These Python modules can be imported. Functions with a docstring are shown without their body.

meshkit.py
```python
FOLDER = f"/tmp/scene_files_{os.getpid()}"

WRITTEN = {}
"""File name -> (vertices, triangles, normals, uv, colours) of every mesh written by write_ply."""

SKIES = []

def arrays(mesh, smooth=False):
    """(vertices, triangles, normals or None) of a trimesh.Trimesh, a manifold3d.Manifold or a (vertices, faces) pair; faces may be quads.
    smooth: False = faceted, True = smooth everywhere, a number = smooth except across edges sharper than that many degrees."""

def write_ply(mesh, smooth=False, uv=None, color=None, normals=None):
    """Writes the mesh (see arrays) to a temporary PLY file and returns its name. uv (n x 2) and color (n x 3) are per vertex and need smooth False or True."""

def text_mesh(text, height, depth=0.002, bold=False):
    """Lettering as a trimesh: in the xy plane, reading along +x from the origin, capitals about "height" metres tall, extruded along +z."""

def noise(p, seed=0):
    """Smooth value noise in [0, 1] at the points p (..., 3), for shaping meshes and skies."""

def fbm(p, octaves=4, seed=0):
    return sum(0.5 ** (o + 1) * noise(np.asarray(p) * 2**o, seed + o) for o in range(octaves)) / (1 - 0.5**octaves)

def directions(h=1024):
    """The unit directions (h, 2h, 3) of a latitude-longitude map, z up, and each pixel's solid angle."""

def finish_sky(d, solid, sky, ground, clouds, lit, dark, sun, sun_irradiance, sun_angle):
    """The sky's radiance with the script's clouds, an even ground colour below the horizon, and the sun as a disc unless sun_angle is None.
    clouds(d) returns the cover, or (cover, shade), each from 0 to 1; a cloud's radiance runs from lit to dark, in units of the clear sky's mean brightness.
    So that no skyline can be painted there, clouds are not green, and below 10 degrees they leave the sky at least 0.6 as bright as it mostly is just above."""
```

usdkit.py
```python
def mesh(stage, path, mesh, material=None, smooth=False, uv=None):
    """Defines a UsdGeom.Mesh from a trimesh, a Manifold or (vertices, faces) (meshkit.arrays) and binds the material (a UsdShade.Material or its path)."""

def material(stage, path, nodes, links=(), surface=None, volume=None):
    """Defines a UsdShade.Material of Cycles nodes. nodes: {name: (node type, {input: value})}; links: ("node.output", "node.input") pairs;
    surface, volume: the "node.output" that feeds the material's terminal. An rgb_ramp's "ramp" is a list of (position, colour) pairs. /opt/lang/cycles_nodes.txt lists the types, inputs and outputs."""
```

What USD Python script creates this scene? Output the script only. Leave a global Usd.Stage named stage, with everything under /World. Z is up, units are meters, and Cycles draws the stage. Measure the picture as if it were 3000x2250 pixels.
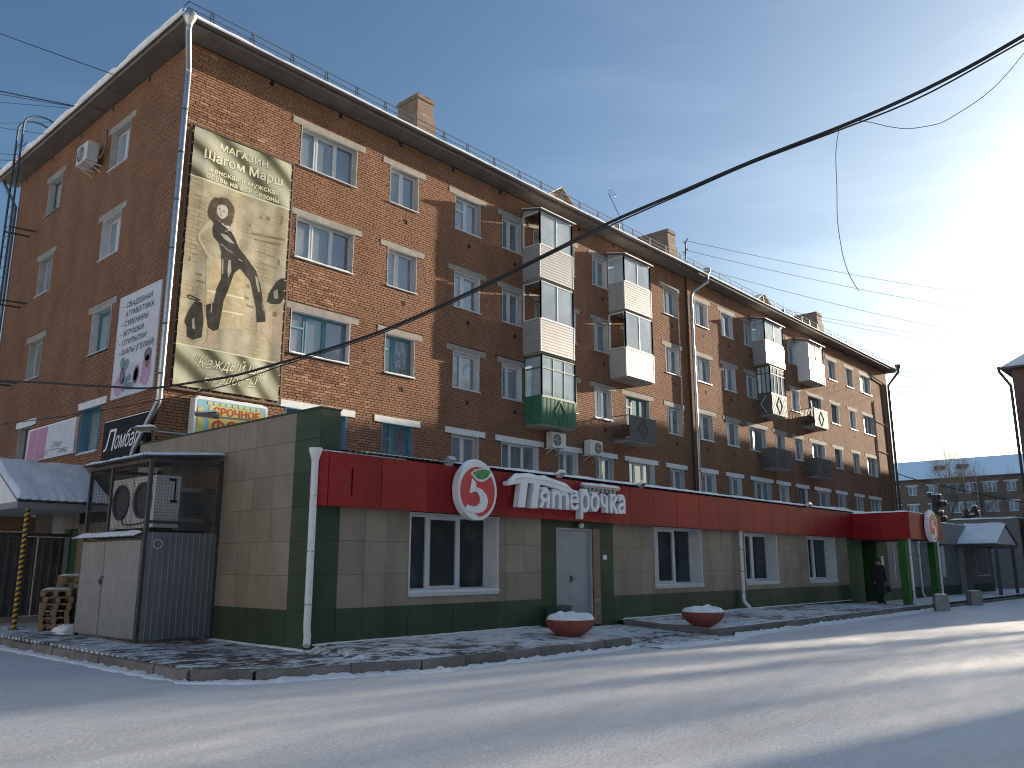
import math, random
import numpy as np, trimesh, manifold3d
from shapely.geometry import Polygon, Point, LineString, box as sbox
from shapely import affinity
from shapely.ops import unary_union
import usdkit, meshkit
from pxr import Usd, UsdGeom, UsdLux, UsdShade, Gf, Sdf

# ------------------------------------------------------------------ stage, camera, sky, sun
stage = Usd.Stage.CreateInMemory()
UsdGeom.SetStageUpAxis(stage, UsdGeom.Tokens.z)
UsdGeom.SetStageMetersPerUnit(stage, 1.0)
UsdGeom.Xform.Define(stage, '/World')
UsdGeom.Scope.Define(stage, '/World/Looks')
CAM = np.array([-8.9919, -19.5768, 1.6])
YAW, PITCH = math.radians(47.956), math.radians(12.183)
EXPOSURE, SKY, SUN = 1.45, 0.062, 1.25
SUN_EL, SUN_AZ = math.radians(12.0), math.radians(101.2)       # azimuth from +y towards +x
cam = UsdGeom.Camera.Define(stage, '/World/camera')
fw = Gf.Vec3d(math.cos(PITCH) * math.sin(YAW), math.cos(PITCH) * math.cos(YAW), math.sin(PITCH))
rt = Gf.Vec3d(math.cos(YAW), -math.sin(YAW), 0)
up = Gf.Cross(rt, fw)
cm = Gf.Matrix4d(1)
cm.SetRow(0, Gf.Vec4d(*rt, 0)); cm.SetRow(1, Gf.Vec4d(*up, 0)); cm.SetRow(2, Gf.Vec4d(*(-fw), 0)); cm.SetRow(3, Gf.Vec4d(*CAM, 1))
cam.AddTransformOp().Set(cm)
cam.CreateHorizontalApertureAttr(36.0); cam.CreateVerticalApertureAttr(27.0)
cam.CreateFocalLengthAttr(2450.73 / 3000 * 36.0)
cam.CreateClippingRangeAttr(Gf.Vec2f(0.1, 5000))
cam.CreateExposureAttr(EXPOSURE)

sky = UsdLux.DomeLight.Define(stage, '/World/sky')
sky.GetPrim().SetCustomDataByKey('kind', 'structure')
sky.GetPrim().SetCustomDataByKey('label', 'clear blue winter sky with a pale glow and thin cloud low on the right')
sky.GetPrim().SetCustomDataByKey('category', 'sky')
skym = usdkit.material(stage, '/World/Looks/sky_look', {
    'tc': ('texture_coordinate', {}),
    'map': ('mapping', {'mapping_type': 'point', 'scale': (1.2, 1.2, 6.0), 'rotation': (0.0, 0.12, 0.5)}),
    'nz': ('noise_texture', {'scale': 2.6, 'detail': 5.0, 'roughness': 0.55, 'distortion': 0.4}),
    'rp': ('rgb_ramp', {'ramp': [(0.0, (0, 0, 0)), (0.5, (0, 0, 0)), (0.75, (0.7, 0.7, 0.7)), (1.0, (0.9, 0.9, 0.9))]}),
    'sky': ('sky_texture', {'sky_type': 'single_scattering', 'sun_disc': False, 'sun_elevation': SUN_EL, 'sun_rotation': SUN_AZ, 'altitude': 200.0, 'air_density': 1.0, 'aerosol_density': 3.2, 'ozone_density': 3.0}),
    'br': ('mix_color', {'blend_type': 'multiply', 'fac': 1.0, 'b': (1.26, 1.2, 1.14), 'use_clamp': False}),
    'tn': ('mix_color', {'blend_type': 'multiply', 'fac': 1.0, 'b': (0.93, 1.03, 1.05), 'use_clamp': False}),
    'mx': ('mix_color', {'blend_type': 'mix', 'use_clamp': False}),
    'bg': ('background_shader', {'strength': SKY}),
}, [('tc.generated', 'map.vector'), ('map.vector', 'nz.vector'), ('nz.fac', 'rp.fac'), ('sky.color', 'tn.a'), ('tn.result', 'br.a'), ('tn.result', 'mx.a'), ('br.result', 'mx.b'), ('rp.color', 'mx.fac'), ('mx.result', 'bg.color')], surface='bg.background')
UsdShade.MaterialBindingAPI.Apply(sky.GetPrim()).Bind(skym)

sun = UsdLux.DistantLight.Define(stage, '/World/sun')
sun.CreateIntensityAttr(SUN); sun.CreateAngleAttr(0.53); sun.CreateNormalizeAttr(True); sun.CreateColorAttr(Gf.Vec3f(1.0, 0.86, 0.68))
S = Gf.Vec3d(math.cos(SUN_EL) * math.sin(SUN_AZ), math.cos(SUN_EL) * math.cos(SUN_AZ), math.sin(SUN_EL))
sr = Gf.Vec3d(math.cos(SUN_AZ), -math.sin(SUN_AZ), 0)
su = Gf.Cross(S, sr)
sm = Gf.Matrix4d(1)
sm.SetRow(0, Gf.Vec4d(*sr, 0)); sm.SetRow(1, Gf.Vec4d(*su, 0)); sm.SetRow(2, Gf.Vec4d(*S, 0))
sun.AddTransformOp().Set(sm)
for o, l in ((sun, 'low winter sun from the right'),):
    o.GetPrim().SetCustomDataByKey('kind', 'structure')

rng = np.random.default_rng(7)
random.seed(7)

# ------------------------------------------------------------------ mesh helpers: everything is a (vertices, triangles) pair
BF = np.array([[0, 3, 2], [0, 2, 1], [4, 5, 6], [4, 6, 7], [0, 1, 5], [0, 5, 4], [1, 2, 6], [1, 6, 5], [2, 3, 7], [2, 7, 6], [3, 0, 4], [3, 4, 7]])

def box(x0, x1, y0, y1, z0, z1):
    x0, x1 = sorted((x0, x1)); y0, y1 = sorted((y0, y1)); z0, z1 = sorted((z0, z1))
    return np.array([[x0, y0, z0], [x1, y0, z0], [x1, y1, z0], [x0, y1, z0], [x0, y0, z1], [x1, y0, z1], [x1, y1, z1], [x0, y1, z1]], float), BF

def hexa(pts):
    return np.array(pts, float), BF

def join(*ms):
    ms = [m for m in ms if m is not None]
    vs, fs, n = [], [], 0
    for m in ms:
        if isinstance(m, list): m = join(*m)
        if not isinstance(m, tuple): m = (np.array(m.vertices), np.array(m.faces))
        vs.append(m[0]); fs.append(m[1] + n); n += len(m[0])
    return np.vstack(vs), np.vstack(fs)

def bar(p, q, w, h=None, upv=(0, 0, 1)):
    h = w if h is None else h
    p, q = np.array(p, float), np.array(q, float)
    d = q - p; d /= np.linalg.norm(d); u = np.array(upv, float)
    if abs(d @ u) > 0.98: u = np.array([1.0, 0, 0]) if abs(d[0]) < 0.9 else np.array([0, 1.0, 0])
    s = np.cross(d, u); s /= np.linalg.norm(s); u = np.cross(s, d)
    a, b = s * w / 2, u * h / 2
    return np.array([p - a - b, p + a - b, q + a - b, q - a - b, p - a + b, p + a + b, q + a + b, q - a + b]), BF

def tube(pts, r, n=8, cap=True):
    pts = np.array(pts, float); m = len(pts)
    rr = np.full(m, r, float) if np.ndim(r) == 0 else np.array(r, float)
    t = np.gradient(pts, axis=0); t /= np.maximum(np.linalg.norm(t, axis=1, keepdims=True), 1e-9)
    ref = np.array([0, 0, 1.0]) if abs(t[0] @ [0, 0, 1]) < 0.9 else np.array([1.0, 0, 0])
    V = []
    for i in range(m):
        s = np.cross(t[i], ref)
        if np.linalg.norm(s) < 1e-6: s = np.cross(t[i], [0, 1, 0])
        s /= np.linalg.norm(s); b = np.cross(s, t[i]); ref = np.cross(t[i], s) * -1 if False else b
        a = np.linspace(0, 2 * np.pi, n, endpoint=False)
        V.append(pts[i] + rr[i] * (np.outer(np.cos(a), s) + np.outer(np.sin(a), b)))
    V = np.vstack(V); F = []
    for i in range(m - 1):
        for k in range(n):
            a, b = i * n + k, i * n + (k + 1) % n
            F += [[a, b, b + n], [a, b + n, a + n]]
    if cap:
        V = np.vstack([V, pts[:1], pts[-1:]])
        for k in range(n):
            F += [[(k + 1) % n, k, m * n], [(m - 1) * n + k, (m - 1) * n + (k + 1) % n, m * n + 1]]
    F = np.array(F)
    return V, F[:, ::-1]

def smoothpts(pts, n=4):
    from scipy.interpolate import PchipInterpolator
    pts = np.array(pts, float)
    t = np.r_[0, np.cumsum(np.linalg.norm(np.diff(pts, axis=0), axis=1))]
    tt = np.linspace(0, t[-1], (len(pts) - 1) * n + 1)
    return PchipInterpolator(t, pts)(tt)

def move(m, d):
    return m[0] + np.array(d, float), m[1]

def rotz(m, deg, c=(0, 0, 0)):
    a = math.radians(deg); R = np.array([[math.cos(a), -math.sin(a), 0], [math.sin(a), math.cos(a), 0], [0, 0, 1]])
    return (m[0] - c) @ R.T + c, m[1]

def ext(poly, depth, w0=0.0):
    """Extrudes a 2D polygon (u, v) to w0 .. w0 + depth; (u, v, w) coordinates."""
    if not hasattr(poly, 'geom_type'): poly = Polygon(poly)
    poly = poly.buffer(0)
    gs = [g for g in getattr(poly, 'geoms', [poly]) if g.area > 1e-7]
    m = trimesh.util.concatenate([trimesh.creation.extrude_polygon(g, depth, engine='earcut') for g in gs])
    v = np.array(m.vertices); v[:, 2] += w0
    return v, np.array(m.faces)

def onF(m, y0=0.0):                                                # (u, v, w) -> street facade plane: x = u, z = v, outwards -y
    v = m[0]; return np.stack([v[:, 0], y0 - v[:, 2], v[:, 1]], 1), m[1]

def onG(m, x0=0.0):                                                # (u, v, w) -> gable plane: y = -u, z = v, outwards -x
    v = m[0]; return np.stack([x0 - v[:, 2], -v[:, 0], v[:, 1]], 1), m[1]

def text(t, u0, v0, width, cap, depth=0.004, w0=0.004, bold=True, shear=0.0, tilt=0.0):
    m = meshkit.text_mesh(t, 1.0, 1.0, bold)
    v = np.array(m.vertices)
    v[:, 0] -= v[:, 0].min()
    sx = width / v[:, 0].max()
    v[:, 0] *= sx; v[:, 1] *= cap; v[:, 2] = v[:, 2] * depth + w0
    v[:, 0] += v[:, 1] * shear
    v[:, 1] += v[:, 0] * tilt
    v[:, 0] += u0; v[:, 1] += v0
    return v, np.array(m.faces)

def pbox(pl, u0, u1, w0, w1, z0, z1):
    """A box on a wall plane; w is the distance outwards. pl = ('F', y) street side, ('G', x) gable side."""
    k, c = pl
    return box(u0, u1, c - w1, c - w0, z0, z1) if k == 'F' else box(c - w1, c - w0, u0, u1, z0, z1)

def P3(pl, u, w, z):
    return (u, pl[1] - w, z) if pl[0] == 'F' else (pl[1] - w, u, z)

def sheet(pl, u0, u1, w, z0, z1, pitch=0.1, depth=0.02, vertical=True, prof=(0.0, 0.0, 1.0, 1.0), cuts=(0.0, 0.5, 0.6, 0.9)):
    """A ribbed metal sheet on a wall plane, 2 mm thick look (front face and a back face)."""
    us, ws = [], []
    u = u0
    while u < u1 - 1e-6:
        for c, p in zip(cuts, prof):
            if u + c * pitch <= u1: us.append(u + c * pitch); ws.append(w + p * depth)
        u += pitch
    us.append(u1); ws.append(ws[-1])
    V, F = [], []
    for a, b in zip(us, ws):
        for off in (0.0, -0.004):
            V += [P3(pl, a, b + off, z0), P3(pl, a, b + off, z1)]
    for i in range(len(us) - 1):
        a = 4 * i
        for s, (p, q) in ((1, (0, 1)), (-1, (2, 3))):
            f = [[a + p, a + 4 + p, a + 4 + q], [a + p, a + 4 + q, a + q]]
            F += f if s > 0 else [x[::-1] for x in f]
    F = np.array(F)
    return np.array(V, float), F if pl[0] == 'F' else F[:, ::-1]

def grid(us, vs, fn):
    """A height-field-like sheet: fn(U, V) gives points of shape (n, m, 3)."""
    U, V = np.meshgrid(us, vs, indexing='ij')
    P = fn(U, V); n, m = U.shape
    i = np.arange(n * m).reshape(n, m)
    a, b, c, d = i[:-1, :-1].ravel(), i[1:, :-1].ravel(), i[1:, 1:].ravel(), i[:-1, 1:].ravel()
    return P.reshape(-1, 3), np.vstack([np.stack([a, b, c], 1), np.stack([a, c, d], 1)])

def snowcap(x0, x1, y0, y1, z, h, seed=0, step=0.12, rag=0.03):
    """A rounded lying layer of snow with a lumpy top and ragged rim, over a rectangle."""
    nx, ny = max(3, int((x1 - x0) / step)), max(3, int((y1 - y0) / step))
    def fn(U, V):
        e = np.minimum.reduce([U, 1 - U, V, 1 - V]) 
        ex = np.minimum(np.minimum(U, 1 - U) * (x1 - x0), np.minimum(V, 1 - V) * (y1 - y0))
        prof = np.sqrt(np.clip(ex / max(h * 1.4, 1e-3), 0, 1))
        X = x0 + U * (x1 - x0); Y = y0 + V * (y1 - y0)
        p = np.stack([X * 4, Y * 4, np.full_like(X, seed)], -1)
        nz = meshkit.fbm(p, 3, seed) - 0.5
        edge = e < 1e-9
        X = X + np.where(edge, 0, 0) + np.where(edge, (meshkit.noise(p * 3, seed + 5) - 0.5) * rag * 2, 0)
        Y = Y + np.where(edge, (meshkit.noise(p * 3, seed + 9) - 0.5) * rag * 2, 0)
        Z = z + h * prof * (1 + 0.9 * nz)
        return np.stack([X, Y, Z], -1)
    m = grid(np.linspace(0, 1, nx + 1), np.linspace(0, 1, ny + 1), fn)
    b = (m[0].copy(), m[1][:, ::-1]); b[0][:, 2] = z
    return join(m, b)

def hullbones(joints, bones, edge=0.03, it=8):
    """One continuous body: hulls of spheres at the joints, refined and smoothed."""
    parts = []
    for a, b in bones:
        ms = []
        for k in (a, b):
            p, r = joints[k]
            ms.append(manifold3d.Manifold.sphere(r, 16).translate(tuple(p)))
        parts.append(manifold3d.Manifold.batch_hull(ms))
    m = manifold3d.Manifold.batch_boolean(parts, manifold3d.OpType.Add).refine_to_length(edge)
    mm = m.to_mesh()
    t = trimesh.Trimesh(mm.vert_properties[:, :3], mm.tri_verts)
    trimesh.smoothing.filter_taubin(t, iterations=it)
    return np.array(t.vertices), np.array(t.faces)

# ------------------------------------------------------------------ objects
counts = {}
def fresh(path):
    if path not in counts:
        counts[path] = 0; return path
    counts[path] += 1
    return '%s_%03d' % (path, counts[path])

def thing(name, label=None, cat=None, group=None, kind=None, loc=None, rz=0.0):
    x = UsdGeom.Xform.Define(stage, fresh('/World/' + name))
    if loc is not None: x.AddTranslateOp().Set(Gf.Vec3d(*loc)); x.AddRotateZOp().Set(rz)
    p = x.GetPrim()
    tag(p, label, cat, group, kind)
    return p

def tag(p, label=None, cat=None, group=None, kind=None):
    for k, v in (('label', label), ('category', cat), ('group', group), ('kind', kind)):
        if v: p.SetCustomDataByKey(k, v)
    return p

def obj(name, mesh, mat, parent=None, label=None, cat=None, group=None, kind=None, smooth=False):
    base = parent.GetPath().pathString if parent is not None else '/World'
    path = fresh(base + '/' + name)
    m = usdkit.mesh(stage, path, mesh, M[mat] if isinstance(mat, str) else mat, smooth)
    return tag(m.GetPrim(), label, cat, group, kind)

def dup(src, loc, rz, label, group=None):
    nm = src.GetName()
    r = thing(nm, label, src.GetCustomDataByKey('category'), group or src.GetCustomDataByKey('group'), None, loc, rz)
    r.GetReferences().AddInternalReference(src.GetPath())
    r.SetInstanceable(True)
    return r

# ------------------------------------------------------------------ materials
M = {}
def mat(name, c1, c2=None, scale=3.0, rough=0.7, bump=0.0, bscale=None, metal=0.0, spec=0.5, lo=0.35, hi=0.65, detail=4.0, stretch=(1, 1, 1), bdist=0.02, extra=None, coat=0.0):
    c2 = c1 if c2 is None else c2
    nodes = {'g': ('geometry', {}), 'mp': ('mapping', {'mapping_type': 'point', 'scale': stretch}),
             'n': ('noise_texture', {'scale': scale, 'detail': detail, 'roughness': 0.6}),
             'r': ('rgb_ramp', {'ramp': [(lo, c1), (hi, c2)]}),
             'p': ('principled_bsdf', {'roughness': rough, 'metallic': metal, 'specular_ior_level': spec, 'coat_weight': coat})}
    links = [('g.position', 'mp.vector'), ('mp.vector', 'n.vector'), ('n.fac', 'r.fac'), ('r.color', 'p.base_color')]
    if bump:
        nodes['bn'] = ('noise_texture', {'scale': bscale or scale * 6, 'detail': 4.0, 'roughness': 0.65})
        nodes['b'] = ('bump', {'strength': bump, 'distance': bdist})
        links += [('mp.vector', 'bn.vector'), ('bn.fac', 'b.height'), ('b.normal', 'p.normal')]
    M[name] = usdkit.material(stage, '/World/Looks/' + name, nodes, links, surface='p.BSDF')
    return M[name]

def island_mat(name, ramp, rough=0.85, bump=0.3, scale=60.0, dirt=(0.75, 0.75, 0.75), dscale=0.35, stretch=(1, 1, 1), hi=0.6):
    """Bricks, tiles, pavers: each piece gets a tone of its own from a ramp, with grain and soft large-scale weathering."""
    M[name] = usdkit.material(stage, '/World/Looks/' + name, {
        'g': ('geometry', {}), 'oi': ('object_info', {}),
        'ad': ('math', {'math_type': 'add'}), 'fr': ('math', {'math_type': 'fraction'}),
        'r': ('rgb_ramp', {'ramp': ramp}),
        'n': ('noise_texture', {'scale': scale, 'detail': 3.0, 'roughness': 0.6}),
        'nr': ('rgb_ramp', {'ramp': [(0.3, (0.78, 0.78, 0.78)), (0.7, (1.12, 1.1, 1.08))]}),
        'm1': ('mix_color', {'blend_type': 'multiply', 'fac': 1.0}),
        'n2': ('noise_texture', {'scale': dscale, 'detail': 5.0, 'roughness': 0.6}),
        'mp2': ('mapping', {'mapping_type': 'point', 'scale': stretch}), 'n2r': ('rgb_ramp', {'ramp': [(0.35, dirt), (hi, (1, 1, 1))]}),
        'm2': ('mix_color', {'blend_type': 'multiply', 'fac': 1.0}),
        'b': ('bump', {'strength': bump, 'distance': 0.006}),
        'p': ('principled_bsdf', {'roughness': rough, 'specular_ior_level': 0.22}),
    }, [('g.random_per_island', 'ad.value1'), ('oi.random', 'ad.value2'), ('ad.value', 'fr.value1'), ('fr.value', 'r.fac'),
        ('g.position', 'n.vector'), ('n.fac', 'nr.fac'), ('r.color', 'm1.a'), ('nr.color', 'm1.b'),
        ('g.position', 'mp2.vector'), ('mp2.vector', 'n2.vector'), ('n2.fac', 'n2r.fac'), ('m1.result', 'm2.a'), ('n2r.color', 'm2.b'), ('m2.result', 'p.base_color'),
        ('n.fac', 'b.height'), ('b.normal', 'p.normal')], surface='p.BSDF')

island_mat('brick', [(0.0, (0.15, 0.07, 0.042)), (0.12, (0.23, 0.115, 0.068)), (0.5, (0.32, 0.168, 0.100)), (0.8, (0.39, 0.222, 0.138)), (0.94, (0.45, 0.275, 0.18)), (1.0, (0.20, 0.075, 0.05))], rough=0.9, bump=0.5, scale=70, dirt=(0.78, 0.76, 0.76), dscale=1.1, stretch=(1, 1, 0.5), hi=0.6)
island_mat('tile_beige', [(0.0, (0.255, 0.215, 0.17)), (1.0, (0.315, 0.265, 0.21))], rough=0.5, bump=0.05, scale=90, dirt=(0.76, 0.75, 0.73), dscale=1.6, stretch=(1, 1, 0.5))
island_mat('tile_green', [(0.0, (0.036, 0.060, 0.034)), (1.0, (0.054, 0.084, 0.047))], rough=0.5, bump=0.05, scale=90, dirt=(0.72, 0.72, 0.72), dscale=1.6, stretch=(1, 1, 0.5))
island_mat('kerb_stone', [(0.0, (0.17, 0.155, 0.14)), (0.5, (0.21, 0.195, 0.18)), (1.0, (0.25, 0.23, 0.21))], rough=0.9, bump=0.6, scale=35, dirt=(0.7, 0.7, 0.7), dscale=2.0)
mat('mortar', (0.038, 0.024, 0.016), (0.065, 0.042, 0.028), 4, 0.95, 0.4, 60)
mat('concrete', (0.24, 0.215, 0.185), (0.33, 0.30, 0.26), 3, 0.9, 0.4, 40)
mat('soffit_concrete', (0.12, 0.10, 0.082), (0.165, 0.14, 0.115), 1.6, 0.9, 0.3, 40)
mat('painted_lintel', (0.62, 0.63, 0.63), (0.72, 0.73, 0.72), 5, 0.8, 0.4, 40)
mat('plaster', (0.34, 0.335, 0.32), (0.43, 0.425, 0.41), 5, 0.85, 0.25, 40)
mat('white_plaster', (0.50, 0.50, 0.50), (0.58, 0.58, 0.58), 4, 0.7, 0.1, 40)
mat('blue_plaster', (0.085, 0.20, 0.29), (0.11, 0.25, 0.35), 4, 0.75, 0.2, 40)
mat('white_plastic', (0.52, 0.53, 0.54), (0.58, 0.59, 0.60), 6, 0.35)
mat('siding', (0.29, 0.285, 0.28), (0.34, 0.335, 0.325), 2, 0.45, 0.05, 30)
mat('blue_wood', (0.055, 0.16, 0.20), (0.075, 0.21, 0.26), 8, 0.6, 0.2, 60)
mat('green_wood', (0.03, 0.13, 0.075), (0.045, 0.17, 0.10), 8, 0.6, 0.2, 60)
mat('pale_green_wood', (0.26, 0.36, 0.28), (0.34, 0.44, 0.35), 8, 0.6, 0.2, 60)
mat('brown_wood', (0.075, 0.045, 0.025), (0.11, 0.07, 0.04), 8, 0.65, 0.3, 60)
mat('raw_wood', (0.24, 0.165, 0.095), (0.34, 0.245, 0.15), 6, 0.8, 0.4, 50, stretch=(1, 1, 3))
mat('old_board', (0.19, 0.125, 0.075), (0.26, 0.18, 0.11), 6, 0.85, 0.4, 50)
mat('curtain_pale', (0.55, 0.57, 0.58), (0.70, 0.71, 0.72), 7, 0.9, stretch=(6, 6, 0.3))
mat('curtain_warm', (0.36, 0.30, 0.22), (0.48, 0.41, 0.32), 7, 0.9, stretch=(6, 6, 0.3))
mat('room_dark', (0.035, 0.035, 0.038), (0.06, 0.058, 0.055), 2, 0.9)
mat('snow', (0.82, 0.825, 0.83), (0.89, 0.89, 0.89), 2.0, 0.65, 0.35, 22, bdist=0.03)
mat('roof_sheet', (0.16, 0.13, 0.11), (0.22, 0.19, 0.165), 2, 0.6, 0.1, 30)
mat('dark_steel', (0.055, 0.05, 0.048), (0.085, 0.078, 0.07), 9, 0.55, 0.15, 60, metal=0.2)
mat('rail_steel', (0.03, 0.045, 0.075), (0.05, 0.07, 0.10), 9, 0.5)
mat('zinc', (0.33, 0.335, 0.34), (0.45, 0.455, 0.46), 14, 0.27, 0.05, 40, metal=0.85)
mat('white_pipe', (0.60, 0.61, 0.61), (0.68, 0.69, 0.69), 6, 0.5, 0.1, 30)
mat('grey_sheet', (0.175, 0.18, 0.19), (0.205, 0.21, 0.22), 2, 0.42, 0.05, 20, metal=0.15)
mat('pale_sheet', (0.21, 0.213, 0.217), (0.25, 0.253, 0.257), 2, 0.36, 0.05, 20, metal=0.25)
mat('dark_sheet', (0.085, 0.09, 0.095), (0.12, 0.125, 0.13), 2, 0.33, 0.05, 20, metal=0.4)
island_mat('red_panel', [(0.0, (0.285, 0.012, 0.014)), (1.0, (0.345, 0.018, 0.018))], rough=0.5, bump=0.03, scale=14, dirt=(0.80, 0.80, 0.80), dscale=0.9, stretch=(1, 1, 0.6))
mat('red_print', (0.50, 0.03, 0.035), (0.54, 0.04, 0.042), 2, 0.4)
mat('sign_white', (0.70, 0.71, 0.73), (0.76, 0.77, 0.79), 5, 0.4)
mat('leaf_green', (0.02, 0.19, 0.045), (0.055, 0.30, 0.06), 9, 0.4)
mat('door_grey', (0.25, 0.265, 0.29), (0.28, 0.295, 0.32), 2, 0.45, 0.03, 20)
mat('bright_green', (0.018, 0.10, 0.014), (0.022, 0.125, 0.018), 2, 0.55, spec=0.25)
mat('entrance_green', (0.03, 0.085, 0.03), (0.037, 0.105, 0.037), 2, 0.55, spec=0.25)
mat('black_board', (0.012, 0.012, 0.013), (0.018, 0.018, 0.019), 3, 0.7, spec=0.15)
mat('black_cable', (0.012, 0.012, 0.014), None, 3, 0.6)
mat('dark_void', (0.015, 0.012, 0.01), None, 3, 0.95)
mat('grille_dark', (0.045, 0.045, 0.048), (0.06, 0.06, 0.063), 20, 0.5)
mat('ac_white', (0.50, 0.49, 0.46), (0.58, 0.57, 0.54), 4, 0.45, 0.05, 30)
mat('grey_cladding', (0.20, 0.205, 0.205), (0.24, 0.245, 0.245), 1.5, 0.6, 0.05, 20)
mat('dull_cladding', (0.13, 0.13, 0.128), (0.16, 0.16, 0.157), 1.5, 0.7, 0.05, 20)
mat('far_brick', (0.19, 0.105, 0.068), (0.25, 0.14, 0.09), 1.2, 0.9, 0.3, 30)
mat('far_brick_dark', (0.17, 0.10, 0.068), (0.22, 0.13, 0.09), 1.2, 0.9, 0.3, 30)
mat('chimney_render', (0.15, 0.10, 0.07), (0.20, 0.14, 0.10), 2.5, 0.9, 0.4, 25)
mat('planter_red', (0.20, 0.05, 0.038), (0.26, 0.07, 0.052), 4, 0.75, 0.4, 30)
mat('bark', (0.06, 0.048, 0.038), (0.10, 0.08, 0.062), 6, 0.9, 0.4, 40)
mat('pale_bark', (0.17, 0.135, 0.09), (0.22, 0.175, 0.12), 6, 0.9)
mat('coat_black', (0.006, 0.006, 0.007), (0.012, 0.012, 0.013), 12, 0.85)
mat('skin', (0.42, 0.26, 0.19), None, 5, 0.6)
mat('fur_grey', (0.035, 0.03, 0.028), (0.07, 0.06, 0.052), 30, 0.95, 0.5, 90)
mat('amber_band', (0.55, 0.30, 0.035), (0.62, 0.36, 0.05), 8, 0.6)
mat('black_band', (0.018, 0.016, 0.015), None, 8, 0.6)
mat('car_paint', (0.30, 0.28, 0.23), (0.34, 0.32, 0.27), 2, 0.3, coat=0.5)
mat('car_blue', (0.10, 0.13, 0.19), None, 2, 0.3, coat=0.5)
mat('rubber', (0.015, 0.015, 0.016), None, 2, 0.8)
mat('car_glass', (0.02, 0.022, 0.025), None, 2, 0.08)
mat('lamp_lens', (0.55, 0.57, 0.58), None, 2, 0.15)

def glass_mat(name, tint=(0.85, 0.9, 0.92), ior=1.7, rough=0.02, frost=0.0):
    """Panes: clear glass that mirrors by angle, with a share of frost / dirt lying on it in patches."""
    M[name] = usdkit.material(stage, '/World/Looks/' + name, {
        'f': ('fresnel', {'IOR': ior}), 't': ('transparent_bsdf', {'color': tint}),
        'gl': ('glossy_bsdf', {'color': (0.95, 0.97, 1.0), 'roughness': rough}), 'm': ('mix_closure', {}),
        'n': ('noise_texture', {'scale': 1.3, 'detail': 1.0}), 'b': ('bump', {'strength': 0.05, 'distance': 0.02}), 'g': ('geometry', {}),
        'fn': ('noise_texture', {'scale': 0.8, 'detail': 3.0, 'roughness': 0.5}), 'fr': ('map_range', {'from_min': 0.35, 'from_max': 0.68, 'to_min': 0.65 * frost, 'to_max': 1.4 * frost, 'clamp': True}),
        'd': ('diffuse_bsdf', {'color': (0.58, 0.65, 0.69)}), 'm2': ('mix_closure', {}),
    }, [('g.position', 'n.vector'), ('n.fac', 'b.height'), ('b.normal', 'gl.normal'), ('f.fac', 'm.fac'), ('t.BSDF', 'm.closure1'), ('gl.BSDF', 'm.closure2'),
        ('g.position', 'fn.vector'), ('fn.fac', 'fr.value'), ('fr.result', 'm2.fac'), ('m.closure', 'm2.closure1'), ('d.BSDF', 'm2.closure2')], surface='m2.closure')
glass_mat('glass', (0.8, 0.86, 0.88), 2.6, frost=0.19)
glass_mat('shop_glass', (0.62, 0.66, 0.64), 1.32, frost=0.03)

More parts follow.
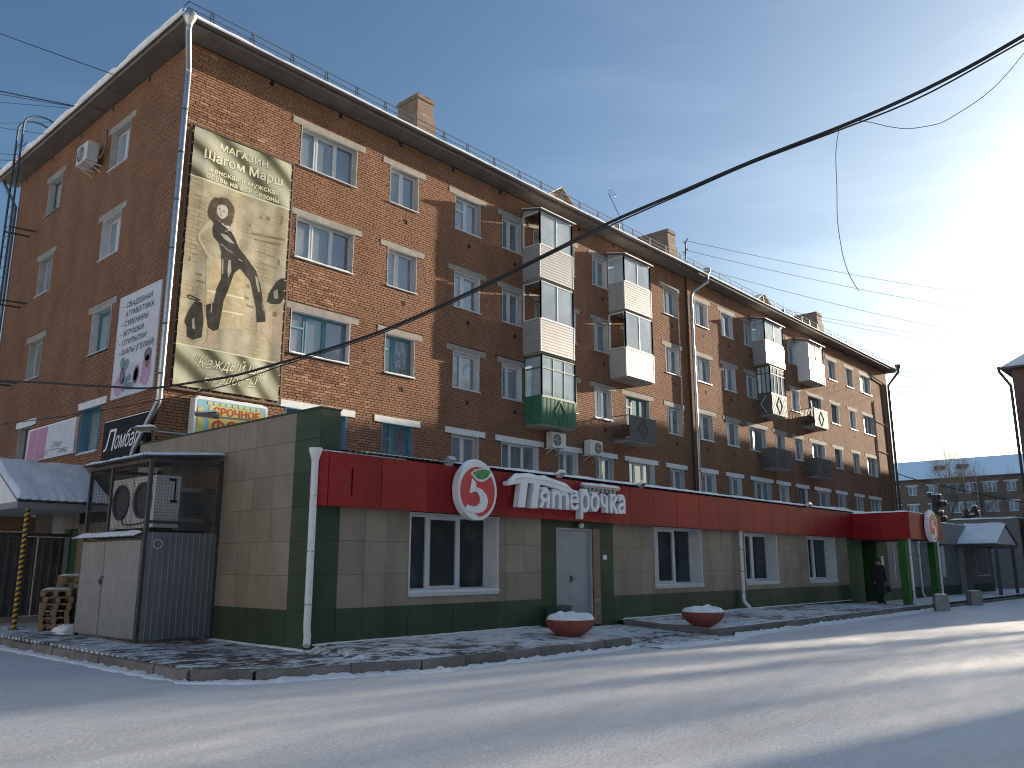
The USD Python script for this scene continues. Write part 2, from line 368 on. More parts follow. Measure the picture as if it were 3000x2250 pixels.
M['paver'] = usdkit.material(stage, '/World/Looks/paver', {
    'g': ('geometry', {}), 'oi': ('object_info', {}), 'ad': ('math', {'math_type': 'add'}), 'fr': ('math', {'math_type': 'fraction'}),
    'r': ('rgb_ramp', {'ramp': [(0, (0.085, 0.07, 0.062)), (0.6, (0.12, 0.10, 0.088)), (1, (0.15, 0.115, 0.10))]}),
    'n': ('noise_texture', {'scale': 3.3, 'detail': 6.0, 'roughness': 0.68, 'distortion': 0.5}),
    'mp': ('mapping', {'mapping_type': 'point', 'scale': (0.8, 1.3, 1.0)}),
    'n3': ('noise_texture', {'scale': 0.35, 'detail': 2.0}),
    'mm': ('math', {'math_type': 'multiply_add', 'value2': 0.55, 'value3': -0.02}),
    'mr': ('math', {'math_type': 'multiply_add', 'value2': 0.14, 'value3': -0.07}),
    'sub': ('math', {'math_type': 'add'}), 'sub2': ('math', {'math_type': 'add'}),
    'sr': ('rgb_ramp', {'ramp': [(0.675, (0, 0, 0)), (0.77, (0.75, 0.75, 0.75)), (0.88, (1, 1, 1))]}),
    'mx': ('mix_color', {'blend_type': 'mix', 'b': (0.74, 0.75, 0.77)}),
    'fn': ('noise_texture', {'scale': 60.0, 'detail': 3.0}), 'bp': ('bump', {'strength': 0.5, 'distance': 0.008}),
    'p': ('principled_bsdf', {'roughness': 0.85, 'specular_ior_level': 0.3}),
}, [('g.random_per_island', 'ad.value1'), ('oi.random', 'ad.value2'), ('ad.value', 'fr.value1'), ('fr.value', 'r.fac'),
    ('g.position', 'mp.vector'), ('mp.vector', 'n.vector'), ('g.position', 'n3.vector'), ('n3.fac', 'mm.value1'), ('fr.value', 'mr.value1'),
    ('n.fac', 'sub.value1'), ('mr.value', 'sub.value2'), ('sub.value', 'sub2.value1'), ('mm.value', 'sub2.value2'),
    ('sub2.value', 'sr.fac'), ('sr.color', 'mx.fac'), ('r.color', 'mx.a'), ('mx.result', 'p.base_color'),
    ('g.position', 'fn.vector'), ('fn.fac', 'bp.height'), ('bp.normal', 'p.normal')], surface='p.BSDF')
# packed snow of the street: worn by wheels into long streaks, with grit in it
M['road_snow'] = usdkit.material(stage, '/World/Looks/road_snow', {
    'g': ('geometry', {}),
    'mp': ('mapping', {'mapping_type': 'point', 'scale': (0.25, 1.6, 1.0), 'rotation': (0, 0, 0.12)}),
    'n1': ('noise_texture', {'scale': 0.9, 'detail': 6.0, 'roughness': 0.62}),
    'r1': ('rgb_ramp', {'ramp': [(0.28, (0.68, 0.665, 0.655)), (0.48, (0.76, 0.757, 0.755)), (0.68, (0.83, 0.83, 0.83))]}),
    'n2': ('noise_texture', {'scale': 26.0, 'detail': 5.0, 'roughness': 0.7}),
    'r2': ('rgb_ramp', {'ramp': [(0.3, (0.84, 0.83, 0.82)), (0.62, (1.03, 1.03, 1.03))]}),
    'm': ('mix_color', {'blend_type': 'multiply', 'fac': 1.0, 'use_clamp': False}),
    'v': ('voronoi_texture', {'scale': 3.2, 'randomness': 1.0}), 'vr': ('rgb_ramp', {'ramp': [(0.0, (0.22, 0.2, 0.18)), (0.03, (0.22, 0.2, 0.18)), (0.05, (1, 1, 1))]}),
    'm2': ('mix_color', {'blend_type': 'multiply', 'fac': 1.0, 'use_clamp': False}),
    'n3': ('noise_texture', {'scale': 9.0, 'detail': 8.0, 'roughness': 0.75}),
    'b1': ('bump', {'strength': 0.36, 'distance': 0.05}), 'b2': ('bump', {'strength': 0.6, 'distance': 0.02}),
    'p': ('principled_bsdf', {'roughness': 0.6, 'specular_ior_level': 0.35}),
}, [('g.position', 'mp.vector'), ('mp.vector', 'n1.vector'), ('n1.fac', 'r1.fac'), ('g.position', 'n2.vector'), ('n2.fac', 'r2.fac'),
    ('r1.color', 'm.a'), ('r2.color', 'm.b'), ('g.position', 'v.vector'), ('v.distance', 'vr.fac'), ('m.result', 'm2.a'), ('vr.color', 'm2.b'), ('m2.result', 'p.base_color'),
    ('mp.vector', 'n3.vector'), ('n3.fac', 'b1.height'), ('n2.fac', 'b2.height'), ('b1.normal', 'b2.normal'), ('b2.normal', 'p.normal')], surface='p.BSDF')
# printed cloth of the big banner: photograph of an old wall (print), and draped satin bands
M['print_wall'] = usdkit.material(stage, '/World/Looks/print_wall', {
    'g': ('geometry', {}), 'mp': ('mapping', {'mapping_type': 'point', 'rotation': (1.5708, 0, 0)}),
    'bk': ('brick_texture', {'color1': (0.32, 0.27, 0.165), 'color2': (0.37, 0.32, 0.21), 'mortar': (0.17, 0.13, 0.075), 'scale': 1.0, 'mortar_size': 0.008, 'mortar_smooth': 0.3, 'brick_width': 0.28, 'row_height': 0.11}),
    'n': ('noise_texture', {'scale': 1.4, 'detail': 5.0, 'roughness': 0.6}),
    'r': ('rgb_ramp', {'ramp': [(0.36, (0, 0, 0)), (0.56, (1, 1, 1))]}),
    'pl': ('rgb_ramp', {'ramp': [(0.32, (0.19, 0.14, 0.075)), (0.45, (0.31, 0.26, 0.165)), (0.56, (0.37, 0.33, 0.23)), (0.7, (0.43, 0.395, 0.285))]}),
    'mx': ('mix_color', {'blend_type': 'mix'}),
    'w': ('wave_texture', {'wave_type': 'bands', 'bands_direction': 'x', 'scale': 0.55, 'distortion': 3.0, 'detail': 2.0, 'detail_scale': 0.8}),
    'b': ('bump', {'strength': 0.10, 'distance': 0.05}),
    'p': ('principled_bsdf', {'roughness': 0.6, 'specular_ior_level': 0.25}),
}, [('g.position', 'mp.vector'), ('mp.vector', 'bk.vector'), ('g.position', 'n.vector'), ('n.fac', 'r.fac'), ('n.fac', 'pl.fac'), ('r.color', 'mx.fac'), ('bk.color', 'mx.a'), ('pl.color', 'mx.b'), ('mx.result', 'p.base_color'),
    ('g.position', 'w.vector'), ('w.fac', 'b.height'), ('b.normal', 'p.normal')], surface='p.BSDF')
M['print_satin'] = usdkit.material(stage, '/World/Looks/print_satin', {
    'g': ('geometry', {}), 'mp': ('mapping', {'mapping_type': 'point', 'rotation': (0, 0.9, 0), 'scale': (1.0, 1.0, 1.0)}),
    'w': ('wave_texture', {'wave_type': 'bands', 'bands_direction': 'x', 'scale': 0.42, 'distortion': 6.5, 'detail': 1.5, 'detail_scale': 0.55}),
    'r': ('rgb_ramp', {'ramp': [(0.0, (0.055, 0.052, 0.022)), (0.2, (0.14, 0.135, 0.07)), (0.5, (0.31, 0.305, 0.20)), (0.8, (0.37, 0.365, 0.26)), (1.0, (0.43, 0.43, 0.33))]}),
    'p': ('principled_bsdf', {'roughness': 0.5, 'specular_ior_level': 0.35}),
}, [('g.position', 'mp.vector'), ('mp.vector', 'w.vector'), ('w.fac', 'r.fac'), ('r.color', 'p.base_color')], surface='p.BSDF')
mat('far_pane', (0.16, 0.17, 0.18), (0.30, 0.31, 0.32), 0.6, 0.15)
for nm, c1, c2 in (('ink_black', (0.022, 0.02, 0.018), (0.05, 0.045, 0.038)), ('ink_hair', (0.06, 0.042, 0.03), (0.10, 0.075, 0.05)), ('ink_skin', (0.42, 0.36, 0.25), (0.47, 0.41, 0.30)),
                   ('ink_face', (0.42, 0.38, 0.34), (0.47, 0.43, 0.38)), ('ink_shine', (0.25, 0.23, 0.20), (0.36, 0.33, 0.29)), ('ink_barrel', (0.38, 0.30, 0.17), (0.50, 0.42, 0.27)), ('ink_pink', (0.40, 0.30, 0.21), (0.47, 0.38, 0.29)),
                   ('ink_cream', (0.62, 0.60, 0.42), (0.66, 0.64, 0.46)), ('ink_brown', (0.20, 0.15, 0.08), (0.24, 0.18, 0.10)), ('ink_outline', (0.075, 0.07, 0.03), None), ('ink_navy', (0.06, 0.075, 0.12), None),
                   ('ink_teal', (0.16, 0.23, 0.26), (0.22, 0.30, 0.33)), ('ink_slate', (0.14, 0.13, 0.18), (0.2, 0.18, 0.24)), ('ink_mauve', (0.42, 0.26, 0.38), (0.50, 0.34, 0.46)), ('ink_lilac', (0.46, 0.46, 0.54), (0.56, 0.56, 0.62)),
                   ('board_white', (0.52, 0.54, 0.58), (0.60, 0.62, 0.66)), ('board_pink', (0.44, 0.22, 0.33), (0.48, 0.26, 0.37)), ('ink_yellow', (0.62, 0.50, 0.12), (0.68, 0.56, 0.17)), ('ink_sky', (0.22, 0.44, 0.52), (0.28, 0.50, 0.58)), ('ink_white', (0.66, 0.66, 0.66), None)):
    mat(nm, c1, c2, 5, 0.75, spec=0.12)

# ------------------------------------------------------------------ the ground
def gz(x, y):
    """Height of the pavement: a little higher at the shop wall than at the kerb."""
    return np.where(x < -0.3, 0.15 + 0.05 * np.clip((y + 8) / 6, 0, 1), 0.14 + 0.135 * np.clip((y + 9.4) / 2.3, 0, 1))

us = np.r_[np.linspace(-400, -40, 10), np.linspace(-30, -9, 44), np.arange(-8.8, 13, 0.11), np.linspace(13.2, 70, 120), np.linspace(80, 500, 14)]
vs = np.r_[np.linspace(-400, -50, 8), np.linspace(-40, -19.5, 40), np.arange(-19.4, -8.4, 0.07), np.linspace(-8.2, 14, 50), np.linspace(20, 400, 12)]
def groundfn(U, V):
    p = np.stack([U * 0.5, V * 1.4, np.zeros_like(U)], -1)
    near = np.exp(-((U - 3) / 40) ** 2 - ((V + 14) / 20) ** 2)
    Z = -0.014 + near * (0.05 * (meshkit.fbm(p, 4, 3) - 0.5) + 0.030 * (meshkit.fbm(np.stack([U * 1.1 + V * 0.3, V * 4.2, np.zeros_like(U)], -1), 4, 5) - 0.5))
    return np.stack([U, V, Z], -1)
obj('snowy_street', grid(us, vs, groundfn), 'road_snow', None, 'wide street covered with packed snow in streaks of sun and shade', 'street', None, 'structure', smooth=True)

# pavement: base slab, pavers, kerb stones
KERB1 = [(-2.78, 12.0), (-2.78, -7.9), (-2.2, -8.55), (-0.9, -9.0), (0.1, -9.4), (5.6, -9.5)]
def pave_base():
    a = grid(np.linspace(-2.72, 5.65, 40), np.linspace(-9.45, 4.0, 50), lambda U, V: np.stack([U, V, gz(U, V) - 0.012], -1))
    keep = []
    poly = Polygon(KERB1 + [(5.65, 4), (-2.72, 12)])
    c = a[0][a[1]].mean(1)
    k = [poly.contains(Point(q[0], q[1])) for q in c]
    return a[0], a[1][np.array(k)]
walk = obj('pavement', pave_base(), 'snow', None, 'block paved pavement with patchy snow round the corner of the shop', 'pavement', None, 'structure')
ramp_poly = [(5.6, -9.9), (8.75, -10.4), (8.75, -7.12), (5.6, -7.12)]
def rz(x, y): return 0.015 + 0.15 * np.clip((y + 10.0) / 2.9, 0, 1)
obj('ramp_bed', grid(np.linspace(5.66, 8.72, 12), np.linspace(-10.1, -7.1, 12), lambda U, V: np.stack([U, V, rz(U, V) - 0.012], -1)), 'snow', walk)
obj('walk_bed', grid(np.linspace(8.78, 60, 60), np.linspace(-9.5, -7.0, 12), lambda U, V: np.stack([U, V, gz2(U, V) - 0.012], -1)) if False else grid(np.linspace(8.78, 60, 60), np.linspace(-9.52, -6.9, 12), lambda U, V: np.stack([U, V, 0.15 + 0.13 * np.clip((V + 9.5) / 2.4, 0, 1) - 0.14 * np.clip((U - 18) / 8, 0, 1) * np.clip((V + 9.5) / 2.4, 0, 1) - 0.012], -1)), 'snow', walk)
def gz2(x, y): return 0.15 + 0.13 * np.clip((y + 9.5) / 2.4, 0, 1) - 0.14 * np.clip((x - 18) / 8, 0, 1) * np.clip((y + 9.5) / 2.4, 0, 1)

pav = []
PL, PW = 0.2, 0.1
def paver_rows(x0, x1, y0, y1, zf, inside, ang=0.0):
    for j in range(int((y1 - y0) / PW)):
        y = y0 + j * PW
        xs = np.arange(x0 + (j % 2) * PL / 2, x1 - PL * 0.5, PL)
        for x in xs:
            cx, cy = x + PL / 2, y + PW / 2
            if not inside(cx, cy): continue
            h = rng.normal(0, 0.0022)
            g = 0.004
            q = [(x + g, y + g), (x + PL - g, y + g), (x + PL - g, y + PW - g), (x + g, y + PW - g)]
            pav.append(hexa([(a, b, float(zf(a, b)) - 0.05) for a, b in q] + [(a, b, float(zf(a, b)) + h) for a, b in q]))
kp = Polygon(KERB1 + [(5.6, -7.14), (-0.32, -7.14), (-0.32, 4), (-2.78, 4)]).buffer(-0.07)
from shapely.prepared import prep
kpp = prep(kp)
paver_rows(-2.8, 5.62, -9.5, 3.9, gz, lambda a, b: kpp.contains(Point(a, b)) and not (a > -1.75 and a < -0.3 and -3.8 < b < -1.1))
rp = prep(Polygon(ramp_poly))
paver_rows(5.64, 8.75, -10.2, -7.14, rz, lambda a, b: rp.contains(Point(a, b)) and b > -10.15)
paver_rows(8.85, 24.5, -9.42, -7.14, gz2, lambda a, b: True)
size = np.array([1 / (np.linalg.norm(m[0].mean(0) - CAM) ** 2) for m in pav])
order = np.argsort(-size)
for i in order[:300]: obj('paver', pav[i], 'paver', walk)
obj('pavers', join(*[pav[i] for i in order[300:]]), 'paver', walk, 'mass of small paving blocks', kind='stuff')

def kerb_run(pts, zf, L=1.0, w=0.15):
    for (a, b) in zip(pts[:-1], pts[1:]):
        a, b = np.array(a, float), np.array(b, float)
        n = max(1, round(np.linalg.norm(b - a) / L)); d = (b - a) / n
        u = d / np.linalg.norm(d); s = np.array([-u[1], u[0]])
        for i in range(n):
            p, q = a + d * i + u * 0.008, a + d * (i + 1) - u * 0.008
            t = rng.normal(0, 0.006); o = s * rng.normal(0, 0.008)
            e = 0.02
            z1, z2 = float(zf(*p)) + t, float(zf(*q)) + t + rng.normal(0, 0.005)
            V = []
            for r_, z_ in ((p, z1), (q, z2)):
                prof = [(-w / 2, -0.1), (w / 2, -0.1), (w / 2, z_ + 0.012), (-w / 2 + e, z_ + 0.012), (-w / 2, z_ + 0.012 - e)]
                V += [(*(r_ + o + s * -c if False else r_ + o - s * c), z) for c, z in [(-k, zz) for k, zz in prof]]
            V = np.array(V); F = []
            for k in range(5):
                k2 = (k + 1) % 5
                F += [[k, k2, 5 + k2], [k, 5 + k2, 5 + k]]
            F += [[0, 2, 1], [0, 3, 2], [0, 4, 3], [5, 6, 7], [5, 7, 8], [5, 8, 9]]
            obj('kerb_stone', (V, np.array(F)), 'kerb_stone', walk)
kerb_run([(-2.8, 4.0), (-2.8, -7.9), (-2.2, -8.55), (-0.9, -9.02), (0.1, -9.45), (5.65, -9.55)], lambda x, y: 0.135)
kerb_run([(8.78, -7.3), (8.78, -9.6)], lambda x, y: float(gz2(8.9, y)) , 1.0)
kerb_run([(8.78, -9.6), (9.6, -9.72), (25.2, -9.6)], lambda x, y: 0.14)
kerb_run([(26.5, -9.7), (40.0, -9.75)], lambda x, y: 0.08)
# ragged drift of snow lying against the kerb
def drift(pts, seed, wid=0.24, h=0.055):
    pts = np.array(pts, float); L = np.r_[0, np.cumsum(np.linalg.norm(np.diff(pts, axis=0), axis=1))]
    tt = np.arange(0, L[-1], 0.045); pts = np.stack([np.interp(tt, L, pts[:, 0]), np.interp(tt, L, pts[:, 1])], 1)
    t = np.gradient(pts, axis=0); t = np.stack([np.convolve(np.pad(t[:, k], 12, 'edge'), np.ones(25) / 25, 'valid') for k in (0, 1)], 1); t /= np.linalg.norm(t, axis=1, keepdims=True); s = np.stack([t[:, 1], -t[:, 0]], 1)
    n = len(pts); V = []
    q3 = np.stack([pts[:, 0], pts[:, 1], np.full(n, seed + 0.0)], 1)
    n1 = meshkit.fbm(q3 * 1.3, 3, seed); n2 = meshkit.fbm(q3 * 9.0, 4, seed + 1)
    hh = h * np.clip(0.25 + 1.3 * (n1 - 0.45) + 1.6 * (n2 - 0.45), 0.02, 1.3)
    o = wid * (0.45 + 0.7 * n1 + 0.9 * (n2 - 0.5))
    for c, zf in ((0.0, 1.0), (0.10, 0.95), (0.25, 0.7), (0.5, 0.4), (0.75, 0.18), (1.05, 0.0)):
        nz = meshkit.fbm(q3 * 7 + c * 5, 3, seed + 2)
        z = hh * zf * (0.7 + 0.6 * nz) - (0.03 if zf == 0 else 0.0)
        V.append(np.c_[pts + s * (o * c)[:, None], z])
    m = len(V); V = np.vstack(V); F = []
    for j in range(m - 1):
        for i in range(n - 1):
            a = j * n + i
            F += [[a, a + 1, a + n + 1], [a, a + n + 1, a + n]]
    return V, np.array(F)[:, ::-1]
k1o = [(-2.885, 4.0), (-2.885, -7.95), (-2.25, -8.65), (-0.93, -9.12), (0.08, -9.54), (5.65, -9.64)]
obj('snow_drift', drift([(x, y) for x, y in k1o], 11), 'snow', None, 'ragged ridge of snow along the kerb stones', 'snow', None, 'stuff', smooth=True)
obj('snow_drift', drift([(5.65, -10.1), (8.75, -10.25), (9.6, -9.83), (25.2, -9.7)], 12, 0.35, 0.06), 'snow', None, 'snow bank along the kerb of the far pavement by the entrance', 'snow', None, 'stuff', smooth=True)
obj('snow_drift', join(snowcap(-0.30, 5.7, -7.21, -7.125, 0.262, 0.028, 21, 0.05, 0.03), snowcap(8.9, 24, -7.21, -7.125, 0.272, 0.028, 22, 0.06, 0.03), snowcap(-0.42, -0.29, -7.1, -3.9, 0.155, 0.05, 23, 0.1, 0.05)), 'snow', None, 'thin line of snow swept against the foot of the shop wall', 'snow', None, 'stuff', smooth=True)

# ------------------------------------------------------------------ the apartment building
bld = thing('apartment_building', 'long five storey brick apartment block with hipped snowy roof behind the red shop front', 'building')
ZT = 14.2
LEN, WID, STEP, XS = 52.85, 12.55, -0.13, 25.15
wins_f = []                                                          # (u0, u1, floor, kind)
def addw(cols, floors):
    for (a, b, k) in cols:
        for f in floors: wins_f.append((a, b, f, k))
addw([(3.515, 5.55, 'p3'), (6.87, 8.09, 'p2')], (5, 4)); addw([(3.515, 5.55, 'b3'), (6.87, 8.09, 'b2')], (3, 2))
addw([(9.78, 11.04, 'p2')], (5, 4, 3, 2)); addw([(12.18, 13.24, 'p2'), (15.4, 16.5, 'p2')], (5, 4, 3))
addw([(13.95, 15.1, 'p2')], (5, 4, 3)); addw([(12.16, 14.15, 'p3'), (15.33, 16.5, 'p2')], (2,))
addw([(17.7, 18.72, 'p2')], (5, 4)); addw([(17.66, 18.85, 'p2')], (3, 2)); addw([(19.85, 21.69, 'p3')], (5, 4)); addw([(19.85, 21.69, 'g3')], (3,)); addw([(19.97, 21.9, 'p3')], (2,))
addw([(23.17, 24.36, 'p2')], (5, 4, 3, 2)); addw([(25.75, 27.03, 'p2'), (28.36, 29.62, 'p2')], (5, 4, 3, 2))
addw([(30.85, 31.75, 'p2')], (5,)); addw([(30.8, 31.95, 'p2')], (4,)); addw([(30.8, 32.7, 'p2')], (3,)); addw([(30.93, 32.95, 'p3')], (2,))
addw([(33.9, 35.1, 'p2')], (5, 4, 3, 2)); addw([(36.25, 37.4, 'p2')], (5, 4, 3)); addw([(36.33, 37.55, 'd2')], (2,)); addw([(38.6, 40.6, 'p3')], (5, 3)); addw([(38.6, 40.6, 'd2')], (4,)); addw([(38.92, 40.7, 'p2')], (2,))
addw([(42.05, 43.3, 'p2')], (5, 2)); addw([(42.05, 43.3, 'd2')], (4, 3)); addw([(45.05, 46.2, 'p2')], (5, 4, 3, 2)); addw([(47.55, 49.5, 'p3')], (5, 4, 3, 2))
wins_g = [(3.33, 4.6, 5, 'p2'), (3.33, 4.6, 4, 'p2'), (3.33, 4.6, 3, 'b2'), (3.33, 4.6, 2, 'b2'), (8.38, 9.53, 5, 'd1'), (8.38, 9.53, 4, 'p1'), (8.38, 9.53, 3, 'p1'), (8.38, 9.53, 2, 'd1')]
def ztop(f): return ZT - 2.8 * (5 - f)
HW = 1.26

def rect_cells(u0, u1, z0, z1, holes):
    us = sorted({u0, u1, *[min(max(h[0], u0), u1) for h in holes], *[min(max(h[1], u0), u1) for h in holes]})
    zs = sorted({z0, z1, *[min(max(h[2], z0), z1) for h in holes], *[min(max(h[3], z0), z1) for h in holes]})
    out = []
    for a, b in zip(us[:-1], us[1:]):
        run = None
        for c, d in zip(zs[:-1], zs[1:]):
            m, n = (a + b) / 2, (c + d) / 2
            if any(h[0] < m < h[1] and h[2] < n < h[3] for h in holes):
                if run: out.append((a, b, *run)); run = None
            else: run = (run[0], d) if run else (c, d)
        if run: out.append((a, b, *run))
    return out

def holes_of(ws): return [(a, b, ztop(f) - HW, ztop(f)) for a, b, f, k in ws]
hf1 = holes_of([w for w in wins_f if w[1] < XS]); hf2 = holes_of([w for w in wins_f if w[0] > XS]); hg = holes_of(wins_g)
GF, GF2, GG = ('F', 0.0), ('F', STEP), ('G', 0.0)
MD = 0.011
def wallquads(pl, cells):
    ms = []
    for a, b, c, d in cells:
        p = [P3(pl, a, -MD, c), P3(pl, b, -MD, c), P3(pl, b, -MD, d), P3(pl, a, -MD, d)]
        ms.append((np.array(p), np.array([[0, 1, 2], [0, 2, 3]] if pl[0] == 'F' else [[0, 2, 1], [0, 3, 2]])))
    return join(*ms)
Z0, Z1 = 0.0, 15.2
wall = obj('wall', join(wallquads(GF, rect_cells(0.011, XS, Z0, Z1, hf1)), wallquads(GF2, rect_cells(XS, LEN, Z0, Z1, hf2)), wallquads(GG, rect_cells(0.011, WID, Z0, Z1, hg)),
                        box(XS - 0.001, XS + 0.02, STEP + MD, 0.3, Z0, Z1), box(0.0, LEN, WID - 0.02, WID, Z0, Z1), box(LEN - 0.02, LEN, STEP + MD, WID, Z0, Z1)), 'mortar', bld)

LINT = 0.2
vents_f, vents_g = [], []
for a, b, f, k in wins_f:
    if k in ('p2', 'b2') and f > 2 and (b - a) < 1.4: vents_f.append((a + 0.62, a + 0.76, ztop(f) - HW - 0.52, ztop(f) - HW - 0.38))
for i in range(22): vents_f.append((2.4 + i * 2.4, 2.52 + i * 2.4, 15.0, 15.16))
for i in range(5): vents_g.append((2.3 + i * 2.4, 2.42 + i * 2.4, 15.0, 15.16))
def lint(h): return (h[0] - 0.3, h[1] + 0.3, h[3], h[3] + LINT)

def bricks(pl, u0, u1, z0, z1, blocks, seed, corner=None):
    r = np.random.default_rng(seed)
    out = []
    H, G, L, W = 0.058, 0.019, 0.243, 0.112
    rows = int((z1 - z0) / (H + G))
    for j in range(rows):
        za = z0 + j * (H + G) + G; zb = za + H; zm = (za + zb) / 2
        bl = sorted((b[0], b[1]) for b in blocks if b[2] - 0.01 < zm < b[3] + 0.01)
        iv, s = [], u0
        for a, b in bl:
            if a > s: iv.append((s, a))
            s = max(s, b)
        if s < u1: iv.append((s, u1))
        header = j % 5 == 3
        bw = (W if header else L)
        ph = (0.07 if header else 0.0) + (0.13 if j % 2 else 0.0) + r.uniform(-0.02, 0.02)
        for a, b in iv:
            k0 = math.floor((a - u0 - ph) / (bw + G)); x = u0 + ph + k0 * (bw + G)
            while x < b:
                p, q = max(x, a + 0.003), min(x + bw, b - 0.003)
                if q - p > 0.035:
                    pr = r.normal(0, 0.0022)
                    out.append((p + r.normal(0, .002), q + r.normal(0, .002), -0.025, pr, za + r.normal(0, .0018), zb + r.normal(0, .0018)))
                x += bw + G
    return np.array(out)

b1 = bricks(GF, 0.0, XS, 3.9, 15.2, hf1 + [lint(h) for h in hf1] + vents_f, 1)
b2 = bricks(GF2, XS, LEN, 3.9, 15.2, hf2 + [lint(h) for h in hf2] + vents_f, 2)
b3 = bricks(GG, 0.028, WID, 3.9, 15.2, hg + [lint(h) for h in hg] + vents_g, 3)
BFACE = np.array([[0, 1, 2], [0, 2, 3], [4, 0, 3], [4, 3, 7], [1, 5, 6], [1, 6, 2], [3, 2, 6], [3, 6, 7], [4, 5, 1], [4, 1, 0]])
def brick_verts(pl, B):
    u0, u1, w0, w1, z0, z1 = B.T
    def pt(u, w, z): return np.stack([u, pl[1] - w, z], 1) if pl[0] == 'F' else np.stack([pl[1] - w, u, z], 1)
    V = np.stack([pt(u0, w1, z0), pt(u1, w1, z0), pt(u1, w1, z1), pt(u0, w1, z1), pt(u0, w0, z0), pt(u1, w0, z0), pt(u1, w0, z1), pt(u0, w0, z1)], 1)
    return V, (BFACE if pl[0] == 'F' else BFACE[:, ::-1])
allb = []
for pl, B in ((GF, b1), (GF2, b2), (GG, b3)):
    V, Fc = brick_verts(pl, B)
    c = V.mean(1); d = c - CAM; r2 = (d ** 2).sum(1)
    nrm = np.abs(d[:, 1] if pl[0] == 'F' else d[:, 0]) / np.sqrt(r2)
    area = (B[:, 1] - B[:, 0]) * (B[:, 5] - B[:, 4]) * nrm / r2
    if pl is GF: hid = ((c[:, 0] < 3.3) & (c[:, 2] < 12.9)) | (c[:, 2] < 4.9)
    elif pl is GG: hid = ((c[:, 1] < 2.9) & (c[:, 2] < 8.7)) | (c[:, 2] < 4.6) | ((c[:, 1] > 4.6) & (c[:, 2] < 5.7))
    else: hid = np.ones(len(B), bool)
    area = np.where(hid, 0, area)
    allb.append((V, Fc, area))
flat = sorted(((a, i, k) for i, (V, F_, A) in enumerate(allb) for k, a in enumerate(A)), reverse=True)[:300]
picked = [set(), set(), set()]
for a, i, k in flat:
    picked[i].add(k)
    obj('brick', (allb[i][0][k], allb[i][1]), 'brick', bld)
rest = []
for i, (V, Fc, A) in enumerate(allb):
    keep = np.array([k for k in range(len(V)) if k not in picked[i]])
    v = V[keep].reshape(-1, 3); n = len(keep)
    rest.append((v, (Fc[None] + 8 * np.arange(n)[:, None, None]).reshape(-1, 3)))
obj('bricks', join(*rest), 'brick', bld, 'all the smaller bricks of the walls', kind='stuff')
obj('vent_hole', join(*[pbox(GF if v[1] < XS else GF2, v[0], v[1], -MD - 0.01, -MD + 0.003, v[2], v[3]) for v in vents_f], *[pbox(GG, v[0], v[1], -MD - 0.01, -MD + 0.003, v[2], v[3]) for v in vents_g]), 'dark_void', bld, 'small dark vent openings left in the brickwork', kind='stuff')

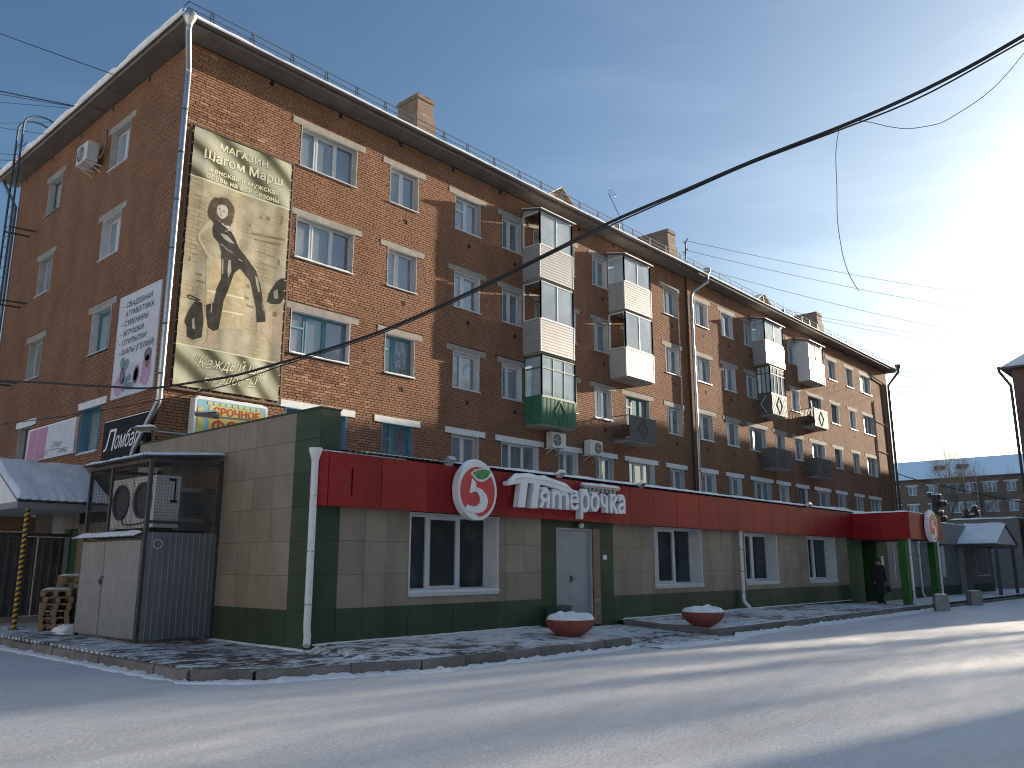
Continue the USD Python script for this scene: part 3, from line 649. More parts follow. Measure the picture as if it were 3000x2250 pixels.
# windows
def window(parent, pl, u0, u1, z0, z1, kind, depth=0.18, lintel=True, sill=True, frame='white_plastic', reveal='plaster', snow=0.0, lintmat='concrete', curtain=None, fracs=None, glass='glass', transom=(), fr=0.055, lext=0.3):
    w0 = -depth
    ms = [pbox(pl, u0, u1, w0 - 0.06, w0, z0, z0 + fr), pbox(pl, u0, u1, w0 - 0.06, w0, z1 - fr, z1), pbox(pl, u0, u0 + fr, w0 - 0.06, w0 - 0.0005, z0 + fr, z1 - fr), pbox(pl, u1 - fr, u1, w0 - 0.06, w0 - 0.0005, z0 + fr, z1 - fr)]
    n = int(kind[1]); fracs = fracs or [(i + 1) / n for i in range(n - 1)]
    us = [u0] + [u0 + (u1 - u0) * f for f in fracs] + [u1]
    for u in us[1:-1]: ms.append(pbox(pl, u - 0.04, u + 0.04, w0 - 0.061, w0 + 0.004, z0 + fr, z1 - fr))
    panes = []
    for i in range(len(us) - 1):
        a, b = us[i] + 0.045, us[i + 1] - 0.045
        c, d = z0 + fr - 0.005, z1 - fr + 0.005
        if i in transom:
            zt = z0 + (z1 - z0) * 0.64
            ms.append(pbox(pl, a - 0.01, b + 0.01, w0 - 0.058, w0 + 0.006, zt - 0.03, zt + 0.03))
            panes += [(a, b, c, zt - 0.03), (a, b, zt + 0.03, d)]
        else: panes.append((a, b, c, d))
        if i == 1 or (n == 2 and i == 0):                           # an opening sash: an extra inner frame
            ms += [pbox(pl, a - 0.01, a + 0.035, w0 - 0.055, w0 + 0.012, c, d), pbox(pl, b - 0.035, b + 0.01, w0 - 0.055, w0 + 0.012, c, d), pbox(pl, a + 0.035, b - 0.035, w0 - 0.055, w0 + 0.012, c, c + 0.045), pbox(pl, a + 0.035, b - 0.035, w0 - 0.055, w0 + 0.012, d - 0.045, d)]
    w = obj('window', join(*ms), frame, parent)
    for (a, b, c, d) in panes: obj('pane', pbox(pl, a, b, w0 - 0.035, w0 - 0.029, c, d), glass, w)
    t = 0.02
    obj('reveal', join(pbox(pl, u0 - 0.001, u0 + t, w0, 0.006, z0, z1), pbox(pl, u1 - t, u1 + 0.001, w0, 0.006, z0, z1), pbox(pl, u0 + t, u1 - t, w0, 0.005, z1 - t, z1 + 0.001)), reveal, w)
    if sill: obj('sill', pbox(pl, u0 - 0.03, u1 + 0.03, w0 + 0.001, 0.055, z0 - 0.028, z0 + 0.002), 'white_plastic' if frame == 'white_plastic' else 'zinc', w)
    if snow > 0:
        s = snowcap(0, u1 - u0 + 0.04, 0, depth + 0.04, 0, snow, int(u0 * 10 + z0), 0.06, 0.012)
        v = s[0]; o = np.array([P3(pl, u0 - 0.02 + q[0], w0 + 0.012 + q[1], z0 + 0.003 + q[2]) for q in v])
        obj('sill_snow', (o, s[1] if pl[0] != 'F' else s[1][:, ::-1]), 'snow', w, smooth=True)
    if lintel: obj('lintel', join(pbox(pl, u0 - lext, u1 + lext, -0.05, 0.014, z1 + 0.001, z1 + LINT - 0.006)), lintmat, w)
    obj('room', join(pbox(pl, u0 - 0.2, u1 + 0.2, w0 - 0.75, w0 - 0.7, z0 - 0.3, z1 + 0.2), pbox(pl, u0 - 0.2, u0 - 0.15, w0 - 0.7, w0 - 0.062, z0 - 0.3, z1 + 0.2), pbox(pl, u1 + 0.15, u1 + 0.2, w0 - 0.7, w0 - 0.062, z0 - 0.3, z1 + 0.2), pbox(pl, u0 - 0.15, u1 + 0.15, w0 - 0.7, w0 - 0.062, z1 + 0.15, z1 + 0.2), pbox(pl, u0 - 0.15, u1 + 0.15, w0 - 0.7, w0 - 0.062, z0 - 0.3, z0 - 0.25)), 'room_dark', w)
    if curtain:
        cm_, spans = curtain
        for (fa, fb, zlo) in spans:
            a, b = u0 + (u1 - u0) * fa, u0 + (u1 - u0) * fb
            n_ = max(6, int((b - a) / 0.05)); uu = np.linspace(a, b, n_ + 1)
            ww = w0 - 0.16 + 0.022 * np.sin(uu * 47) + 0.008 * np.sin(uu * 121)
            V = [P3(pl, p, q, z0 + (z1 - z0) * zlo - 0.02) for p, q in zip(uu, ww)] + [P3(pl, p, q, z1 + 0.02) for p, q in zip(uu, ww)]
            Fq = []
            for i in range(n_): Fq += [[i, i + 1, n_ + 2 + i], [i, n_ + 2 + i, n_ + 1 + i]]
            obj('curtain', (np.array(V), np.array(Fq)), cm_, w)
    return w
cr = np.random.default_rng(5)
def curtain_pick():
    t = cr.random(); m = 'curtain_pale' if cr.random() < 0.86 else 'curtain_warm'
    if t < 0.55: return (m, [(0, 1, 0)])
    if t < 0.72: return (m, [(0, 0.42, 0), (0.6, 1, 0)])
    if t < 0.86: return (m, [(0, 1, 0.55)])
    if t < 0.93: return (m, [(0.45, 1, 0)])
    return None
for ws, gable in ((wins_f, False), (wins_g, True)):
    for (a, b, f, k) in ws:
        pl = GG if gable else (GF if b < XS else GF2)
        z1 = ztop(f); z0 = z1 - HW
        fm = {'p': 'white_plastic', 'b': 'blue_wood', 'g': 'green_wood', 'd': 'brown_wood'}[k[0]]
        rv = 'blue_plaster' if (k[0] == 'b' and f == 2) else ('white_plaster' if cr.random() < 0.35 else 'plaster')
        lm = 'painted_lintel' if f == 2 else 'concrete'
        fr_ = {'p3': [0.3, 0.66], 'b3': [0.28, 0.62], 'p2': [cr.choice([0.42, 0.5, 0.5])], 'b2': [0.4], 'd2': [0.45]}.get(k)
        sn = 0.055 if (k[0] == 'b' or cr.random() < 0.4) else (0.02 if cr.random() < 0.5 else 0)
        window(bld, pl, a, b, z0, z1, k, 0.18 if not gable else 0.2, True, True, fm, rv, sn, lm, curtain_pick(), fr_, 'glass', (0,) if k in ('b2', 'b3', 'g3') or (k == 'p2' and 9 < a < 10 and f == 5) else (), lext=0.3 if b - a > 1.15 else 0.26)

# eaves, roof
OV, OG = 0.62, 0.55
nS = 44
xs = np.linspace(-OG, LEN + OV, nS + 1)
for i in range(nS):
    st = 0.0 if xs[i + 1] < XS + 0.6 else STEP
    dz = rng.normal(0, 0.006)
    a, b = xs[i] + 0.006, xs[i + 1] - 0.006
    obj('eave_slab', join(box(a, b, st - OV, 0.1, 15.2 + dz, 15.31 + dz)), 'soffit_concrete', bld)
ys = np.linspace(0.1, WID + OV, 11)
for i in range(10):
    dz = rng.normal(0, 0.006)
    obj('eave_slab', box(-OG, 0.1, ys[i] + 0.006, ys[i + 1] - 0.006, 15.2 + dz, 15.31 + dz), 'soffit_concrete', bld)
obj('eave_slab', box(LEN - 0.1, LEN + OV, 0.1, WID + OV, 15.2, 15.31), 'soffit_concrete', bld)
RX0, RX1, RY0, RY1, RZ = -OG - 0.06, LEN + OV + 0.06, STEP - OV - 0.05, WID + OV + 0.06, 15.345
RH = 2.75
ym = (RY0 + RY1) / 2; hh = (RY1 - RY0) / 2
roofV = [(RX0, RY0, RZ), (RX1, RY0, RZ), (RX1, RY1, RZ), (RX0, RY1, RZ), (RX0 + hh, ym, RZ + RH), (RX1 - hh, ym, RZ + RH)]
roofF = [[0, 1, 5], [0, 5, 4], [1, 2, 5], [2, 3, 4], [2, 4, 5], [3, 0, 4], [0, 2, 1], [0, 3, 2]]
roof = obj('roof', (np.array(roofV), np.array(roofF)), 'roof_sheet', bld)
sl = RH / hh
def roofz(x, y):
    return RZ + sl * np.minimum.reduce([x - RX0, RX1 - x, y - RY0, RY1 - y])
def roofsnow(U, V):
    X = RX0 + U * (RX1 - RX0); Y = RY0 + V * (RY1 - RY0)
    p = np.stack([X * 2, Y * 2, 0 * X], -1)
    e = np.minimum.reduce([X - RX0, RX1 - X, Y - RY0, RY1 - Y])
    left = np.clip(1 - (X - RX0) / 4, 0, 1)
    h = (0.035 + 0.13 * left * np.clip((Y - RY0) / 1.5 + 0.25, 0, 1)) * (0.6 + 0.8 * meshkit.fbm(p, 3, 4)) * np.clip(e / 0.05 + 0.35, 0, 1)
    J = (meshkit.fbm(p * 1.6, 3, 8) - 0.5) * 0.10
    X = X - np.where(U < 1e-9, 0.05 + J, 0); Y = Y - np.where(V < 1e-9, 0.02 + J * 0.5, 0)
    return np.stack([X, Y, roofz(np.clip(X, RX0, RX1), np.clip(Y, RY0, RY1)) + h + 0.004], -1)
obj('roof_snow', grid(np.linspace(0, 1, 240), np.r_[0, 0.004, 0.012, np.linspace(0.03, 1, 60)], roofsnow), 'snow', roof, smooth=True)
def rimsnow():
    # vertical lip of the snow layer hanging over the gable eave and the front eave
    out = []
    for side in ('g', 'f'):
        n = 160 if side == 'g' else 420
        t = np.linspace(0, 1, n)
        x = np.full(n, RX0) if side == 'g' else RX0 + t * (RX1 - RX0)
        y = RY0 + t * (RY1 - RY0) if side == 'g' else np.full(n, RY0)
        nz = meshkit.fbm(np.stack([x * 2, y * 2, 0 * x], 1), 4, 4)
        top = (0.19 if side == 'g' else 0.05) * (0.5 + nz)
        if side == 'f': top = top + 0.05 * np.clip(1 - (x - RX0) / 2.0, 0, 1)
        o = 0.05 + 0.05 * nz
        dx, dy = (-1, 0) if side == 'g' else (0, -1)
        rowz = [(0.01, -0.015), (1.0, 0.0), (0.9, 0.6), (0.2, 1.0)]
        V = np.vstack([np.stack([x + dx * o * (0.4 if side == 'f' else 1) * c, y + dy * o * (0.4 if side == 'f' else 1) * c, RZ + np.where(d < 0, d, d * top)], 1) for c, d in rowz])
        F = []
        for j in range(3):
            for i in range(n - 1):
                a = j * n + i; F += [[a, a + 1, a + n + 1], [a, a + n + 1, a + n]]
        F = np.array(F); out.append((V, F if side == 'f' else F[:, ::-1]))
    return join(*out)
obj('snow_rim', rimsnow(), 'snow', roof, smooth=True)

# roof railing: two rails and A-shaped posts
rail = obj('roof_railing', join(*[tube([(-0.32, STEP - 0.25, z), (LEN + 0.3, STEP - 0.25, z)], 0.016, 6) for z in (15.83, 16.02)], tube([(-0.32, STEP - 0.25, 15.83), (-0.32, WID, 15.83)], 0.016, 6), tube([(-0.32, STEP - 0.25, 16.02), (-0.32, WID, 16.02)], 0.016, 6)), 'rail_steel', bld)
x = 0.3
while x < LEN:
    y = STEP - 0.25
    obj('railing_post', tube([(x - 0.03, y - 0.02, 15.5), (x + 0.02, y, 16.0), (x + 0.045, y, 16.045), (x + 0.07, y, 16.0), (x + 0.13, y - 0.02, 15.5)], 0.019, 5), 'rail_steel', rail)
    x += 1.26 + rng.normal(0, 0.09)
y = 1.2
while y < WID:
    obj('railing_post', tube([(-0.32, y - 0.05, 15.5), (-0.32, y, 16.0), (-0.32, y + 0.03, 16.04), (-0.32, y + 0.06, 16.0), (-0.32, y + 0.12, 15.5)], 0.019, 5), 'rail_steel', rail)
    y += 1.3 + rng.normal(0, 0.05)

# chimneys, dormers, flues
def chimney(x0, x1, y0, y1, zt, zs):
    zb = float(roofz(x0, y0)) - 0.4
    c = obj('chimney', join(box(x0 - 0.08, x1 + 0.08, y0 - 0.08, y1 + 0.08, zb, zs), box(x0, x1, y0, y1, zs, zt - 0.22), box(x0 - 0.05, x1 + 0.05, y0 - 0.05, y1 + 0.05, zt - 0.22, zt - 0.1), box(x0 + 0.02, x1 - 0.02, y0 + 0.02, y1 - 0.02, zt - 0.1, zt)), 'chimney_render', roof)
    obj('chimney_snow', join(snowcap(x0 + 0.0, x1 + 0.0, y0 + 0.0, y1, zt + 0.002, 0.05, int(x0), 0.1), snowcap(x0 - 0.08, x1 + 0.08, y0 - 0.079, y0, zs + 0.002, 0.03, int(x0) + 1, 0.1, 0.005)), 'snow', roof, smooth=True)
chimney(11.41, 12.27, 4.0, 5.25, 20.5, 19.58)
chimney(30.5, 31.3, 4.0, 6.1, 20.5, 19.55)
chimney(52.4 - 1.6, 53.3 - 1.6, 3.7, 6.6, 20.1, 19.3)
def dormer(x0, x1, y, zp, ze):
    xm = (x0 + x1) / 2; zb = float(roofz(xm, y)) - 0.3; yb = y + 2.2
    d = obj('dormer', hexa([(x0 + 0.12, y, zb), (x1 - 0.12, y, zb), (x1 - 0.12, yb, zb), (x0 + 0.12, yb, zb), (x0 + 0.12, y, ze), (x1 - 0.12, y, ze), (x1 - 0.12, yb, ze), (x0 + 0.12, yb, ze)]), 'old_board', roof)
    g = ext([(x0 + 0.12, ze), (x1 - 0.12, ze), (xm, zp - 0.08)], 0.06); obj('dormer_gable', onF(g, y + 0.03), 'old_board', roof)
    obj('dormer_louvre', box(xm - 0.28, xm + 0.28, y - 0.035, y - 0.03, ze - 0.55, ze + 0.05), 'dark_void', roof)
    for s in (-1, 1):
        xe = xm + s * (x1 - x0) / 2
        q = [(xe, y - 0.18), (xm, y - 0.18), (xm, yb), (xe, yb)]
        zz = [ze - 0.1, zp, zp, ze - 0.1]
        obj('dormer_roof', hexa([(a, b, z) for (a, b), z in zip(q, zz)] + [(a, b, z + 0.05) for (a, b), z in zip(q, zz)]), 'old_board', roof)
        if s < 0: obj('dormer_snow', hexa([(a, b, z + 0.052) for (a, b), z in zip(q, zz)] + [(a, b, z + 0.075) for (a, b), z in zip(q, zz)]), 'snow', roof)
dormer(17.75, 19.65, 2.5, 18.3, 17.75)
dormer(37.9, 40.2, 2.5, 18.25, 17.7)
for x_, y_ in ((24.0, 3.0), (43.28, 3.0)):
    obj('flue', tube([(x_, y_, 16.3), (x_, y_, 18.4)], 0.11, 10), 'dark_steel', roof)

# ------------------------------------------------------------------ balconies
def facade_y(x): return 0.0 if x < XS else STEP
def balcony(x0, x1, zs, dep, kind, **k):
    """zs: underside of the parapet; kind: 'white', 'green', 'grey'."""
    y0 = facade_y(x0); yf = y0 - dep
    b = obj('balcony', box(x0 + 0.05, x1 - 0.05, yf + 0.05, y0 + 0.0, zs - 0.06, zs + 0.09), 'concrete', bld, k.get('label'))
    zp = k['zp']                                                      # top of the parapet
    if kind == 'white':
        n = round((zp - zs) / 0.105); h = (zp - zs) / n
        full = k.get('solid_left')
        for i in range(n):
            za, zb = zs + i * h + 0.004, zs + (i + 1) * h - 0.004
            def plank(p, q, ax):
                # a lap board: lower edge stands 9 mm further out
                if ax == 'y': return hexa([(p, yf - 0.012, za), (q, yf - 0.012, za), (q, yf + 0.02, za), (p, yf + 0.02, za), (p, yf - 0.003, zb), (q, yf - 0.003, zb), (q, yf + 0.02, zb), (p, yf + 0.02, zb)])
                s = -1 if p <= (x0 + x1) / 2 else 1
                xo = p
                a_, b_ = xo + s * 0.012, xo + s * 0.003
                return hexa([(a_, yf, za), (xo - s * 0.02, yf, za), (xo - s * 0.02, y0 - 0.01, za), (a_, y0 - 0.01, za), (b_, yf, zb), (xo - s * 0.02, yf, zb), (xo - s * 0.02, y0 - 0.01, zb), (b_, y0 - 0.01, zb)])
            obj('siding_board', plank(x0 + 0.02, x1 - 0.02, 'y'), 'siding', b)
            if not full: obj('siding_board', plank(x0, None, 'x'), 'siding', b)
            obj('siding_board', plank(x1, None, 'x'), 'siding', b)
        obj('corner_strip', join(box(x0 - 0.016, x0 + 0.03, yf - 0.016, yf + 0.03, zs - 0.01, zp), box(x1 - 0.03, x1 + 0.016, yf - 0.016, yf + 0.03, zs - 0.01, zp), box(x0 - 0.02, x1 + 0.02, yf - 0.02, yf + 0.06, zp, zp + 0.03)), 'white_plastic', b)
        if full: obj('side_sheet', box(x0 - 0.008, x0 + 0.01, yf, y0 - 0.01, zs, k['zg']), 'white_plastic', b)
    else:
        m = {'green': 'green_wood', 'grey': 'balcony_grey'}[kind]
        obj('parapet_sheet', sheet(('F', yf), x0, x1, 0.0, zs, zp, 0.075, 0.015), m, b)
        lft = k.get('left_bars')
        if lft:
            ms = [box(x0 - 0.01, x0 + 0.01, yf + i * dep / 9, yf + i * dep / 9 + 0.014, zs, zp) for i in range(1, 10)]
            ms += [bar((x0, yf, zp), (x0, y0, zp), 0.03), bar((x0, yf, zs + 0.04), (x0, y0, zs + 0.04), 0.03)]
            obj('side_bars', join(*ms), m, b)
        else: obj('parapet_sheet', sheet(('G', x0), yf, y0, 0.0, zs, zp, 0.075, 0.015), m, b)
        obj('parapet_sheet', sheet(('G', x1), yf, y0, 0.0, zs, zp, 0.075, 0.015), m, b)
        obj('handrail', join(bar((x0 - 0.02, yf, zp), (x1 + 0.02, yf, zp), 0.05, 0.035), bar((x0, yf, zp), (x0, y0, zp), 0.045, 0.035), bar((x1, yf, zp), (x1, y0, zp), 0.045, 0.035)), m, b)
        cx, cz, hw, hz = x0 + (x1 - x0) * k.get('dx', 0.52), (zs + zp) / 2, 0.33, (zp - zs) * 0.43
        dm = k.get('dm', m)
        d = [(cx, yf - 0.025, cz + hz), (cx + hw, yf - 0.025, cz), (cx, yf - 0.025, cz - hz), (cx - hw, yf - 0.025, cz)]
        obj('diamond', join(*[bar(d[i], d[(i + 1) % 4], 0.02, 0.035, (0, 1, 0)) for i in range(4)], box(cx - 0.09, cx + 0.09, yf - 0.03, yf - 0.018, cz - 0.025, cz + 0.025)), dm, b)
        ym_ = (yf + y0) / 2
        if not lft:
            d = [(x0 - 0.025, ym_ - 0.1, cz + hz), (x0 - 0.025, ym_ + 0.22, cz), (x0 - 0.025, ym_ - 0.1, cz - hz)]
            obj('diamond', join(*[bar(d[i], d[i + 1], 0.035, 0.02, (0, 0, 1)) for i in range(2)]), dm, b)
    zg = k.get('zg')
    if zg:
        fm = k.get('frame', 'white_plastic'); w = 0.05; za = zp + (0.03 if kind == 'white' else 0.02)
        yl = yf + 0.02
        def rowframe(p0, p1, n, trans, open_first=False):
            p0, p1 = np.array(p0), np.array(p1); ms, ps = [], []
            for i in range(n + 1):
                q = p0 + (p1 - p0) * i / n
                ms.append(bar((*q, za + 0.001), (*q, zg - 0.001), w))
            for z in [za + w / 2, zg - w / 2] + ([za + (zg - za) * trans] if trans else []): ms.append(bar((*p0, z), (*p1, z), w * 0.9))
            for i in range(n):
                if open_first and i == 0: continue
                a, c = p0 + (p1 - p0) * (i + 0.04) / n, p0 + (p1 - p0) * (i + 0.96) / n
                ps.append(bar((*a, (za + zg) / 2), (*c, (za + zg) / 2), 0.006, zg - za - w))
            return ms, ps
        nf, tr = k.get('nf', 2), k.get('tr')
        m1, p1_ = rowframe((x0 + 0.03, yl), (x1 - 0.03, yl), nf, tr)
        m2, p2_ = rowframe((x0 + 0.03, yl), (x0 + 0.03, y0 - 0.03), k.get('ns', 1), k.get('trs', tr), k.get('openside', False))
        m3, p3_ = rowframe((x1 - 0.03, yl), (x1 - 0.03, y0 - 0.03), 1, tr)
        if k.get('solid_left'): m2, p2_ = [], []
        fr = obj('glazing_frame', join(*m1, *m2, *m3), fm, b)
        for q in p1_ + p2_ + p3_: obj('pane', q, 'balcony_glass', b)
        if k.get('cur'):
            cmat, z_lo = k['cur']
            obj('curtain', grid(np.linspace(0, 1, 40), np.linspace(0, 1, 2), lambda U, V: np.stack([x0 + 0.1 + U * (x1 - x0 - 0.2), yf + 0.14 + 0.02 * np.sin(U * 60), zp + (zg - zp) * (z_lo + (1 - z_lo) * V)], -1)), cmat, b)
        if k.get('roof'):
            q = [(x0 - 0.08, yf - 0.15), (x1 + 0.08, yf - 0.15), (x1 + 0.08, y0 - 0.005), (x0 - 0.08, y0 - 0.005)]
            zz = [zg + 0.01, zg + 0.01, zg + 0.24, zg + 0.24]
            obj('balcony_roof', hexa([(*a, z) for a, z in zip(q, zz)] + [(*a, z + 0.03) for a, z in zip(q, zz)]), k['roof'], b)
            obj('gable_infill', join((np.array([[x0 + 0.02, yf + 0.02 + a, zg + h] for a, h in ((0, 0), (dep - 0.03, 0), (dep - 0.03, 0.22), (0, 0.02))]), np.array([[0, 1, 2], [0, 2, 3]]))), 'siding', b)
            obj('roof_snow', hexa([(a[0] + 0.01 * (1 if a[0] < x0 + .5 else -1), a[1] + (0.01 if a[1] < yf else 0), z + 0.031) for a, z in zip(q, zz)] + [(a[0] + 0.03 * (1 if a[0] < x0 + .5 else -1), a[1] + (0.03 if a[1] < yf else 0), z + 0.07) for a, z in zip(q, zz)]), 'snow', b)
    elif kind == 'grey':
        obj('ledge_snow', snowcap(x0 + 0.04, x1 - 0.04, yf + 0.02, yf + 0.3, zs + 0.09, 0.06, int(x0), 0.08), 'snow', b, smooth=True)
    return b
mat('balcony_grey', (0.075, 0.073, 0.072), (0.105, 0.10, 0.098), 3, 0.55, 0.1, 30)
glass_mat('balcony_glass', (0.8, 0.83, 0.85), 2.5, frost=0.42)
balcony(13.3, 15.26, 11.9, 0.86, 'white', zp=13.16, zg=14.5, roof='roof_sheet', openside=True, label='top glazed balcony with white siding')
balcony(13.3, 15.26, 9.1, 0.87, 'white', zp=10.3, zg=11.78, openside=True)
balcony(13.37, 15.36, 6.5, 0.83, 'green', zp=7.46, zg=8.98, frame='green_wood', nf=3, tr=0.7, ns=1, label='green glazed balcony with diamond pattern', cur=('curtain_pale', 0.0))
balcony(18.78, 20.8, 11.98, 0.83, 'white', zp=13.15, zg=14.3, roof='red_edge_roof' if False else 'roof_sheet', cur=('curtain_pale', 0.25))
balcony(18.75, 20.82, 9.12, 0.84, 'white', zp=10.28, zg=11.86, openside=True, cur=('curtain_pale', 0.45))
balcony(18.8, 20.79, 6.5, 0.85, 'grey', zp=7.5, left_bars=True)
balcony(31.75, 34.0, 12.0, 0.74, 'white', zp=13.22, zg=14.35, roof='roof_sheet', nf=2, ns=2)
balcony(32.0, 33.82, 9.3, 0.77, 'grey', zp=10.38, zg=11.9, frame='brown_wood', nf=4, tr=0.72, ns=3, dm='painted_lintel', cur=('curtain_pale', 0.0), label='dark framed glazed balcony over grey sheet with a pale diamond')
balcony(31.95, 33.95, 6.5, 0.77, 'grey', zp=7.5)
balcony(37.4, 39.52, 12.0, 0.74, 'white', zp=13.2, zg=14.3, roof='roof_sheet', solid_left=True)
balcony(37.47, 39.45, 9.33, 0.75, 'grey', zp=10.35, left_bars=True, dm='painted_lintel')
balcony(37.5, 39.45, 6.5, 0.75, 'grey', zp=7.5)

# ------------------------------------------------------------------ downpipes
def downpipe(pts, r, label, m='zinc', funnel=True, joints=()):
    t = thing('downpipe', label, 'downpipe')
    obj('pipe', tube(pts, r, 14), m, t, smooth=40)
    p = np.array(pts[0])
    if funnel:
        prof = [(r, 0.0), (r * 1.05, 0.10), (r * 2.1, 0.24), (r * 2.35, 0.34), (r * 2.2, 0.42), (r * 2.0, 0.42)]
        c = trimesh.creation.revolve(np.array([(a, b) for a, b in prof]), sections=16)
        obj('funnel', move((np.array(c.vertices), np.array(c.faces)), p - [0, 0, 0.1]), m, t, smooth=40)
    for q in joints:
        q = np.array(q, float)
        obj('clamp', join(tube([q - [0, 0, 0.022], q + [0, 0, 0.022]], r + 0.008, 14)), 'dark_steel', t)
    return t
PX, PY = -0.06, -0.14
pts = [(-0.46, -0.8, 15.06), (-0.46, -0.8, 14.9), (PX - 0.02, PY - 0.02, 14.3), (PX, PY, 14.15)] + [(PX, PY, z) for z in (12, 9, 7, 5.5)] + [(PX - 0.02, PY + 0.02, 5.35), (-0.2, 0.62, 4.32), (-0.2, 0.75, 4.05)]
downpipe(pts, 0.075, 'shiny zinc downpipe running down the near brick corner beside the big banner', joints=[(PX, PY, z) for z in (13.1, 11.9, 10.6, 9.3, 7.35, 6.1)])
pts = [(26.1, STEP - 0.6, 15.38), (26.1, STEP - 0.6, 15.05), (25.45, STEP - 0.16, 14.5)] + [(25.28, STEP - 0.12, z) for z in (14.2, 12, 10, 8, 6, 4.2)] + [(25.33, STEP - 0.35, 4.0)]
downpipe(pts, 0.08, 'sunlit zinc downpipe halfway along the brick facade', joints=[(25.28, STEP - 0.12, z) for z in (13, 11.2, 9.4, 7.6, 5.8)])
pts = [(LEN + 0.55, STEP - 0.75, 15.40), (LEN + 0.55, STEP - 0.75, 15.2), (LEN + 0.12, STEP - 0.1, 14.2), (LEN + 0.12, STEP - 0.1, 0.3)]
downpipe(pts, 0.085, 'dark downpipe at the far end corner of the brick block', m='dark_steel')
pts = [(-0.45, WID + 0.45, 15.36), (-0.45, WID + 0.45, 15.15), (-0.1, WID + 0.02, 14.2), (-0.1, WID + 0.02, 3.5)]
downpipe(pts, 0.075, 'downpipe at the back corner of the gable behind the ladder')
# dark service pipe along the far end of the facade
c = thing('service_pipe', 'rusty service pipe bent along the far end of the facade', 'pipe')
obj('pipe', tube([(49.7, STEP - 0.04, 14.25), (51.7, STEP - 0.04, 14.1), (51.8, STEP - 0.04, 13.9), (52.2, STEP - 0.04, 5)], 0.06, 6), 'old_board', c)
obj('branch', join(tube([(49.72, STEP - 0.04, 11.25), (52.2, STEP - 0.04, 11.15)], 0.025, 6), tube([(49.7, STEP - 0.04, 12.6), (49.7, STEP - 0.04, 4)], 0.035, 6), tube([(49.72, STEP - 0.04, 9.2), (52.2, STEP - 0.04, 9.1)], 0.025, 6)), 'old_board', c)

# ------------------------------------------------------------------ fire ladder on the gable
lad = thing('roof_ladder', 'tall dark steel ladder on the gable, hooped over the roof edge', 'ladder')
LX, LY0, LY1 = -0.78, 10.35, 10.9
for y in (LY0, LY1):
    hoop = [(LX, y, 4.0), (LX, y, 16.35)] + [(LX + 0.62 * (1 - math.cos(a)), y, 16.35 + 0.5 * math.sin(a)) for a in np.linspace(0.2, 2.6, 9)] + [(LX + 1.25, y, 16.2), (LX + 1.32, y, 15.75)]
    obj('stile', tube(hoop, 0.035, 8), 'rail_steel', lad, smooth=40)
z = 4.4
while z < 15.9:
    obj('rung', tube([(LX, LY0, z), (LX, LY1, z)], 0.012, 6), 'rail_steel', lad); z += 0.36
for z in (7.4, 10.1, 12.65): 
    for y in (LY0 - 0.04, LY1 + 0.04): obj('bracket', bar((LX, y, z - 0.05), (0.0, y, z), 0.05), 'dark_steel', lad)
for k in range(6): obj('step_bar', bar((LX + 0.05 + k * 0.12, LY0, 15.75 + 0.0 * k), (LX + 0.05 + k * 0.12, LY1, 15.75), 0.02), 'rail_steel', lad)

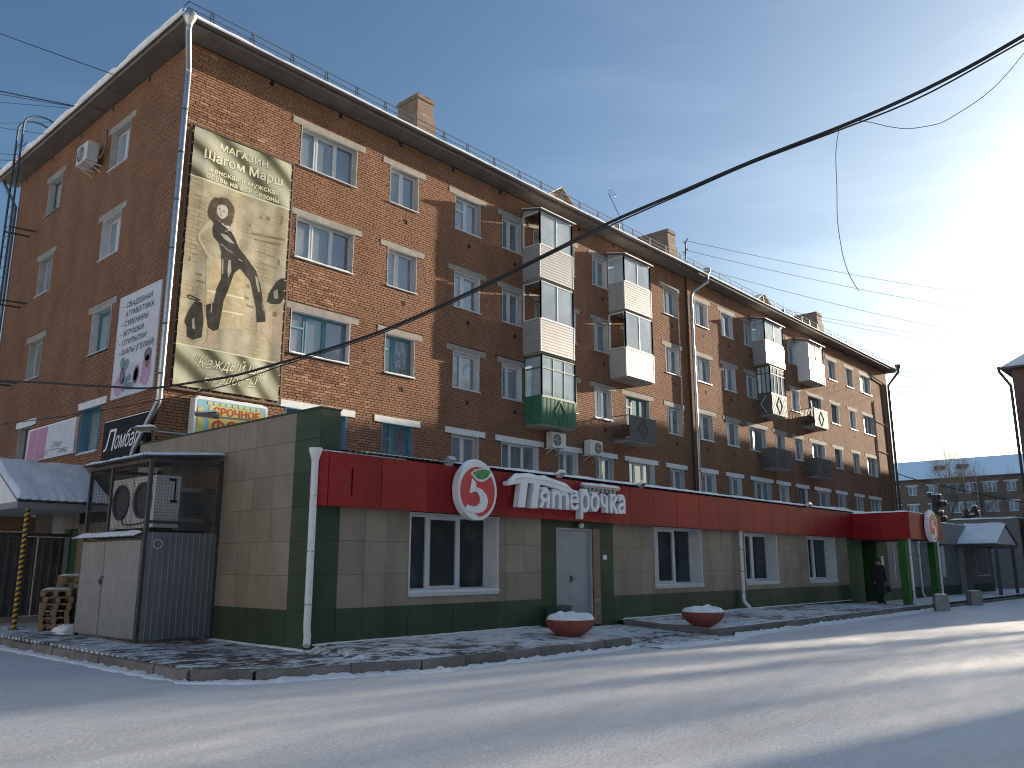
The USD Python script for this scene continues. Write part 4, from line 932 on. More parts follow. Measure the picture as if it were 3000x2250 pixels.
# ------------------------------------------------------------------ signs on the block
BAN = json_ban = {"hair":[[0.97,10.94],[1.15,11.03],[1.3,11.04],[1.42,10.96],[1.49,10.81],[1.47,10.62],[1.41,10.42],[1.3,10.41],[1.2,10.45],[1.09,10.5],[0.97,10.38],[0.89,10.46],[0.85,10.62],[0.91,10.82]],"face":[[1.04,10.8],[1.16,10.89],[1.29,10.89],[1.35,10.8],[1.34,10.63],[1.25,10.52],[1.18,10.48],[1.1,10.53],[1.03,10.63]],"neck":[[1.19,10.53],[1.29,10.57],[1.42,10.27],[1.26,10.32],[1.09,10.42]],"arm":[[0.8,10.3],[0.99,10.41],[1.03,10.3],[0.86,10.15],[0.7,9.95],[0.62,9.84],[0.71,9.7],[0.88,9.5],[1.03,9.37],[1.08,9.21],[1.02,9.12],[0.94,9.2],[0.92,9.29],[0.79,9.45],[0.59,9.74],[0.56,9.85],[0.67,10.06]],"top":[[0.98,10.4],[1.09,10.42],[1.26,10.32],[1.42,10.24],[1.58,10.19],[1.65,9.98],[1.77,9.83],[1.9,9.71],[1.68,9.62],[1.42,9.57],[1.26,9.56],[1.17,9.79],[1.0,9.94],[0.96,10.13]],"arm2":[[1.47,10.26],[1.6,10.32],[1.68,10.17],[1.74,10.01],[1.69,9.94],[1.62,10.07]],"legl":[[1.25,9.57],[1.57,9.62],[1.57,9.5],[1.65,9.1],[1.55,8.71],[1.41,8.27],[1.38,7.9],[1.33,7.51],[1.2,7.43],[1.04,7.5],[0.97,7.81],[0.94,8.07],[1.14,8.17],[1.19,8.57],[1.3,8.87],[1.26,9.41]],"legr":[[1.52,9.62],[1.9,9.72],[2.01,9.62],[2.3,9.36],[2.45,9.03],[2.54,8.67],[2.66,8.19],[2.69,8.01],[2.42,7.93],[2.38,8.3],[2.26,8.69],[2.14,9.03],[1.81,9.28],[1.64,9.09],[1.49,9.48]],"shoel":[[1.04,7.48],[1.31,7.44],[1.33,7.19],[1.4,7.04],[1.21,6.95],[1.04,6.95],[0.92,6.98],[1.06,7.19]],"shoer":[[2.42,7.93],[2.69,8.0],[2.78,7.76],[2.87,7.64],[2.78,7.56],[2.62,7.67],[2.54,7.82],[2.53,7.7],[2.47,7.68]],"bagl":[[0.44,7.59],[0.53,7.87],[0.68,8.12],[0.84,8.1],[0.91,7.64],[0.91,7.21],[0.68,7.1],[0.52,7.16],[0.51,7.39],[0.43,7.52]],"bagr":[[2.69,8.58],[2.74,8.84],[2.94,9.21],[3.08,9.35],[3.2,9.37],[3.19,8.79],[3.1,8.61],[2.82,8.54]],"barrelr":[[2.65,8.16],[2.83,8.44],[3.19,8.61],[3.19,7.43],[2.9,7.42],[2.73,7.61]],"hole":[[2.86,8.25],[2.9,8.35],[2.99,8.37],[3.03,8.29],[3.0,8.21],[2.92,8.19]],"barrelm":[[0.85,9.3],[1.95,9.61],[2.0,8.15],[2.01,7.66],[0.92,7.43],[0.92,8.15]],"hl1":[[1.46,9.41],[1.53,9.45],[1.57,9.14],[1.49,8.92],[1.46,9.13]],"hl2":[[2.28,9.24],[2.38,9.15],[2.46,8.8],[2.4,8.79],[2.33,8.99]],"hl3":[[0.61,7.62],[0.67,7.67],[0.72,7.38],[0.64,7.39]],"hl4":[[2.86,8.9],[2.98,9.02],[3.03,8.74],[2.9,8.72]],"hl5":[[1.17,10.09],[1.38,10.08],[1.63,9.92],[1.5,9.91],[1.28,9.97]],"sash":[[2.08,10.4],[3.12,10.52],[3.12,10.44],[2.11,10.34]],"sash2":[[2.17,10.25],[2.98,10.33],[2.99,10.27],[2.19,10.2]]}
ban = thing('banner', 'tall printed shoe shop banner with a posing woman, laced to a frame', 'banner')
BX0, BX1, BZ0, BZ1 = 0.25, 3.2, 5.9, 12.79
BW = 0.10
obj('frame', join(*[bar(a, b, 0.05, 0.05, (0, 1, 0)) for a, b in (((BX0 - 0.07, -0.05, BZ0 - 0.08), (BX1 + 0.09, -0.05, BZ0 - 0.08)), ((BX0 - 0.07, -0.05, BZ1 + 0.06), (BX1 + 0.09, -0.05, BZ1 + 0.06)), ((BX0 - 0.07, -0.05, BZ0 - 0.08), (BX0 - 0.07, -0.05, BZ1 + 0.06)), ((BX1 + 0.09, -0.05, BZ0 - 0.08), (BX1 + 0.09, -0.05, BZ1 + 0.06)))]), 'brown_wood', ban)
def cloth(z0, z1, w):
    def fn(U, V):
        X = BX0 + U * (BX1 - BX0); Z = z0 + V * (z1 - z0)
        e = np.minimum(np.minimum(U, 1 - U) * 8, 1)
        sc = 0.012 * np.abs(np.sin(Z * 9.0)) * (1 - e)
        X = X + np.where(U < .5, sc, -sc)
        return np.stack([X, -(w + 0.02 * np.sin(X * 2.1 + Z * 0.6) * e + 0.004 * np.sin(X * 7 - Z * 1.3) * e), Z], -1)
    return grid(np.linspace(0, 1, 70), np.linspace(0, 1, 70), fn)
def drape(m):                                                          # a flat print follows the cloth
    v = m[0].copy(); X, Z = v[:, 0], v[:, 2]; U = (X - BX0) / (BX1 - BX0); e = np.minimum(np.minimum(U, 1 - U) * 8, 1)
    v[:, 1] -= 0.02 * np.sin(X * 2.1 + Z * 0.6) * e + 0.004 * np.sin(X * 7 - Z * 1.3) * e
    return v, m[1]
def fine(poly, s=0.12):
    p = Polygon(poly) if not hasattr(poly, 'geom_type') else poly
    p = p.buffer(0)
    x0, y0, x1, y1 = p.bounds; out = []
    for a in np.arange(x0, x1, s):
        for b in np.arange(y0, y1, s):
            q = p.intersection(sbox(a, b, a + s, b + s))
            for g in getattr(q, 'geoms', [q]):
                if g.geom_type == 'Polygon' and g.area > 1e-6: out.append(g)
    return out
def rounded(pts, r=0.03): return Polygon(pts).buffer(r).buffer(-2 * r).buffer(r)
lay = [0]
def ink(name, shape, m, layer, parent, rnd=0.025):
    p = rounded(shape, rnd) if not hasattr(shape, 'geom_type') else shape
    ms = [onF(ext(g, 0.0003, BW + 0.0014 + 0.0006 * layer)) for g in fine(p)]
    return obj(name, drape(join(*ms)), m, parent)
obj('printed_wall', cloth(6.94, 11.42, BW), 'print_wall', ban)
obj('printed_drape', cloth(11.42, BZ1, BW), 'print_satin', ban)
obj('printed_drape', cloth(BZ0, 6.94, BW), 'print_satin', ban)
ink('printed_stripe', sbox(BX0, 11.4, BX1, 11.43), 'ink_cream', 1, ban); ink('printed_stripe', sbox(BX0, 6.92, BX1, 6.95), 'ink_cream', 1, ban)
ink('printed_barrel', BAN['barrelm'], 'ink_barrel', 0.6, ban)
for z in (8.45, 8.0): ink('printed_hoop', affinity.rotate(sbox(0.94, z, 2.0, z + 0.045), 2), 'ink_cream', 1.2, ban)
ink('printed_barrel', BAN['barrelr'], 'ink_pink', 0.6, ban); ink('printed_hole', BAN['hole'], 'ink_brown', 1.2, ban)
ink('printed_bar', BAN['sash'], 'ink_brown', 0.6, ban, 0.005); ink('printed_bar', BAN['sash2'], 'ink_brown', 0.6, ban, 0.005)
for (a, b, w_, h_) in ((0.45, 10.9, .3, .02), (0.5, 10.72, .25, .02), (0.42, 10.6, .3, .02), (2.3, 10.86, .08, .08), (2.5, 10.9, .12, .1), (2.0, 10.55, .06, .06), (0.62, 8.8, .16, .05), (0.66, 8.62, .2, .05), (2.05, 8.82, .1, .1), (2.02, 8.5, .12, .06), (2.08, 8.3, .22, .05), (2.94, 9.7, .06, .16), (2.96, 10.9, .05, .25), (0.46, 9.3, .12, .03), (0.4, 9.1, .05, .12), (0.36, 9.55, .2, .025), (2.3, 9.9, .5, .02), (2.4, 9.6, .55, .02), (2.3, 9.45, .35, .02)):
    ink('printed_mark', affinity.rotate(sbox(a, b, a + w_, b + h_), -4), 'ink_brown', 0.9, ban)
wom = ink('printed_figure', BAN['legr'], 'ink_black', 2, ban)
ink('legs', BAN['legl'], 'ink_black', 2.6, wom); ink('arm', BAN['arm'], 'ink_skin', 2, wom); ink('neck', BAN['neck'], 'ink_face', 2, wom, 0.01); ink('blouse', BAN['top'], 'ink_black', 3.2, wom)
ink('arm', BAN['arm2'], 'ink_skin', 3.8, wom, 0.012)
hc = Polygon(BAN['hair']).buffer(0.04).exterior
hp = unary_union([Polygon(BAN['hair']).buffer(0.02)] + [Point(hc.interpolate(q, True)).buffer(rng.uniform(0.018, 0.04)) for q in np.linspace(0, 1, 46)])
ink('hair', hp, 'ink_hair', 3.0, wom)
fc = ink('face', BAN['face'], 'ink_face', 3.8, wom, 0.02)
for nm, x_, z_, a, b, r_ in (('eye', 1.105, 10.735, .03, .012, -12), ('eye', 1.235, 10.705, .032, .012, -12), ('brow', 1.10, 10.765, .036, .007, -8), ('brow', 1.235, 10.742, .04, .007, -20), ('mouth', 1.15, 10.585, .032, .012, -12), ('nose', 1.155, 10.66, .012, .02, -10)):
    ink(nm, affinity.rotate(affinity.scale(Point(x_, z_).buffer(1), a, b), r_), 'ink_hair', 4.4, wom)
for k in ('hl1', 'hl2', 'hl5'): ink('sheen', BAN[k], 'ink_shine', 4.4, wom, 0.012)
for (a, b, w_, h_, r_) in ((1.3, 9.0, .03, .4, 4), (1.08, 7.9, .03, .35, 2), (1.75, 9.5, .12, .03, -20), (2.56, 8.3, .025, .25, 8), (1.2, 9.75, .2, .02, -20), (1.35, 9.68, .22, .018, -15), (1.3, 10.2, .14, .02, 30)):
    ink('sheen', affinity.rotate(sbox(a, b, a + w_, b + h_), r_), 'ink_shine', 4.4, wom)
ink('shoe', BAN['shoel'], 'ink_pink', 2, wom); ink('shoe', BAN['shoer'], 'ink_pink', 2, wom, 0.008)
bg1 = ink('printed_bag', BAN['bagl'], 'ink_black', 2, ban); ink('sheen', BAN['hl3'], 'ink_shine', 3, bg1, 0.01)
ink('handle', Polygon([(0.42, 8.2), (0.5, 8.24), (0.7, 8.2), (0.82, 8.16), (0.7, 8.12), (0.5, 8.13)]).difference(Polygon([(0.47, 8.19), (0.52, 8.205), (0.68, 8.17), (0.68, 8.15), (0.5, 8.16)])), 'ink_black', 2.4, bg1)
bg2 = ink('printed_bag', BAN['bagr'], 'ink_black', 2, ban); ink('sheen', BAN['hl4'], 'ink_shine', 3, bg2, 0.01)
def letters(parent, t, u0, v0, wd, cap, m, w0, shear=0.0, tilt=0.0, plane=onF, outline=None, name='lettering', fn=None, bold=True):
    if outline:
        for dx, dz in ((-.009, 0), (.009, 0), (.009, -.014)):
            a = plane(text(t, u0 + dx, v0 + dz, wd, cap, 0.0003, w0, bold, shear, tilt)); obj(name + '_edge', fn(a) if fn else a, outline, parent)
    a = plane(text(t, u0, v0, wd, cap, 0.0003, w0 + 0.0007, bold, shear, tilt))
    return obj(name, fn(a) if fn else a, m, parent)
LW = BW + 0.002
letters(ban, 'МАГАЗИН', 1.0, 12.4, 1.44, 0.19, 'ink_cream', LW, 0, 0, onF, 'ink_outline', fn=drape)
letters(ban, 'Шагом Марш', 0.57, 12.0, 2.36, 0.26, 'ink_cream', LW, 0, 0.012, onF, 'ink_outline', fn=drape)
letters(ban, 'женская и мужская', 0.7, 11.68, 2.13, 0.145, 'ink_cream', LW, 0, 0.015, onF, 'ink_outline', fn=drape)
letters(ban, 'обувь на все сезоны', 0.67, 11.49, 2.18, 0.145, 'ink_cream', LW, 0, 0.0, onF, 'ink_outline', fn=drape)
letters(ban, '“Каждый шаг', 0.7, 6.42, 2.1, 0.3, 'ink_cream', LW, 0.35, 0.05, onF, 'ink_outline', fn=drape, bold=False)
letters(ban, 'в радость!”', 1.05, 6.08, 1.55, 0.28, 'ink_cream', LW, 0.35, 0.05, onF, 'ink_outline', fn=drape, bold=False)
# lacing
obj('lacing', join(*[bar((BX0 - 0.06, -0.06, z), (BX0 + 0.03, -BW - 0.004, z + 0.05), 0.008) for z in np.arange(BZ0 + .1, BZ1, 0.3)], *[bar((BX1 - 0.03, -BW - 0.004, z), (BX1 + 0.08, -0.06, z + 0.05), 0.008) for z in np.arange(BZ0 + .1, BZ1, 0.3)], *[bar((x, -0.06, BZ0 - 0.08), (x + 0.04, -BW, BZ0 + 0.03), 0.008) for x in np.arange(BX0 + .1, BX1, .3)]), 'ink_cream', ban)

w = thing('wall_sign', 'white board listing wedding goods and souvenirs, high on the gable beside the corner downpipe', 'sign')
obj('board', pbox(GG, 0.33, 2.69, 0.004, 0.04, 5.83, 8.59), 'board_white', w)
obj('edge_trim', join(pbox(GG, 0.32, 2.70, 0.003, 0.047, 8.59, 8.61), pbox(GG, 0.32, 2.70, 0.003, 0.047, 5.81, 5.83), pbox(GG, 0.31, 0.33, 0.003, 0.047, 5.81, 8.61), pbox(GG, 2.69, 2.71, 0.003, 0.047, 5.81, 8.61)), 'board_white', w)
for t, y_, z_, wd in (('- СВАДЕБНАЯ', 2.5, 8.25, 1.72), ('АТРИБУТИКА', 2.31, 8.0, 1.66), ('- СУВЕНИРЫ', 2.52, 7.74, 1.6), ('- ИГРУШКИ', 2.52, 7.47, 1.38), ('- ОТКРЫТКИ', 2.52, 7.22, 1.57), ('- ШАРЫ (ГЕЛИЙ)', 2.52, 6.96, 2.06)):
    letters(w, t, -y_, z_, wd, 0.145, 'ink_navy', 0.042, 0.22, 0.0, onG)
def gshape(name, p, m, layer=0): return obj(name, onG(ext(p, 0.002, 0.042 + 0.003 * layer)), m, w)
E_ = lambda y, z, a, b, r=0: affinity.rotate(affinity.scale(Point(-y, z).buffer(1), a, b), r)
gshape('printed_cloud', E_(1.7, 6.3, .8, .36), 'ink_lilac'); gshape('printed_cloud', E_(2.25, 6.12, .3, .25), 'ink_mauve', 1); gshape('printed_cloud', E_(.75, 6.35, .26, .4), 'ink_mauve', 1)
for (y_, z_, a, b, m_, r_) in ((2.16, 6.72, .13, .17, 'ink_teal', 20), (1.92, 6.66, .12, .16, 'ink_teal', -15), (2.1, 6.38, .16, .22, 'ink_slate', 10), (1.92, 6.14, .15, .2, 'ink_teal', -10), (2.3, 6.02, .14, .13, 'ink_mauve', 0), (0.72, 6.74, .2, .17, 'ink_slate', 0), (0.72, 6.56, .13, .17, 'ink_brown', 0), (1.3, 6.3, .17, .24, 'ink_slate', -15), (1.3, 6.3, .11, .17, 'board_white', -15), (1.7, 6.28, .12, .1, 'ink_teal', 0), (1.62, 6.05, .2, .1, 'ink_teal', 0)):
    gshape('printed_balloon', E_(y_, z_, a, b, r_), m_, 2)
for (y_, z_, r_) in ((0.95, 6.15, .17), (0.62, 6.38, .12)):
    gshape('printed_star', Polygon([(-y_ + r_ * (1 if i % 2 == 0 else .5) * math.sin(i * math.pi / 5), z_ + r_ * (1 if i % 2 == 0 else .5) * math.cos(i * math.pi / 5)) for i in range(10)]), 'ink_mauve', 2)
w = thing('pawn_sign', 'black pawnshop board with pale script on the gable, just left of the bent downpipe', 'sign')
obj('board', pbox(GG, 0.22, 2.72, 0.004, 0.12, 3.95, 5.2), 'black_board', w); obj('top_snow', pbox(GG, 0.22, 2.72, 0.004, 0.11, 5.202, 5.222), 'snow', w)
letters(w, 'Л', -2.62, 4.43, 0.55, 0.55, 'sign_white', 0.122, 0.3, 0, onG, bold=False); letters(w, 'омбард', -2.0, 4.46, 1.6, 0.45, 'sign_white', 0.122, 0.3, 0.0, onG, bold=False)
w = thing('sport_sign', 'white and pink sports shop board on the gable between two windows', 'sign')
obj('board', pbox(GG, 4.72, 8.4, 0.004, 0.09, 4.6, 5.58), 'board_white', w)
obj('pink_panel', join(onG(ext([(-8.3, 4.62), (-7.75, 4.62), (-7.6, 5.56), (-8.15, 5.56)], 0.003, 0.09))), 'board_pink', w); obj('pink_panel', onG(ext([(-7.7, 4.62), (-6.9, 4.62), (-6.75, 5.56), (-7.55, 5.56)], 0.003, 0.09)), 'board_pink', w)
letters(w, 'Спорт', -6.34, 4.9, 0.75, 0.16, 'ink_navy', 0.092, 0.15, 0, onG, bold=False); letters(w, 'лэнд', -5.78, 4.7, 0.6, 0.16, 'ink_navy', 0.092, 0.15, 0, onG, bold=False)
obj('rule', pbox(GG, 5.85, 6.5, 0.093, 0.096, 4.82, 4.84), 'ink_navy', w); letters(w, 'одежда', -7.55, 4.7, 1.0, 0.16, 'ink_mauve', 0.094, 0.15, 0, onG, bold=False) if False else obj('mesh_mark', join(*[pbox(GG, 6.6 + k * 0.11, 6.64 + k * 0.11, 0.094, 0.097, 4.7, 4.86) for k in range(8)]), 'ink_mauve', w)
obj('top_snow', pbox(GG, 4.72, 8.4, 0.0, 0.08, 5.582, 5.61), 'snow', w)
w = thing('photo_sign', 'yellow and blue lightbox advertising photos with red letters, behind the shop parapet under the banner', 'sign')
def rr(x0, x1, z0, z1, r): return sbox(x0 + r, z0 + r, x1 - r, z1 - r).buffer(r)
obj('case', onF(ext(rr(0.78, 2.79, 4.05, 5.66, 0.08), 0.28, 0.02)), 'sign_white', w)
FWD = 0.302
obj('face', onF(ext(rr(0.84, 2.73, 4.1, 5.6, 0.06), 0.003, 0.3)), 'ink_sky', w)
obj('face_panel', onF(ext(unary_union([rr(1.15, 2.66, 4.15, 5.47, 0.06)]), 0.003, 0.304)), 'ink_yellow', w); obj('face_panel', onF(ext(rr(0.86, 1.02, 4.2, 5.4, 0.06), 0.003, 0.304)), 'ink_yellow', w)
obj('film_hole', join(*[pbox(GF, 1.1 + k * 0.17, 1.2 + k * 0.17, 0.304, 0.308, 5.49, 5.56) for k in range(9)]), 'ink_yellow', w)
letters(w, 'СРОЧНОЕ', 1.27, 5.26, 1.3, 0.185, 'red_print', 0.31); letters(w, 'ФОТО', 1.25, 4.82, 1.36, 0.3, 'red_print', 0.31)
obj('top_snow', snowcap(0.8, 2.77, -0.29, -0.03, 5.665, 0.035, 4, 0.1, 0.01), 'snow', w, smooth=True)

# ------------------------------------------------------------------ air conditioners
def aircon(pl, u0, u1, w0, w1, z0, z1, label, fan_u=0.34, hose=None, group=None):
    t = thing('air_conditioner', label, 'air conditioner', group)
    obj('casing', pbox(pl, u0, u1, w0, w1, z0, z1), 'ac_white', t)
    um, zm = u0 + (u1 - u0) * fan_u, (z0 + z1) / 2
    r = (z1 - z0) * 0.42
    c = [P3(pl, um, w1 + 0.004, zm)]
    def ring(rr_, w_, seg=20):
        V = [P3(pl, um + rr_ * math.cos(a), w_, zm + rr_ * math.sin(a)) for a in np.linspace(0, 2 * math.pi, seg, endpoint=False)]
        return V
    V = ring(r, w1 + 0.003) + [P3(pl, um, w1 + 0.003, zm)]
    F = [[i, (i + 1) % 20, 20] for i in range(20)]
    F = np.array(F) if pl[0] == 'F' else np.array(F)[:, ::-1]
    obj('fan_opening', (np.array(V), F), 'grille_dark', t)
    gr = []
    for k in (0.35, 0.65, 0.95): gr.append(tube([P3(pl, um + r * k * math.cos(a), w1 + 0.012, zm + r * k * math.sin(a)) for a in np.linspace(0, 2 * math.pi, 17)], 0.006, 4, False))
    gr.append(pbox(pl, um - r, um + r, w1 + 0.01, w1 + 0.016, zm - 0.008, zm + 0.008)); gr.append(pbox(pl, um - 0.008, um + 0.008, w1 + 0.017, w1 + 0.022, zm - r, zm + r))
    obj('fan_grille', join(*gr), 'ac_white', t)
    for u in (u0 + 0.12, u1 - 0.12):
        obj('bracket', join(bar(P3(pl, u, 0.01, z0 - 0.02), P3(pl, u, w1 + 0.05, z0 - 0.02), 0.04), bar(P3(pl, u, 0.02, z0 - 0.22), P3(pl, u, w1 - 0.08, z0 - 0.04), 0.022)), 'white_pipe', t)
    if hose: obj('hose', tube(smoothpts(hose), 0.028, 6), 'old_board', t, smooth=True)
    p0, p1 = P3(pl, u0, w0, 0), P3(pl, u1, w1, 0)
    obj('top_snow', snowcap(min(p0[0], p1[0]), max(p0[0], p1[0]), min(p0[1], p1[1]), max(p0[1], p1[1]), z1 + 0.002, 0.03, int(u0 * 3), 0.06, 0.005), 'snow', t, smooth=True)
    return t
aircon(GG, 5.05, 5.85, 0.18, 0.5, 13.35, 13.95, 'white air conditioner beside the top window of the gable', 0.62, [(-0.2, 5.06, 13.5), (-0.18, 4.86, 13.45), (-0.1, 4.8, 13.8), (-0.06, 4.95, 14.3), (-0.02, 5.0, 14.45)])
aircon(GF, 14.42, 15.2, 0.16, 0.46, 5.78, 6.34, 'white air conditioner below the green balcony', 0.35)
aircon(GF, 16.7, 17.5, 0.16, 0.46, 5.74, 6.28, 'white air conditioner right of the one below the green balcony', 0.62)

# ------------------------------------------------------------------ the shop
shop = thing('shop', 'long low shop clad in beige and green tiles under a red fascia', 'shop')
FY, SX = -7.12, -0.3
FP, SP = ('F', FY), ('G', SX)
ZB = 0.12
swins = [(1.88, 4.36, 1.08, 2.6, 'p3', [0.30, 0.66]), (10.52, 13.0, 1.06, 2.6, 'p3', [0.25, 0.62]), (15.7, 17.97, 1.06, 2.6, 'p2', [0.5]), (20.48, 22.96, 1.04, 2.6, 'p2', [0.5])]
DX0, DX1, DZ = 6.36, 7.76, 2.45
sholes = [(a, b, c, d) for a, b, c, d, _, _ in swins] + [(DX0, DX1, 0.0, DZ), (25.7, 27.4, 0.0, 2.5)]
cells = rect_cells(SX, 33.2, 0.0, 3.5, sholes)
def backing(pl, cells, w=-0.022):
    ms = []
    for a, b, c, d in cells:
        p = [P3(pl, a, w, c), P3(pl, b, w, c), P3(pl, b, w, d), P3(pl, a, w, d)]
        ms.append((np.array(p), np.array([[0, 1, 2], [0, 2, 3]] if pl[0] == 'F' else [[0, 2, 1], [0, 3, 2]])))
    return join(*ms)
obj('wall', join(backing(FP, cells), backing(SP, [(FY, 0.1, 0.0, 4.34), (0.1, 9.0, 0.0, 3.3)]), box(SX + 0.03, 0.1, FY + 0.03, 0.05, 3.3, 4.34), box(SX + 0.01, 0.0, 0.1, 9.0, 3.2, 3.3), box(SX + 0.022, 0, 0.08, 0.1, 3.3, 4.34)), 'dark_void', shop)
def panels(pl, us, zs, matf, holes, t=0.018, g=0.003):
    for i in range(len(us) - 1):
        for j in range(len(zs) - 1):
            m = matf(i, j)
            if m is None: continue
            for (a, b, c, d) in rect_cells(us[i] + g, us[i + 1] - g, zs[j] + g, zs[j + 1] - g, holes):
                if b - a < 0.02 or d - c < 0.02: continue
                dw = rng.normal(0, 0.0012)
                obj('facade_tile', pbox(pl, a, b, -t, dw, c, d), m, shop)
fx = [SX, 0.21, 0.79, 1.3, 1.88, 2.49, 3.08, 3.74, 4.36, 4.62, 5.2, 5.81, 6.36, 7.03, 7.76, 8.05, 8.61]
while fx[-1] < 23.9: fx.append(fx[-1] + 0.62)
fx[-1] = 24.2
zr = [ZB, 0.84, 1.43, 2.025, 2.62]
def fm(i, j):
    x = (fx[i] + fx[i + 1]) / 2
    if j == 0 or x < 0.21 or 5.81 < x < 6.36 or 8.05 < x < 8.61 or 6.36 < x < 8.05: return 'tile_green'
    return 'tile_beige'
panels(FP, fx, zr, fm, [(a - 0.0, b, c, d) for a, b, c, d in sholes] + [(7.76, 8.05, 0, 2.47)])
sy_ = [FY, -6.36, -5.71, -5.03, -4.61, -3.97, -3.54, -2.9, -2.3, -1.65, -1.0, -0.45, 0.08]
zs_ = [ZB, 0.81, 1.41, 2.01, 2.62, 3.22, 3.82, 4.36]
panels(SP, sy_, zs_, lambda i, j: 'tile_green' if (j == 0 or i == 0) else 'tile_beige', [])
panels(SP, [0.1, 0.75, 1.4, 2.0, 2.6, 3.2], zs_[:5], lambda i, j: 'tile_beige', [])
panels(SP, [3.2, 3.64, 4.08, 4.7, 5.3, 5.9, 6.5, 7.1], [ZB, 0.81, 1.42, 2.0, 2.5, 3.25], lambda i, j: None if i == 0 and j < 4 else ('tile_green' if i == 1 and j < 4 else 'tile_beige'), [])
obj('back_door', pbox(SP, 3.22, 3.6, -0.02, -0.01, ZB, 2.48), 'entrance_green', shop)
# screw holes and rust runs left on the side wall where a plate was removed
obj('bolt_stub', join(*[pbox(SP, y, y + 0.012, 0.001, 0.02, z, z + 0.012) for y, z in ((-5.9, 1.93), (-5.75, 1.92), (-5.62, 1.95), (-5.88, 1.7), (-5.6, 1.68), (-5.9, 1.5), (-5.72, 1.25), (-5.6, 1.22), (-6.62, 2.2), (-6.9, 2.22), (-6.72, 1.9), (-6.95, 1.9))]), 'old_board', shop, kind='stuff', label='rusty screw stubs on the side wall')
# parapet cap
obj('parapet_cap', join(box(SX - 0.02, 0.15, FY - 0.02, 0.1, 4.36, 4.39)), 'tile_green', shop)
obj('parapet_front', join(box(SX + 0.004, 0.13, FY - 0.004, FY + 0.02, 3.6, 4.36)), 'tile_green', shop)
obj('parapet_side', box(0.125, 0.135, FY + 0.02, 0.05, 3.55, 4.36), 'dark_sheet', shop)
# corrugated roof with snow, rising to the brick wall
def wavy_roof(x0, x1, ya, za, yb, zb, pitch=0.13, h=0.022, ny=2):
    n = int((x1 - x0) / pitch * 6)
    def fn(U, V):
        X = x0 + U * (x1 - x0)
        return np.stack([X, ya + V * (yb - ya), za + V * (zb - za) + h * np.cos((X - x0) / pitch * 2 * np.pi)], -1)
    return grid(np.linspace(0, 1, n + 1), np.linspace(0, 1, ny), fn)
rf = obj('roof', wavy_roof(0.14, 33.0, FY - 0.24, 3.6, -0.14, 4.34), 'dark_sheet', shop)
def roofsn(U, V):
    X = 0.6 + U * 32.4; p = np.stack([X * 3, V * 6, 0 * X], -1)
    h = (0.022 * np.cos((X - 0.14) / 0.13 * 2 * np.pi) * np.clip(1.2 - X / 6, 0, 1)) + 0.012 + np.clip(X - 2.5, 0, 3) * 0.018 * (0.6 + 0.8 * meshkit.fbm(p, 3, 31)) + 0.01 * meshkit.fbm(p * 2, 2, 30)
    e = np.where(V < 1e-9, 0.012, h)
    return np.stack([X, FY - 0.235 - 0.02 * (V < 1e-9) + V * 6.9, 3.602 + V * 0.72 + e], -1)
obj('roof_snow', grid(np.linspace(0, 1, 700), np.r_[0, 0.004, 0.02, 0.2, 1], roofsn), 'snow', rf, smooth=True)

for n_, (a, b, c, d, k, fr_) in enumerate(swins):
    wn = window(shop, FP, a, b, c, d, k, 0.34, False, True, 'white_plastic', 'white_plaster', 0.03 if n_ == 0 else 0.02, curtain=None, fracs=fr_, glass='shop_glass', fr=0.06)
    if n_ < 2:                                                      # round stickers on the inside of the panes
        us = [a] + [a + (b - a) * f for f in fr_] + [b]
        for i in range(3):
            for j, zc in enumerate((c + 0.28, c + 0.72, c + 1.16)):
                if n_ == 1 and (i + j) % 2: continue
                m_ = [['ink_brown', 'black_board', 'red_dark'], ['red_dark', 'black_board', 'green_dark'], ['green_dark', 'black_board', 'ink_brown']][i][j]
                if m_ in ('red_dark', 'green_dark') and m_ not in M: mat(m_, (0.16, 0.02, 0.02) if m_ == 'red_dark' else (0.03, 0.10, 0.03), None, 3, 0.6)
                dsk = ext(Point((us[i] + us[i + 1]) / 2 - 0.02, zc).buffer(0.17), 0.004)
                obj('window_sticker', onF(dsk, FY + 0.34 + 0.06), m_, wn)
    obj('window_surround', join(pbox(FP, a - 0.02, a, -0.02, 0.012, c - 0.03, d), pbox(FP, b, b + 0.02, -0.02, 0.012, c - 0.03, d), pbox(FP, a - 0.02, b + 0.02, -0.02, 0.03, c - 0.08, c - 0.031)), 'white_plastic', wn)
# goods door
dr = obj('door', join(pbox(FP, DX0 + 0.06, 6.9, -0.12, -0.07, 0.2, 2.4), ), 'door_grey', shop)
obj('door_leaf', pbox(FP, 6.906, DX1 - 0.05, -0.12, -0.072, 0.2, 2.4), 'door_grey', dr)
obj('door_frame', join(pbox(FP, DX0, DX0 + 0.055, -0.14, -0.02, 0.15, 2.45), pbox(FP, DX1 - 0.045, DX1, -0.14, -0.02, 0.15, 2.45), pbox(FP, DX0 + 0.055, DX1 - 0.045, -0.14, -0.021, 2.402, 2.45)), 'plaster', dr)
obj('handle', join(pbox(FP, 6.95, 6.99, -0.07, -0.035, 1.2, 1.34), pbox(FP, 6.96, 7.08, -0.04, -0.02, 1.26, 1.285)), 'dark_steel', dr)
obj('reveal', join(pbox(FP, DX0 - 0.002, DX0, -0.3, -0.004, 0.1, 2.45), pbox(FP, DX0, DX1, -0.3, -0.29, 0.1, 2.5)), 'dark_void', dr)
obj('door_post', pbox(FP, 7.78, 8.04, -0.018, 0.012, 0.2, 2.46), 'old_board', dr)
for z in (0.75, 1.4, 2.0): obj('post_band', pbox(FP, 7.79, 8.03, 0.0125, 0.018, z, z + 0.03), 'zinc', dr)
